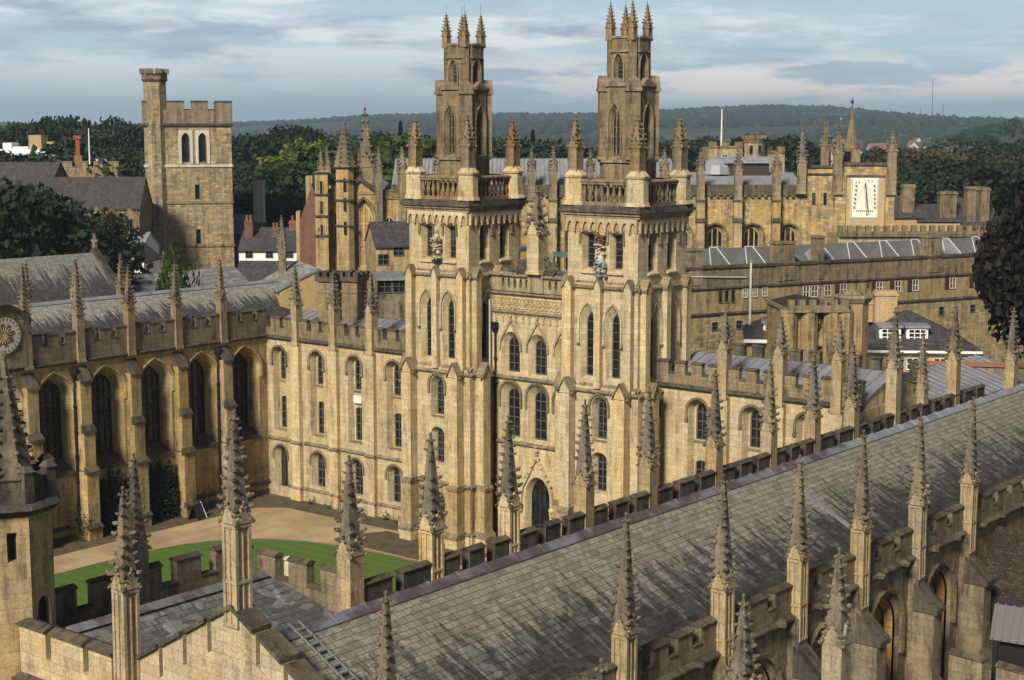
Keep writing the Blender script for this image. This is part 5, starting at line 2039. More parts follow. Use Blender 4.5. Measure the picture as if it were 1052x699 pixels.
o = (92, 114, 0)
t = thing('stone_tiled_building', 'low building with big pale grey roof slabs between the library and the square tower', 'building', o)
mb, rf = MB(), MB()
mb.box(82.3, 98, 108.5, 118.5, 0, 12.6)
mb.prism([(108.5, 12.6), (118.5, 12.6), (113.5, 15.9)], 'x', 82.3, 98)
mb.build('wall', 'grey_stone', t, o)
gable_roof_x(rf, 82, 98.2, 108.0, 119.0, 12.4, 16.1)
rf.build('roof', 'grey_stone_slate', t, o)


# ---- square medieval bell tower
def bell_tower():
    D = 190
    b0 = base(197.5, D)
    T = thing('bell_tower', 'square rubble-stone bell tower with battlements and a taller corner turret', 'tower', b0, CA + R(11.5))
    z = lambda y: zp(y, D)
    h = lx(236, 192, D)
    dp = h * 2
    mb, sp, cp = MB(), MB(), MB()
    f = Fr(0, 0, 0)
    ops = []
    zt0 = z(128)
    for xx in (189.5, 206.5):
        s = lx(xx, 192, D)
        ow = arch(.95, z(167), z(143), z(137), 'point', 8, s)
        iw = arch(.72, z(166.5), z(143), z(138), 'point', 8)
        ops.append((ow, [(a + s, b_) for a, b_ in iw], .5))
        wm = MB()
        f.face(wm, [(s - .85, z(168.5)), (s - .5, z(168.5)), (s - .5, z(135)), (s - .85, z(135))], -.12, .02)
        f.face(wm, [(s + .5, z(168.5)), (s + .85, z(168.5)), (s + .85, z(135)), (s + .5, z(135))], -.12, .02)
        hd_ = arch(1.0, z(143), z(143), z(136.5), 'point', 8, s)[2:]
        f.face(wm, [(s + .85, z(134))] + [(s - .85, z(134))] + hd_[::-1], -.13, .02)
        o_ = window(T, (0, 0, 0), f, s, .4, iw, 1, 4, .05, 'black_iron')
        wm.build('surround', 'pale_render', o_, f.P(s, .4, 0))
    for ya, yb in ((190, 205), (236, 251)):
        s = lx(200, 192, D)
        o_ = [(s - .28, z(yb)), (s + .28, z(yb)), (s + .28, z(ya)), (s - .28, z(ya))]
        ops.append((o_, o_, .5))
        window(T, (0, 0, 0), f, s, .4, [(-.28, z(yb)), (.28, z(yb)), (.28, z(ya)), (-.28, z(ya))], 1, 1, .04, 'black_iron')
    wall(mb, f, [(-h, 0), (h, 0), (h, zt0), (-h, zt0)], ops)
    mb.box(-h, h, .9, dp, 0, zt0)
    for sg in (-1, 1):
        mb.box(min(sg * h, sg * (h - .02)), max(sg * h, sg * (h - .02)), 0, .9, 0, zt0)
    mb.box(-h, h, .02, .9, zt0 - .3, zt0 - .01)
    # the corner turret bulges from the left corner
    xt = lx(160, 192, D)
    r = lx(173, 160, D)
    mb.frus(xt, r * .55, 0, z(84), r, r * .93, 8)
    mb.build('wall', 'rubble_stone', T)
    for y in (170.5, 208, 252.5):
        sm = MB()
        sm.box(-h - .12, h + .12, -.14, dp + .12, z(y) - .16, z(y) + .14)
        sm.build('string_course', 'grey_stone' if y > 200 else 'pale_render', T)
    pm = MB()
    for rot, ox, oy in ((0, 0, 0), (EAST, h, h), (NORTH, 0, dp), (WEST, -h, h)):
        fr = Fr(ox, oy, rot)
        battlement(pm, fr, -h - .15, h + .15, -.16, .45, zt0, z(113), z(105), 1.95, .85, capmb=cp)
        sm = fr
    cp.box(-h - .25, h + .25, -.26, dp + .2, zt0 - .15, zt0 + .12)
    pm.build('parapet', 'grey_stone', T)
    cp.build('coping', 'weathered_stone', T)
    tm = MB()
    tm.frus(xt, r * .55, z(84), z(82), r * 1.0, r * 1.12, 8)
    tm.frus(xt, r * .55, z(82), z(76), r * 1.06, r * 1.06, 8)
    for k in range(8):
        a = k * PI / 4 + PI / 8
        tm.cbox(xt + math.cos(a) * r * .92, r * .55 + math.sin(a) * r * .92, z(76), .85, .85, z(71) - z(76))
    tm.build('turret_parapet', 'grey_stone', T)


bell_tower()


# ---- gothic chapel front left of the towers
def gothic_front():
    D = 150
    b0 = base(372, D)
    T = thing('gothic_chapel_front', 'gothic chapel front with great traceried window and spired turrets beyond the chimneys', 'chapel', b0, CA + R(3))
    z = lambda y: zp(y, D)
    X = lambda x: lx(x, 372, D)
    f = Fr(0, 0, 0)
    mb, sp = MB(), MB()
    w1 = arch(X(385) - X(358), z(275), z(232), z(205), 'point', 12)
    i1 = arch(X(382) - X(361), z(275), z(232), z(208), 'point', 12)
    i1c = i1
    s1 = X(375)
    ow = [(a + s1, b_) for a, b_ in w1]
    iw = [(a + s1, b_) for a, b_ in i1]
    wall(mb, f, [(X(352), 0), (X(392), 0), (X(392), z(199)), (X(371), z(182)), (X(352), z(199))], [(ow, iw, .4)])
    window(T, (0, 0, 0), f, s1, .32, i1, 4, 3, .16, 'cream_stone', pane='warm_stone')
    hm = MB()
    hood(hm, f, ow[1:] + [ow[0]], .02, .25, .25)
    hm.build('hood_mould', 'grey_stone', T)
    cm = MB()
    f.face(cm, [(X(351), z(198)), (X(371), z(180.5)), (X(393), z(198)), (X(393), z(203)), (X(371), z(186)), (X(351), z(203))], -.3, .5)
    cm.build('coping', 'weathered_stone', T)
    mb.box(X(352), X(392), .9, 14, 0, z(201))
    # aisle wall to the left
    w2 = arch(1.3, z(262), z(228), z(216), 'point', 8)
    s2 = X(342)
    wall(mb, f, [(X(326), 0), (X(352), 0), (X(352), z(196)), (X(326), z(196))], [([(a * 1.2 + s2, b_) for a, b_ in w2], [(a + s2, b_) for a, b_ in w2], .5)])
    window(T, (0, 0, 0), f, s2, .4, w2, 2, 3, .1, 'cream_stone', pane='ochre_stone')
    mb.box(X(326), X(352), .8, 14, 0, z(196))
    mb.box(X(326), X(339), -1.4, 0, 0, z(176))
    bd = MB()
    for y in (242, 222, 200, 178):
        bd.box(X(326) - .15, X(339) + .15, -1.55, .1, z(y), z(y - 1.6))
    bd.build('string_course', 'weathered_stone', T)
    bd = MB()
    for y in (232, 206, 186):
        bd.frus(X(356), -.3, z(y), z(y - 1.6), 1.08, 1.02, 8)
    bd.build('turret_string', 'weathered_stone', T)
    for y in (196, 216, 240):
        flatwin(T, X(356), -1.2, z(y), .22, 1.2, cols=1, rows=1, mat='black_iron')
        flatwin(T, X(332.5), -1.41, z(y + 4), .35, 1.3, cols=1, rows=1, mat='ochre_stone')
    # aisle to the right
    mb.box(X(392), X(424), .2, 14, 0, z(205))
    w3 = arch(1.2, z(250), z(232), z(222), 'point', 8)
    f3 = Fr(0, .19, 0)
    window(T, (0, 0, 0), f3, X(401), -.03, w3, 2, 2, .1, 'cream_stone')
    pm = MB()
    battlement(pm, f3, X(392), X(424), -.1, .4, z(205), z(203), z(197), .9, .6)
    battlement(pm, f, X(326), X(352), -.1, .4, z(196), z(195), z(190), .8, .5)
    split_build(pm, 'parapet', 'grey_stone', T)
    # turret with stone spire
    mb.frus(X(356), -.3, 0, z(173), .95, .9, 8)
    mb.build('wall', 'ochre_stone', T)
    tm = MB()
    tm.frus(X(356), -.3, z(173), z(171.5), 1.05, 1.2, 8)
    tm.frus(X(356), -.3, z(171.5), z(128), 1.1, .12, 8)
    for k in range(8):
        for i in range(9):
            q = i / 9
            tm.lump((X(356) + (1.05 * (1 - q) + .1) * math.cos(k * PI / 4 + PI / 8), -.3 + (1.05 * (1 - q) + .1) * math.sin(k * PI / 4 + PI / 8), z(171) + (z(128) - z(171)) * q), (.12, .12, .1), k * 9 + i, 1, .25)
    tm.lump((X(356), -.3, z(127)), (.2, .2, .22), 2, 1, .2)
    tm.build('turret_spire', 'spire_stone', T)
    bm_ = MB()
    for x, a in ((391, .7), (413, .75), (332, .6), (338.5, .6)):
        pinnacle(T, (0, 0, 0), X(x), -.25 if x > 360 else -.8, 0 if x > 360 else z(178), z(178) if x > 360 else z(173), z(152), a, 'grey')
    pinnacle(T, (0, 0, 0), X(377), .8, z(200), z(158) if False else z(172), z(112), 1.5, 'grey')
    rf = MB()
    gable_roof_y(rf, X(352), X(392), 1.0, 30, z(199), z(184))
    rf.build('roof', 'far_lead', T)
    # brick flank
    br = MB()
    br.prism([(X(308), 0), (X(325), 0), (X(325), z(200)), (X(321), z(189)), (X(318), z(200)), (X(308), z(228))], 'y', .5, 1.6)
    br.box(X(309), X(325), 1.6, 10, 0, z(232))
    br.build('brick_wall', 'red_brick', T)
    qm = MB()
    qm.box(X(313), X(320), 3.0, 5.0, 0, z(182))
    qm.box(X(304), X(308), 1.0, 3.0, 0, z(218))
    qm.build('flank_buttress', 'ochre_stone', T)


gothic_front()

# small pale house in front of it, beside the tower
D = 132
b0 = base(403, D)
z = lambda y: zp(y, D)
t = thing('stone_cottage', 'small pale stone house with steep dark roof squeezed beside the left gate tower', 'house', b0, CA + R(12))
mb, rf = MB(), MB()
simple_gable(mb, rf, lx(386, 403, D), lx(428, 403, D), 0, 7, z(251), z(231))
mb.build('wall', 'shaft_stone', t)
rf.build('roof', 'dark_slate', t)
flatwin(t, lx(410, 403, D), 0, z(263), .9, .8, mat='glazing_bar')
flatwin(t, lx(394, 403, D), 0, z(272), .9, .9, mat='glazing_bar')
b0 = base(404, 124)
z = lambda y: zp(y, 124)
t = thing('flat_roofed_wing', 'low wing with flat grey roof and dark window behind the left range', 'building', b0, CA + R(8))
mb, rf = MB(), MB()
mb.box(lx(388, 404, 124), lx(430, 404, 124), 0, 5, 0, z(288))
mb.build('wall', 'grey_stone', t)
rf.box(lx(386, 404, 124), lx(432, 404, 124), -.3, 5.3, z(288), z(285))
rf.build('roof', 'lead_sheet', t)
flatwin(t, lx(395, 404, 124), 0, z(301), 1.1, 1.0, mat='glazing_bar')
flatwin(t, lx(410, 404, 124), 0, z(301), 1.0, 1.0, mat='glazing_bar')
D = 128
b0 = base(318, D)
z = lambda y: zp(y, D)
t = thing('yellow_gabled_roof', 'yellow stone gable end with sloping coping behind the corner of the quadrangle', 'building', b0, CA + R(20))
mb, rf = MB(), MB()
simple_gable(mb, rf, -2.5, 4.0, 0, 8, z(296), z(277), 'y')
mb.build('wall', 'buff_render', t)
rf.build('roof', 'grey_stone_slate', t)
D = 133
b0 = base(284, D)
t = thing('lead_turret_roof', 'small curved lead roof with a stone spirelet at the inner corner behind the battlements', 'roof', b0, CA)
mb = MB()
mb.cbox(0, 0, 0, 5, 5, 13.4)
mb.build('wall', 'grey_stone', t)
mb = MB()
mb.lathe(0, 0, [(3.2, 13.6), (2.9, 14.6), (2.2, 15.4), (1.1, 15.9), (.1, 16.1)], 16)
mb.build('roof', 'lead_sheet', t)
pinnacle(t, (0, 0, 0), lx(290, 284, D), .5, 13.0, zp(255, D), zp(222, D), .62, 'grey')


# ---- long gothic hall behind the twin towers
def long_hall():
    D = 165
    x0 = 610
    T = thing('gothic_hall', 'long gothic hall with pale lead roof and pinnacled buttresses behind the twin towers', 'college building', base(x0, D), CA)
    z = lambda y: zp(y, D)
    X = lambda x: lx(x, x0, D)
    f = Fr(0, 0, 0)
    px_ = [411, 449, 487, 525, 545, 567, 605, 643, 681, 719, 757.5, 797]
    mb, cp = MB(), MB()
    ops = []
    wxs = [430, 468, 506, 556 + 17, 586 + 6, 624, 662, 700, 735.5, 773.5, 811.5]
    iw = arch(1.75, z(275), z(243), z(233), 'point', 10)
    for x in wxs:
        s = X(x)
        if any(abs(x - p_) < 12 for p_ in px_):
            continue
        ow = [(a * 1.28 + s, b_ + (.25 if b_ > z(260) else 0)) for a, b_ in iw]
        ops.append((ow, [(a + s, b_) for a, b_ in iw], .5))
        window(T, (0, 0, 0), f, s, .4, iw, 3, 2, .14, 'ochre_stone')
        hm = MB()
        hood(hm, f, ow[1:] + [ow[0]], .02, .18, .2)
        hm.build('hood_mould', 'grey_stone', T)
    wall(mb, f, [(X(400), 0), (X(826), 0), (X(826), z(199)), (X(400), z(199))], ops)
    mb.box(X(400), X(826), 1.0, 13, 0, z(199))
    mb.box(X(400), X(826), .05, 1.0, z(203), z(199) - .01)
    mb.build('wall', 'rubble_stone', T)
    pm = MB()
    pm.box(X(400), X(826), -.2, .4, z(201), z(190))
    pm.build('parapet', 'weathered_stone', T)
    cm = MB()
    for i in range(60):
        cm.lump((X(404) + i * (X(822) - X(404)) / 59, -.2, z(202)), (.2, .18, .16), i, 1, .25)
    cm.build('corbel_table', 'grey_stone', T)
    for x in px_:
        bm_ = MB()
        bm_.box(X(x) - .42, X(x) + .42, -1.0, 0, 0, z(205))
        bm_.cur = 1
        bm_.prism([(-1.15, z(228)), (-.9, z(221)), (-.4, z(221)), (-.4, z(229))], 'x', X(x) - .5, X(x) + .5)
        bm_.prism([(-1.1, z(207)), (-.7, z(200)), (-.1, z(200)), (-.1, z(208))], 'x', X(x) - .48, X(x) + .48)
        bm_.build('buttress', ['ochre_stone', 'weathered_stone'], T)
        pinnacle(T, (0, 0, 0), X(x), -.55, z(205), z(175), z(152), .80, 'grey')
    rf = MB()
    zr = onD(610, 163, D + 7).z
    rf.prism([(.4, z(192)), (6.5, zr), (12.6, z(192)), (12.6, z(193)), (6.5, zr - .3), (.4, z(193))], 'x', X(400), X(695))
    zr2 = onD(610, 177, D + 7).z
    rf.prism([(.4, z(192)), (6.5, zr2), (12.6, z(192)), (12.6, z(193)), (6.5, zr2 - .3), (.4, z(193))], 'x', X(695.2), X(826))
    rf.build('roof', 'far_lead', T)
    sm = MB()
    for i in range(70):
        xx = X(402) + i * (X(693) - X(402)) / 69
        sm.add([(xx, .4, z(192) + .02), (xx + .07, .4, z(192) + .02), (xx + .07, 6.5, zr + .02), (xx, 6.5, zr + .02), (xx, .4, z(192) + .1), (xx + .07, .4, z(192) + .1), (xx + .07, 6.5, zr + .1), (xx, 6.5, zr + .1)],
               [(4, 5, 6, 7), (0, 4, 7, 3), (1, 2, 6, 5), (0, 1, 5, 4)])
    sm.build('roof_seam', 'far_lead', T)
    lm = MB()
    lm.box(X(752), X(798), 5.0, 8.0, zr2 - .3, zr2 + 1.0)
    lm.build('roof_lantern', 'dark_door', T)
    lr = MB()
    lr.prism([(4.7, zr2 + 1.0), (6.5, zr2 + 1.7), (8.3, zr2 + 1.0)], 'x', X(750), X(800))
    lr.lathe(X(745), 6.5, [(2.0, zr2 - .2), (1.8, zr2 + .8), (1.0, zr2 + 1.4), (.1, zr2 + 1.6)], 12)
    lr.build('lantern_roof', 'far_lead', T)


long_hall()


# ---- tower with the painted upright sundial
def dial_tower():
    D = 163
    x0 = 868
    T = thing('sundial_tower', 'square stone tower with a tall white painted sundial panel and corner pinnacles', 'tower', base(x0, D), CA - R(9))
    z = lambda y: zp(y, D)
    X = lambda x: lx(x, x0, D)
    mb = MB()
    mb.box(X(862), X(914), 0, 5.5, 0, z(168))
    mb.box(X(821), X(862), 1.2, 9, 0, z(172))
    mb.box(X(855), X(866), -.35, 1.5, 0, z(180))
    mb.box(X(906), X(915), -.35, 1.5, 0, z(180))
    mb.build('wall', 'rubble_stone', T)
    cm = MB()
    cm.box(X(861), X(915), -.2, .3, z(170), z(167))
    cm.box(X(861), X(915), -.2, .3, z(182), z(180))
    cm.box(X(820), X(862), 1.0, 1.5, z(173), z(170.5))
    cm.box(X(820), X(862), 1.0, 1.5, z(180), z(178.5))
    cm.build('string_course', 'weathered_stone', T)
    for x in (834, 845.5):
        flatwin(T, X(x), 1.19, z(211), .32, z(199) - z(211), cols=1, rows=1, mat='black_iron')
    pn = MB()
    pn.box(X(864), X(905.5), -.12, -.002, z(233), z(182))
    pn.build('render_panel', 'buff_render', T)
    dm = MB()
    dm.box(X(871.4), X(898.8), -.2, -.12, z(223.5), z(183))
    dl = dm.build('sundial', 'dial_white', T)
    nm = MB()

    def seg(a, b_, w_=.05):
        (xa, ya), (xb, yb) = a, b_
        p, q = Vector((X(xa), 0, z(ya))), Vector((X(xb), 0, z(yb)))
        d = (q - p).normalized().cross(Vector((0, 1, 0))) * w_ / 2
        P = [p + d, q + d, q - d, p - d]
        nm.add([(v.x, -.215, v.z) for v in P] + [(v.x, -.2, v.z) for v in P], [(0, 1, 2, 3), (0, 4, 5, 1), (1, 5, 6, 2), (2, 6, 7, 3), (3, 7, 4, 0)])
    for a in ((876, 189), (879, 189), (889, 187), (892, 187)):
        seg(a, (a[0], a[1] - 2.2), .09)
    for i in range(6):
        yy = 190 + i * 4.4
        seg((875.6 - .35 * i, yy), (877.6 - .35 * i, yy + 2.6), .10)
        seg((877.6 - .35 * i, yy), (875.6 - .35 * i, yy + 2.6), .06)
        seg((893.8 + .25 * i, yy), (895.4 + .25 * i, yy + 2.6), .10)
        seg((895.4 + .25 * i, yy), (893.8 + .25 * i, yy + 2.6), .06)
        if i % 2:
            seg((885.5, 189), (877 - .4 * i, yy + 4), .012)
            seg((885.5, 189), (893 + .3 * i, yy + 4), .012)
    for i in range(9):
        seg((877 + i * 2.0, 217.6), (878.0 + i * 2.0, 216.0), .06)
        seg((877 + i * 2.0, 216.0), (878.0 + i * 2.0, 217.6), .05)
    seg((884.5, 191), (886.5, 214), .03)
    seg((872.3, 184), (872.3, 222.6), .04)
    seg((898, 184), (898, 222.6), .04)
    nm.build('dial_marks', 'dial_mark', dl)
    gm = MB()
    gm.tube([(X(885.5), -.2, z(188)), (X(887.5), -1.0, z(214)), (X(887.5), -.2, z(221))], .05, 5)
    gm.build('gnomon', 'black_iron', dl)
    for x, y, zs, zt, a in ((821, 1.0, 168, 131, .95), (845, 4.0, 150, 122, .85), (849, 7.5, 150, 124, .8), (857, -.1, 158, 129, .95), (911.5, -.1, 156, 133, .95)):
        pinnacle(T, (0, 0, 0), X(x), y, z(200), z(zs), z(zt), a, 'grey')
    lm = MB()
    lm.cbox(X(872), 3.5, z(168), lx(880, 862, D), 2.0, z(154) - z(168))
    lm.build('turret', 'grey_stone', T)
    sm = MB()
    sm.frus(X(872), 3.5, z(156), z(153), .9, 1.0, 8)
    sm.frus(X(872), 3.5, z(153), z(110), .66, .08, 8)
    sm.build('turret_spire', 'grey_stone', T)
    flatwin(T, X(868), 2.49, z(166), .7, 1.0, cols=1, rows=1, mat='black_iron')
    vm = MB()
    vm.tube([(X(872), 3.5, z(111)), (X(872), 3.5, z(100))], .05, 5)
    vm.box(X(870.5), X(873.5), 3.47, 3.53, z(106), z(103))
    vm.build('weathervane', 'black_iron', T)


dial_tower()


# ---- long lead-roofed range on the right
def long_range():
    xa, Da, xb, Db = 690, 134.0, 1075, 154.5
    A, B = base(xa, Da), base(xb, Db)
    d = (B - A)
    L = d.length
    T = thing('long_rubble_range', 'long plain rubble-stone range with a blank parapet, white sashes and glazed lead roofs', 'college building', A, math.atan2(d.y, d.x))
    zt = zp(277.5, zz := 134.6, 700)
    dz = lambda px: (px) * 134.6 / HD
    f = Fr(0, 0, 0)

    def S(x):                       # distance along the range of a pixel column
        r = ray(x, 300)
        den = r.x * d.y - r.y * d.x
        k = (A.x * d.y - A.y * d.x) / den
        P = Vector((r.x * k, r.y * k, 0))
        return (P - A).length
    mb, up, cp = MB(), MB(), MB()
    up.box(0, L, -.05, .5, zt - dz(20), zt)
    cp.box(0, L, -.2, .6, zt, zt + .22)
    cp.box(0, L, -.18, .0, zt - dz(21.5), zt - dz(19.5))
    cp.box(0, L, -.14, .0, zt - dz(49), zt - dz(47))
    mb.box(0, L, 0, 9, zt - dz(48), zt - dz(20))
    up.build('parapet', 'grey_stone', T)
    mb.build('upper_wall', 'shaft_stone', T)
    lo = MB()
    lo.box(0, L, .05, 9, 0, zt - dz(48))
    lo.build('lower_wall', 'rubble_stone', T)
    split_build(cp, 'coping', 'weathered_stone', T)
    for x in (740, 746.5, 753):
        flatwin(T, S(x), 0, zt - dz(37), .48, dz(13), cols=1, rows=1, mat='grey_stone')
    for x in (765.5, 775.5, 785.5):
        flatwin(T, S(x), 0, zt - dz(33), .55, dz(10), mat='pale_render', bar=.07)
    for i, x in enumerate((828, 836.5, 850, 866, 903, 922, 940, 978, 1003)):
        wd = flatwin(T, S(x), 0, zt - dz(37), .75, dz(13), mat='pale_render', bar=.07)
        sh = MB()
        f.box(sh, S(x) - .95, S(x) - .48, -.07, -.01, zt - dz(37), zt - dz(24))
        if i > 2:
            sh.build('shutter', 'dark_door', wd, f.P(S(x), -.04, 0))
    for x in (735, 760, 790, 910, 968, 1000):
        flatwin(T, S(x), .05, zt - dz(66), .6, dz(9), cols=1, rows=2, mat='glazing_bar')
    rf = MB()
    rf.prism([(.6, zt - 1.0), (5, zt + 1.3), (9.5, zt - 1.0)], 'x', 0, L)
    rf.build('roof', 'dull_lead', T)
    for i in range(11):
        s = 2.2 + i * 3.9
        w2 = 1.25
        sk = MB()
        P = [(s - w2, 1.0, zt - .5), (s + w2, 1.0, zt - .5), (s + w2, 4.6, zt - .5), (s - w2, 4.6, zt - .5), (s - .3, 2.8, zt + 1.5), (s + .5, 2.8, zt + 1.5)]
        sk.add(P, [(0, 1, 5, 4), (1, 2, 5), (2, 3, 4, 5), (3, 0, 4), (0, 3, 2, 1)])
        so = sk.build('skylight', 'dull_lead' if i % 4 else 'lead_sheet', T)
        for q0, q1 in (((s - w2, 1.0, zt - .45), (s - .3, 2.8, zt + 1.55)), ((s + w2, 1.0, zt - .45), (s + .5, 2.8, zt + 1.55)), ((s - .3, 2.8, zt + 1.55), (s + .5, 2.8, zt + 1.55))):
            bm_ = MB()
            bm_.tube([q0, q1], .045, 4)
            bm_.build('glazing_bar', 'pale_panel', so)
    for x, w_, h_ in ((714, 1.4, 1.6), (806, 2.0, 1.9), (842, .7, 2.3), (958, 1.7, 1.9)):
        pm = MB()
        pm.box(S(x) - w_ / 2, S(x) + w_ / 2, -.12, 1.0, zt - 1.4, zt + h_)
        pm.box(S(x) - w_ / 2 - .1, S(x) + w_ / 2 + .1, -.2, 1.1, zt + h_, zt + h_ + .2)
        pm.build('chimney', 'grey_stone', T)
    gp = MB()
    gp.tube([(S(700), -.15, zt - dz(7)), (S(765), -.15, zt - dz(11))], .05, 5)
    gp.build('handrail', 'pale_panel', T)


long_range()

# battlemented wall and the house tops behind it
D = 157
b0 = base(935, D)
z = lambda y: zp(y, D)
X = lambda x: lx(x, 935, D)
t = thing('battlemented_range', 'pale range crowned by a dense row of little battlements beyond the lead roofs', 'college building', b0, CA + R(1))
mb, pm = MB(), MB()
mb.box(X(858), X(1035), 0, 5, 0, z(241))
mb.build('wall', 'shaft_stone', t)
battlement(pm, Fr(0, 0, 0), X(858), X(1035), -.2, .4, z(241), z(238), z(232), .5, .42, cap=False)
pm.box(X(858), X(1035), -.35, .4, z(243), z(241.5))
pm.build('parapet', 'grey_stone', t)
D = 185
for lab, x0, x1, ye, yr, wm, chim in (('dark-roofed house with a tall pale stone chimney beside the sundial tower', 905, 946, 222, 203, 'buff_render', [(932.5, 190, 1.1)]),
                                      ('buff house under a dark roof, with an octagonal vent turret of stone', 940, 984, 226, 212, 'buff_render', [(972, 197, 1.5)]),
                                      ('steep dark-roofed house with two stout stone chimneys near the copper beech', 984, 1026, 232, 206, 'grey_stone', [(999, 192, 1.3), (1008, 193, 1.3)])):
    b0 = base((x0 + x1) / 2, D)
    z = lambda y: zp(y, D)
    t = thing('roof_house', lab, 'house', b0, CA + R(random.Random(x0).uniform(-8, 8)))
    mb, rf = MB(), MB()
    xm = (x0 + x1) / 2
    simple_gable(mb, rf, lx(x0, xm, D), lx(x1, xm, D), 0, 8, z(ye), z(yr))
    mb.build('wall', wm, t)
    rf.build('roof', 'dark_slate', t)
    for x, y, a in chim:
        stack(t, lx(x, xm, D), 1.2, z(ye) - 2, z(y), a, 'grey_stone', 0)


# ---- battlemented block with clustered shafts, and the hipped house beside it
def porter_block():
    D = 108
    x0 = 843
    T = thing('battlemented_block', 'square ashlar block with clustered corner shafts, quatrefoil niche and mossy battlements', 'college building', base(x0, D), CA + R(4))
    z = lambda y: zp(y, D)
    X = lambda x: lx(x, x0, D)
    f = Fr(0, 0, 0)
    mb = MB()
    q = [(X(843) + .5 * math.cos(a * PI / 8) * (1 + .22 * math.cos(4 * a * PI / 8)), z(331) + .62 * math.sin(a * PI / 8) * (1 + .22 * math.cos(4 * a * PI / 8))) for a in range(16)]
    o2 = [(X(838), z(385)), (X(849), z(385)), (X(849), z(356)), (X(838), z(356))]
    wall(mb, f, [(X(808), 0), (X(870), 0), (X(870), z(318)), (X(808), z(318))], [(q, q, .4), (o2, o2, .35)])
    f.face(mb, q, .4, .5)
    f.face(mb, o2, .35, .5)
    mb.box(X(808), X(870), .6, 6, 0, z(318))
    for x in (809, 831, 855, 868):
        mb.frus(X(x), -.1, 0, z(318), .62, .62, 8)
    mb.frus(X(882), 1.0, 0, z(312), 1.15, 1.1, 8)
    mb.build('wall', 'shaft_stone', T)
    cm = MB()
    cm.box(X(806), X(871), -.75, 6, z(320), z(317))
    cm.frus(X(882), 1.0, z(312), z(307), 1.2, 1.4, 8)
    cm.frus(X(882), 1.0, z(307), z(304.5), 1.3, 1.2, 8)
    cm.lump((X(882), 1.0, z(304)), (.7, .7, .35), 3, 2, .05)
    cm.build('cornice', 'grey_stone', T)
    pm = MB()
    battlement(pm, Fr(0, -.62, 0), X(807), X(870), -.1, .3, z(317), z(313), z(307), .42, .34, cap=False)
    pm.build('parapet', 'grey_stone', T)
    rf = MB()
    rf.prism([(X(810), z(317)), (X(866), z(317)), (X(839), z(311))], 'y', .4, 5.8)
    rf.build('roof', 'brown_stone_slate', T)
    cv = MB()
    for k in range(8):
        a = k * PI / 4
        cv.lump((X(843) + .34 * math.cos(a), .25, z(331) + .4 * math.sin(a)), (.14, .16, .16), k, 1, .3)
    cv.lump((X(843), .2, z(331)), (.2, .24, .3), 11, 2, .2)
    cv.build('carving', 'grey_stone', T)


porter_block()


def hip(rf, x0, x1, y0, y1, ze, zr, inset):
    ym = (y0 + y1) / 2
    P = [(x0, y0, ze), (x1, y0, ze), (x1, y1, ze), (x0, y1, ze), (x0 + inset, ym, zr), (x1 - inset, ym, zr)]
    rf.add(P, [(0, 1, 5, 4), (1, 2, 5), (2, 3, 4, 5), (3, 0, 4), (0, 3, 2, 1)])


def dormer(root, x, y, z0, w_, h_, depth):
    mb = MB()
    mb.box(x - w_ / 2, x + w_ / 2, y, y + depth, z0, z0 + h_)
    o = mb.build('dormer', 'white_paint', root)
    rf = MB()
    rf.box(x - w_ / 2 - .15, x + w_ / 2 + .15, y - .2, y + depth, z0 + h_, z0 + h_ + .16)
    rf.build('dormer_roof', 'lead_sheet', o)
    flatwin(root, x, y, z0 + .12, w_ * .8, h_ - .22, cols=3, rows=3, mat='white_paint', bar=.06)


D = 116
x0 = 935
z = lambda y: zp(y, D)
X = lambda x: lx(x, x0, D)
t = thing('hipped_slate_house', 'ochre house with hipped purple-grey slate roof, two white dormers and white eaves', 'house', base(x0, D), CA - R(5))
mb, rf, ev = MB(), MB(), MB()
mb.box(X(880), X(1006), 0, 9, 0, z(361))
mb.build('wall', 'buff_render', t)
ev.box(X(876), X(1010), -.5, 9.5, z(362), z(359))
ev.build('eaves', 'white_paint', t)
hip(rf, X(875.5), X(1010.5), -.55, 9.55, z(359) + .003, z(326), 4.6)
rf.build('roof', 'dark_slate', t)
dormer(t, X(918), .9, z(354), 1.6, 1.15, 2)
dormer(t, X(946), .9, z(354), 1.6, 1.15, 2)
stack(t, X(919), 4.5, z(326) - 1, z(305), 1.3, 'buff_render', 0)
stack(t, X(898), 5.5, z(326) - 1, z(316), 1.2, 'buff_render', 0)
for x in (900, 940, 968, 990):
    flatwin(t, X(x), 0, z(380), .9, .9)
D = 114
x0 = 800
z = lambda y: zp(y, D)
X = lambda x: lx(x, x0, D)
t = thing('hipped_slate_lodge', 'smaller ochre house with hipped slate roof and one white dormer behind the cream range', 'house', base(x0, D), CA - R(8))
mb, rf, ev = MB(), MB(), MB()
mb.box(X(768), X(836), 0, 7, 0, z(351))
mb.build('wall', 'buff_render', t)
ev.box(X(765), X(839), -.5, 7.5, z(352), z(348))
ev.build('eaves', 'white_paint', t)
hip(rf, X(764.5), X(839.5), -.55, 7.55, z(348) + .003, z(327), 2.6)
rf.build('roof', 'dark_slate', t)
dormer(t, X(793), .8, z(345), 1.1, .8, 1.5)
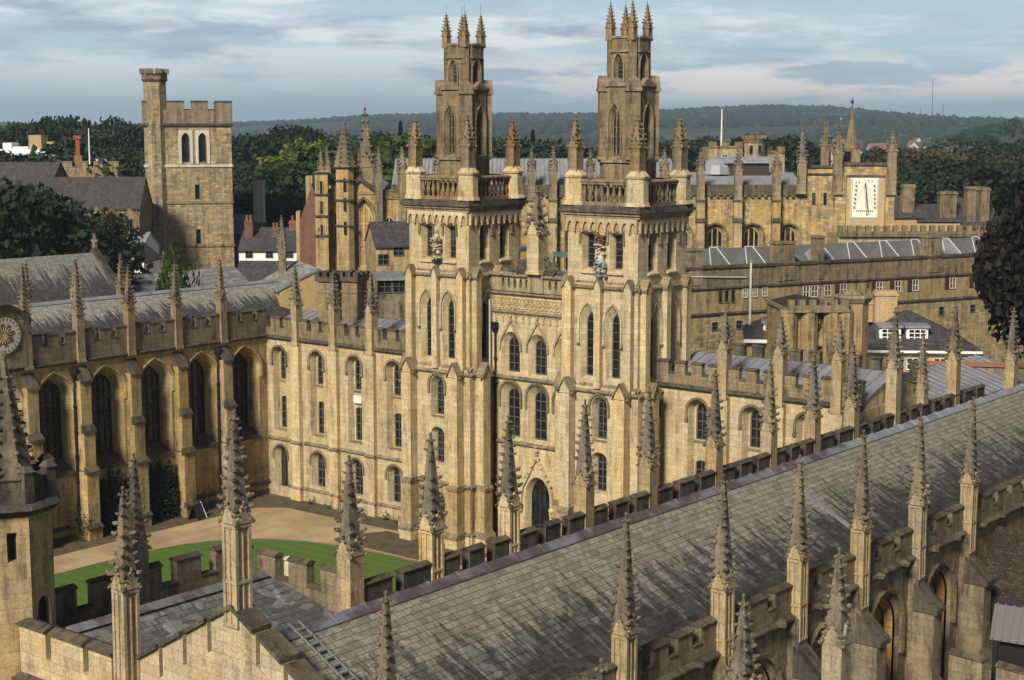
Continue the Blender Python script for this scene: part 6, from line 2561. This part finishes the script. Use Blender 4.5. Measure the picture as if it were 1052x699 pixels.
# lead roofs north of the hall
o = (98, 45.5, 0)
t = thing('lead_roofed_range', 'low range with purple-grey lead roof between the chapel battlements and the hipped house', 'college building', o)
mb, rf = MB(), MB()
mb.box(93, 112, 41.6, 49.5, 0, 10.9)
mb.build('wall', 'grey_stone', t, o)
gable_roof_x(rf, 92.6, 112, 41.2, 49.9, 10.9, 12.3)
ro = rf.build('roof', 'lead_sheet', t, o)
sm = MB()
for i in range(20):
    sm.prism([(41.2, 10.9), (45.55, 12.3), (45.55, 12.4), (41.2, 11.0)], 'x', 92.9 + i * .95, 93.0 + i * .95)
sm.build('roof_seam', 'lead_sheet', ro, o)
t = thing('courtyard_wall', 'ochre courtyard wall with tiled coping below the copper beech', 'wall', base(985, 112), CA - R(10))
mb = MB()
mb.box(lx(940, 985, 112), lx(1065, 985, 112), 0, .6, 0, zp(376, 112))
mb.build('wall', 'grey_stone', t)
mb = MB()
mb.prism([(-.15, zp(376, 112)), (.75, zp(376, 112)), (.3, zp(372, 112))], 'x', lx(940, 985, 112), lx(1065, 985, 112))
mb.build('coping', 'terracotta', t)
# teal awnings between the towers
for x0, y0, lab in ((540, 253, 'pale teal awning glimpsed beside the left gate tower'), (576, 259, 'pale teal awning glimpsed beside the right gate tower')):
    t = thing('teal_awning', lab, 'awning', base(x0, 122), CA)
    mb = MB()
    zz = zp(y0, 122)
    mb.prism([(-1.0, zz - .35), (1.0, zz - .12), (1.0, zz - .06), (-1.0, zz - .29)], 'x', -.6, .6)
    mb.build('canopy', 'teal_canvas', t)
    mb = MB()
    for sx in (-.5, .5):
        mb.cbox(sx, .9, 0, .12, .12, zz - .15)
    mb.build('post', 'black_iron', t)


# ---- the left distance: dark hall, turreted house, modern block, cottages
D = 178
x0 = 85
z = lambda y: zp(y, D)
X = lambda x: lx(x, x0, D)
t = thing('gothic_slate_hall', 'dark slate-roofed gothic hall with stone gablets left of the square tower', 'college building', base(x0, D), CA + R(5))
mb, rf = MB(), MB()
simple_gable(mb, rf, X(24), X(146), 0, 10, z(213), z(184))
mb.build('wall', 'grey_stone', t)
rf.build('roof', 'dark_slate', t)
for x, yt in ((76, 205), (103, 212), (118, 214), (136, 214)):
    gm = MB()
    gm.prism([(X(x) - 1.1, z(240)), (X(x) + 1.1, z(240)), (X(x) + 1.1, z(222)), (X(x), z(yt)), (X(x) - 1.1, z(222))], 'y', -.6, 1.2)
    gm.build('gablet', 'red_brick' if x in (118,) else 'grey_stone', t)
    flatwin(t, X(x), -.6, z(236), .8, 1.2, mat='grey_stone')
stack(t, X(35), 2, z(205), z(197), 1.2, 'grey_stone', 1)
t = thing('slate_roofed_wing', 'dark slate wing with a brown brick end, farther left than the gothic hall', 'building', base(22, 190), CA - R(5))
mb, rf = MB(), MB()
simple_gable(mb, rf, lx(-20, 22, 190), lx(54, 22, 190), 0, 9, zp(197, 190), zp(168, 190))
mb.build('wall', 'red_brick', t)
rf.build('roof', 'dark_slate', t)
D = 215
x0 = 98
z = lambda y: zp(y, D)
X = lambda x: lx(x, x0, D)
t = thing('turreted_house', 'brown battlemented house top with flagpole and a red chimney, left of the square tower', 'building', base(x0, D), CA)
mb, pm = MB(), MB()
mb.box(X(69), X(127), 0, 8, 0, z(180))
mb.build('wall', 'ochre_stone', t)
battlement(pm, Fr(0, 0, 0), X(69), X(127), -.2, .4, z(180), z(172), z(167), 1.2, .8)
pm.box(X(68), X(128), -.4, .4, z(182), z(179))
pm.build('parapet', 'grey_stone', t)
mb = MB()
mb.box(X(94), X(112), 2, 5, z(172), z(164))
mb.build('roof_hut', 'pale_panel', t)
mb = MB()
mb.cbox(X(84), 1, z(175), 1.1, 1.1, z(160) - z(175))
mb.build('chimney', 'terracotta', t)
mb = MB()
mb.cbox(X(83.5), 1, z(160), .55, .55, z(143) - z(160))
mb.cbox(X(83.5), 1, z(143), 1.0, .8, .5)
mb.build('red_flue', 'crane_red', t)
mb = MB()
mb.tube([(X(95), 1, z(170)), (X(95), 1, z(132))], [.12, .07], 6)
mb.build('flagpole', 'white_paint', t)
D = 265
x0 = 40
z = lambda y: zp(y, D)
X = lambda x: lx(x, x0, D)
t = thing('modern_block', 'flat-roofed modern block with blue glazing and pale plant rooms on its roof', 'building', base(x0, D), CA)
mb = MB()
mb.box(X(-30), X(67), 0, 14, 0, z(157))
mb.build('wall', 'pale_panel', t)
mb = MB()
mb.box(X(48), X(68), -.3, .2, z(176), z(163))
mb.box(X(-10), X(66), -.2, .1, z(166), z(160))
mb.build('glazing', 'blue_panel', t)
for xa, xb, y0 in ((32, 45, 139), (49.5, 58, 146), (5, 14, 147), (15, 31, 151)):
    mb = MB()
    mb.box(X(xa), X(xb), 2, 6, z(157), z(y0))
    mb.build('plant_room', 'buff_render' if xa > 30 else 'white_paint', t)
mb = MB()
mb.box(X(-30), X(66), 1, 10, z(157), z(154))
mb.build('roof_deck', 'white_paint', t)
for lab, x0, x1, D, ye, yr, ya, wm, rm, chim, dirn in (
        ('white rendered house with dark slate roof right of the square tower', 246, 309, 172, 256, 240, 300, 'white_paint', 'dark_slate', [(253, 228, .7, 'red_brick'), (281, 236, .6, 'red_brick')], 'x'),
        ('low house with dark roof and white gable left of the square tower foot', 112, 149, 168, 268, 254, 300, 'white_paint', 'dark_slate', [], 'y'),
        ('small stone house with tan chimney among trees right of the square tower', 236, 262, 200, 238, 222, 300, 'grey_stone', 'grey_stone_slate', [(264, 186, 1.0, 'pale_render')], 'x'),
        ('low dark slate roof in front of the white rendered house', 238, 322, 152, 292, 272, 300, 'grey_stone', 'dark_slate', [], 'x'),
        ('pale blue-roofed shop by the dark evergreens left of the square tower', 108, 147, 176, 256, 241, 300, 'pale_panel', 'far_lead', [], 'x'),
        ('dark roofed house behind the white rendered house', 262, 320, 186, 248, 236, 300, 'pale_render', 'dark_slate', [(300, 228, 1.0, 'red_brick')], 'x')):
    xm = (x0 + x1) / 2
    t = thing('town_house', lab, 'house', base(xm, D), CA + R((x0 * 7) % 13 - 6))
    mb, rf = MB(), MB()
    simple_gable(mb, rf, lx(x0, xm, D), lx(x1, xm, D), 0, 7, zp(ye, D), zp(yr, D), dirn)
    mb.build('wall', wm, t)
    rf.build('roof', rm, t)
    for i in range(3):
        flatwin(t, lx(x0 + (x1 - x0) * (i + .5) / 3, xm, D), 0, zp(ye + 9, D), .8, .75, mat='glazing_bar')
    for x, y, a, m_ in chim:
        stack(t, lx(x, xm, D), 2.5, zp(yr + 8, D), zp(y, D), a, m_, 2)
# ---- castle-like building with an octagonal tower, far right of the right gate tower
D = 232
x0 = 762
z = lambda y: zp(y, D)
X = lambda x: lx(x, x0, D)
t = thing('castellated_house', 'cream castellated house with a round battlemented tower and flagpole beyond the gothic hall', 'building', base(x0, D), CA)
mb, pm = MB(), MB()
mb.box(X(725), X(760), 0, 8, 0, z(152))
mb.box(X(756), X(806), 2, 9, 0, z(158))
mb.frus(X(773), 1, 0, z(147), lx(784, 773, D), lx(784, 773, D), 12)
mb.build('wall', 'shaft_stone', t)
battlement(pm, Fr(0, 0, 0), X(725), X(760), -.15, .4, z(152), z(150), z(146), 1.3, .8, cap=False)
battlement(pm, Fr(0, 2, 0), X(784), X(806), -.15, .4, z(158), z(155), z(151), 1.3, .8, cap=False)
r_ = lx(784.5, 773, D)
pm.frus(X(773), 1, z(147), z(143), r_, r_ * 1.06, 12)
for k in range(12):
    a = k * PI / 6
    pm.cbox(X(773) + math.cos(a) * r_ * .93, 1 + math.sin(a) * r_ * .93, z(143), .55, .55, z(139) - z(143))
split_build(pm, 'parapet', 'grey_stone', t)
for x in (768, 777):
    flatwin(t, X(x), -.58, z(158), .5, 1.2, cols=1, rows=1, mat='glazing_bar')
flatwin(t, X(742), 0, z(168), .8, 1.3)
mb = MB()
mb.tube([(X(739), 1, z(155)), (X(739), 1, z(112))], [.14, .08], 6)
mb.build('flagpole', 'white_paint', t)
# pole by the cream range
t = thing('white_pole', 'slender white flagpole standing before the long rubble range', 'flagpole', base(771, 120), 0)
mb = MB()
mb.tube([(0, 0, 0), (0, 0, zp(270, 120))], [.13, .08], 8)
mb.build('pole', 'white_paint', t)
mb = MB()
mb.lump((0, 0, zp(269, 120)), (.14, .14, .14), 1, 1, .05)
mb.build('finial', 'gilt', t)
# ================================================================ TREES
def tree_meshes(kind, h, r, nleaf, leaf, mat, seed):
    rnd = random.Random(seed)
    tm, cm = MB(), MB()
    tm.tube([(0, 0, 0), (.1, .05, h * .25), (0, .1, h * .5), (.05, 0, h * .8)], [h * .028, h * .022, h * .014, h * .005], 7)
    pts = []
    if kind == 'conifer':
        for i in range(nleaf):
            q = rnd.random() ** .75
            rr = r * (1 - q) * (0.75 + .25 * math.sin(q * 40)) * rnd.uniform(.55, 1.05)
            a = rnd.uniform(0, 6.283)
            pts.append((rr * math.cos(a), rr * math.sin(a), h * (.1 + .9 * q) - rr * .15))
    else:
        lobes = []
        n = 16 if kind == 'round' else 14
        zc = h * .6
        for i in range(n):
            a = rnd.uniform(0, 6.283)
            e = rnd.uniform(-.75, 1)
            q = rnd.uniform(.45, .8)
            cx = r * q * math.cos(a) * math.sqrt(max(0.05, 1 - e * e * .8))
            cy = r * q * math.sin(a) * math.sqrt(max(0.05, 1 - e * e * .8))
            cz = zc + e * h * .30
            lobes.append((cx, cy, cz, r * rnd.uniform(.28, .5)))
            tm.tube([(0, 0, h * rnd.uniform(.25, .5)), (cx * .5, cy * .5, cz * .8), (cx, cy, cz)], [h * .011, h * .007, h * .002], 5)
        lobes.append((0, 0, zc + h * .2, r * .5))
        for i in range(nleaf):
            l = rnd.choice(lobes)
            v = Vector((rnd.gauss(0, 1), rnd.gauss(0, 1), rnd.gauss(0, 1))).normalized() * l[3] * rnd.uniform(.72, 1.08)
            pts.append((l[0] + v.x, l[1] + v.y, l[2] + v.z * .8))
    leaf_cloud(cm, pts, leaf, rnd, .6)
    return tm.mesh('trunk', 'bark'), cm.mesh('crown', mat, fixn=False)


PROTO = {}
for key, args in {'green': ('round', 15, 6.0, 8000, .62, 'leaf_green', 1), 'green_b': ('round', 15, 5.2, 7400, .62, 'leaf_green', 2), 'dark': ('round', 16, 6.2, 8000, .62, 'leaf_dark', 3),
                  'dark_b': ('round', 15, 5.4, 7400, .62, 'leaf_dark', 4), 'bright': ('round', 14, 5.6, 7200, .6, 'leaf_bright', 5), 'yellow': ('round', 12, 4.6, 5200, .55, 'leaf_yellow', 6),
                  'rust': ('round', 15, 6.2, 7600, .62, 'leaf_rust', 7), 'silver': ('round', 15, 6.0, 7600, .62, 'leaf_silver', 8), 'conifer': ('conifer', 20, 4.0, 5200, .55, 'leaf_dark', 9),
                  'copper': ('round', 16, 6.4, 15000, .5, 'leaf_copper', 10), 'fine_dark': ('round', 13, 6.2, 11000, .5, 'leaf_dark', 11), 'fine_light': ('round', 14, 5.0, 3400, .55, 'leaf_bright', 12)}.items():
    PROTO[key] = (args[1], tree_meshes(*args))
KL = {'green': 'mid-green broadleaved tree', 'green_b': 'mid-green broadleaved tree', 'dark': 'dark green broadleaved tree', 'dark_b': 'dark green broadleaved tree', 'bright': 'bright green broadleaved tree',
      'yellow': 'yellow-green young tree', 'rust': 'rusty brown-green tree', 'silver': 'silvery grey-green tree', 'conifer': 'tall dark conifer', 'copper': '', 'fine_dark': '', 'fine_light': ''}
rt_ = random.Random(77)


def tree(kind, loc, top, where, group, wide=1.0, label=None, name=None):
    h0, (tm, cm) = PROTO[kind]
    k = (top - loc[2]) / (h0 * .985)
    t = thing(name or ('conifer' if kind == 'conifer' else 'broadleaf_tree'), label or (KL[kind] + ' ' + where), 'tree', loc, rt_.uniform(0, 6.28), group)
    t.scale = (k * wide, k * wide, k)
    put('trunk', tm, t)
    put('crown', cm, t)
    return t


# ---------------------------------------------------------------- the lie of the land
RIDGE = [(-700, 128), (-200, 128), (0, 127), (60, 129), (150, 128), (245, 125), (300, 123), (350, 120.5), (400, 118.5), (470, 118), (540, 118.5), (600, 118), (660, 116), (720, 114), (780, 112.5), (850, 112.5),
         (900, 115), (950, 118), (1000, 121), (1060, 123), (1250, 126), (1700, 128)]


def ridge_y(x):
    for (xa, ya), (xb, yb) in zip(RIDGE, RIDGE[1:]):
        if xa <= x <= xb:
            return ya + (yb - ya) * (x - xa) / (xb - xa)
    return 128


def smooth(a, b_, x):
    t = max(0, min(1, (x - a) / (b_ - a)))
    return t * t * (3 - 2 * t)


def hash2(i, j):
    return random.Random(i * 92821 + j * 68917).random()


def vnoise(x, y):
    i, j = math.floor(x), math.floor(y)
    u, v = x - i, y - j
    u, v = u * u * (3 - 2 * u), v * v * (3 - 2 * v)
    return (hash2(i, j) * (1 - u) + hash2(i + 1, j) * u) * (1 - v) + (hash2(i, j + 1) * (1 - u) + hash2(i + 1, j + 1) * u) * v


def land(x, y):
    d = math.hypot(x, y)
    if d < 330:
        return -.06
    th = math.atan2(y, x) - HEAD            # + = left of the view axis
    while th > PI:
        th -= 2 * PI
    while th < -PI:
        th += 2 * PI
    DR = 3300
    if abs(th) < 1.2:
        px = CX - HD * math.tan(th)
        yr = ridge_y(max(-690, min(1690, px)))
    else:
        px, yr = 3000, 128
    zr = CAMZ + (YH - yr) * DR / HD - 6
    z = zr * smooth(900, DR, d) ** 1.15
    z += (vnoise(x / 420, y / 420) - .5) * 16 * smooth(700, 1600, d)
    # nearer wooded hill on the right
    near = smooth(900, 1050, px) * (28 + 9 * (vnoise(x / 170, y / 170) - .5))
    z = max(z, near * smooth(380, 1250, d) * (1 - .35 * smooth(1250, 2000, d)))
    z -= 40 * smooth(3600, 9000, d)
    return z - .06


mb = MB()
rings = [0, 60, 130, 200, 260, 330, 400, 480, 570, 680, 800, 940, 1100, 1270, 1450, 1650, 1870, 2100, 2350, 2600, 2850, 3100, 3300, 3500, 3800, 4300, 5200, 6000]
NA = 150
idx = {}
P, Fc = [(0, 0, -.06)], []
for ri, rr in enumerate(rings[1:], 1):
    for k in range(NA):
        # finer steps inside the view
        q = k / NA
        th = HEAD + (PI * (2 * q - 1)) * (0.22 + 0.78 * abs(2 * q - 1) ** 2)
        x, y = rr * math.cos(th), rr * math.sin(th)
        idx[(ri, k)] = len(P)
        P.append((x, y, land(x, y)))
for k in range(NA):
    Fc.append((0, idx[(1, k)], idx[(1, (k + 1) % NA)]))
for ri in range(1, len(rings) - 1):
    for k in range(NA):
        Fc.append((idx[(ri, k)], idx[(ri + 1, k)], idx[(ri + 1, (k + 1) % NA)], idx[(ri, (k + 1) % NA)]))
mb.add(P, Fc)
g = mb.build('ground', 'country', smooth=True)
tag(g, kind='structure')


def at_px(x, D):
    p = onD(x, 300, D)
    return Vector((p.x, p.y, land(p.x, p.y)))


# ---------------------------------------------------------------- single trees that stand out
tree('copper', at_px(1122, 112), zp(84, 112), '', None, .66, 'huge copper beech with near-black foliage at the edge of the courtyard', 'copper_beech')
for x, D, yt, w_, lab in ((14, 140, 205, 1.05, 'dark spreading evergreen behind the library roof, farthest from the square tower'),
                          (66, 146, 210, .9, 'dark spreading evergreen behind the library roof, between its two neighbours'),
                          (103, 152, 236, .55, 'smaller dark evergreen behind the library roof, nearest the square tower')):
    tree('fine_dark', at_px(x, D), zp(yt, D), '', 'dark evergreens behind the library', w_, lab)
tree('fine_light', at_px(177, 126), zp(241, 126), '', None, .26, 'young light green tree rising behind the library roof before the square tower')
tree('fine_light', at_px(196, 130), zp(262, 130), '', None, .34, 'low green tree tucked behind the library pinnacles before the square tower')
tree('yellow', at_px(306, 300), zp(150, 300), '', None, 1.0, 'yellow-green tree shining among dark trees left of the gothic front')
tree('yellow', at_px(985, 250), zp(178, 250), '', None, .8, 'yellow-green tree among dark trees right of the sundial tower')
tree('bright', at_px(420, 250), zp(140, 250), '', None, 1.5, 'bright green tree between the gothic front and the left gate tower')
tree('conifer', at_px(413, 330), zp(128, 330), '', None, .9, 'pointed dark conifer left of the left gate tower')
tree('conifer', at_px(547, 300), zp(137, 300), '', None, .9, 'pointed dark conifer seen between the twin gate towers')
tree('rust', at_px(942, 330), zp(148, 330), '', None, 1.1, 'rusty brown tree right of the sundial tower')
tree('silver', at_px(975, 360), zp(150, 360), '', None, 1.2, 'silvery willow beside the rusty brown tree')
# ---------------------------------------------------------------- rows of trees beyond the colleges
spec = []


def row(xa, xb, n, D0, D1, y0, y1, kinds, where, group, w0=.9, w1=1.35):
    for i in range(n):
        x = xa + (xb - xa) * (i + .5) / n + rt_.uniform(-.4, .4) * (xb - xa) / n
        D = rt_.uniform(D0, D1)
        p = at_px(x, D)
        top = zp(rt_.uniform(y0, y1), D)
        top = max(p.z + 6, min(top, p.z + 32))
        tree(rt_.choice(kinds), p, top, where, group, rt_.uniform(w0, w1))


row(-10, 145, 8, 285, 330, 121, 134, ['dark', 'dark_b', 'dark', 'green'], 'in the tall belt left of the square tower', 'tall trees left of the square tower', .75, 1.0)
row(-10, 150, 12, 215, 270, 148, 176, ['dark', 'dark_b', 'green', 'green_b'], 'behind the roofs left of the square tower', 'trees behind the roofs left of the square tower')
row(238, 345, 10, 300, 400, 132, 150, ['dark', 'green', 'green_b', 'dark_b'], 'in the far belt right of the square tower', 'far trees right of the square tower')
row(238, 330, 9, 205, 260, 158, 200, ['dark', 'green', 'green_b', 'dark_b'], 'beyond the white house right of the square tower', 'near trees right of the square tower')
row(330, 460, 10, 320, 480, 138, 158, ['green', 'green_b', 'bright', 'dark'], 'beyond the gothic front', 'trees beyond the gothic front')
row(505, 620, 10, 260, 420, 140, 158, ['dark', 'green', 'green_b'], 'between the twin gate towers', 'trees between the gate towers')
row(680, 830, 12, 300, 520, 140, 160, ['dark', 'green', 'green_b'], 'beyond the castellated house', 'trees beyond the castellated house')
row(905, 1060, 12, 235, 300, 165, 205, ['dark', 'green', 'green_b', 'dark_b', 'bright'], 'behind the chimneys right of the sundial tower', 'near trees right of the sundial tower')
row(905, 1070, 16, 330, 450, 145, 172, ['dark', 'green', 'green_b', 'rust', 'silver', 'dark_b'], 'in the middle belt right of the sundial tower', 'middle trees right of the sundial tower')
row(955, 1080, 14, 500, 760, 134, 152, ['dark', 'green', 'green_b', 'dark_b', 'rust'], 'on the wooded slope right of the sundial tower', 'slope trees right of the sundial tower')

# ---------------------------------------------------------------- far woods that read as one mass
rw = random.Random(5)
wm = MB()
for i in range(1500):
    q = rw.random()
    D = 470 + 900 * q * q
    x = rw.uniform(-60, 1110)
    p = at_px(x, D)
    if vnoise(p.x / 110, p.y / 110) < .33 or (780 < x < 955 and D > 640 and rw.random() < .8):
        continue
    r_ = rw.uniform(4, 7.5)
    h = rw.uniform(8, 13)
    pts = []
    for k in range(46):
        v = Vector((rw.gauss(0, 1), rw.gauss(0, 1), abs(rw.gauss(0, 1)))).normalized()
        pts.append((p.x + v.x * r_, p.y + v.y * r_, p.z + h * .35 + v.z * h * .65))
    leaf_cloud(wm, pts, 3.2, rw, .8)
o = wm.build('woodland', 'leaf_green', fixn=False)
tag(o, 'mixed green woods spreading over the flat land beyond the town', 'woodland', kind='stuff')
wm = MB()
for i in range(6500):
    D = 1250 + 2250 * rw.random() if i < 4200 else rw.uniform(2950, 3500)
    x = rw.uniform(-80, 1130)
    p = at_px(x, D)
    crest = D > 3000
    if not crest and vnoise(p.x / 260 + 9, p.y / 260) < .44:
        continue
    r_ = rw.uniform(6, 11) * (1 if not crest else .8)
    h = rw.uniform(8, 13) * (1 if not crest else .75)
    wm.lump((p.x, p.y, p.z + h * .3), (r_, r_, h * .7), i, 1, .32)
o = wm.build('woodland', 'leaf_dark', fixn=False)
tag(o, 'dark woods covering the distant hills along the skyline', 'woodland', kind='stuff')

# ---------------------------------------------------------------- far houses of the town among the trees
hm_, hr = MB(), MB()
simple_gable(hm_, hr, -5, 5, -4, 4, 6, 9.5)
HW = [hm_.mesh('wall', m_) for m_ in ('pale_render', 'white_paint', 'red_brick')]
HR = [hr.mesh('roof', m_) for m_ in ('dark_slate', 'far_tile')]
for i in range(64):
    if i < 40:
        x, D = rt_.uniform(795, 950), rt_.uniform(820, 1500)
    elif i < 52:
        x, D = rt_.uniform(690, 800), rt_.uniform(900, 1500)
    else:
        x, D = rt_.uniform(430, 640), rt_.uniform(800, 1300)
    p = at_px(x, D)
    wi, ri_ = rt_.choice((0, 0, 1, 2)), rt_.choice((0, 0, 1))
    lab = ('cream', 'white', 'red brick')[wi] + ' house with ' + ('grey', 'orange-tiled')[ri_] + ' roof among the distant trees'
    t = thing('far_house', lab, 'house', (p.x, p.y, p.z + 3.5), rt_.uniform(0, 3.14), 'far houses of the town')
    t.scale = (1.1, 1.1, rt_.uniform(1.0, 1.5))
    put('wall', HW[wi], t, (0, 0, 0))
    put('roof', HR[ri_], t, (0, 0, 0))
# long white building on the far hillside
p = at_px(855, 2300)
t = thing('hillside_block', 'long white building shining on the far wooded hillside', 'building', (p.x, p.y, p.z), CA)
mb = MB()
mb.box(-12, 12, 0, 12, 0, zp(122, 2300) - p.z)
mb.build('wall', 'white_paint', t)
mb = MB()
mb.box(-12.5, 12.5, -.5, 12.5, zp(122, 2300) - p.z, zp(121.4, 2300) - p.z)
mb.build('roof', 'pale_panel', t)
for x, yt, lab, wd in ((951, 83, 'tall thin radio mast on the distant hill', 1.0), (962, 107, 'short mast to one side of the tall radio mast', .8), (939.5, 110, 'lowest mast, standing apart from the tall radio mast', .7)):
    p = at_px(x, 3320)
    zt = zp(yt, 3320) - p.z
    t = thing('radio_mast', lab, 'mast', (p.x, p.y, p.z), 0)
    mb = MB()
    for k in range(3):
        a = k * 2.094
        mb.tube([(wd * math.cos(a), wd * math.sin(a), 0), (wd * .5 * math.cos(a), wd * .5 * math.sin(a), zt)], .28 * wd, 4)
    n = int(zt / 4)
    for i in range(n):
        for k in range(3):
            a, b_ = k * 2.094, (k + 1) * 2.094
            q0, q1 = wd * (1 - .5 * i / n), wd * (1 - .5 * (i + 1) / n)
            mb.tube([(q0 * math.cos(a), q0 * math.sin(a), zt * i / n), (q1 * math.cos(b_), q1 * math.sin(b_), zt * (i + 1) / n)], .15, 3)
    mb.build('lattice', 'black_iron', t)

# ---------------------------------------------------------------- the air
HAZE = 0.00021
mb = MB()
mb.box(-6150, 6150, -6150, 6150, -60, 130)
m = bpy.data.materials.new('haze')
m.use_nodes = True
nt = m.node_tree
nt.nodes.clear()
ou = nt.nodes.new('ShaderNodeOutputMaterial')
pv = nt.nodes.new('ShaderNodeVolumePrincipled')
pv.inputs['Color'].default_value = (0.55, 0.75, 1.0, 1)
pv.inputs['Density'].default_value = HAZE
pv.inputs['Anisotropy'].default_value = 0.2
nt.links.new(pv.outputs[0], ou.inputs['Volume'])
MAT['haze'] = m
o = mb.build('haze', 'haze')
tag(o, 'thin bluish haze over the far country', 'haze', kind='stuff')
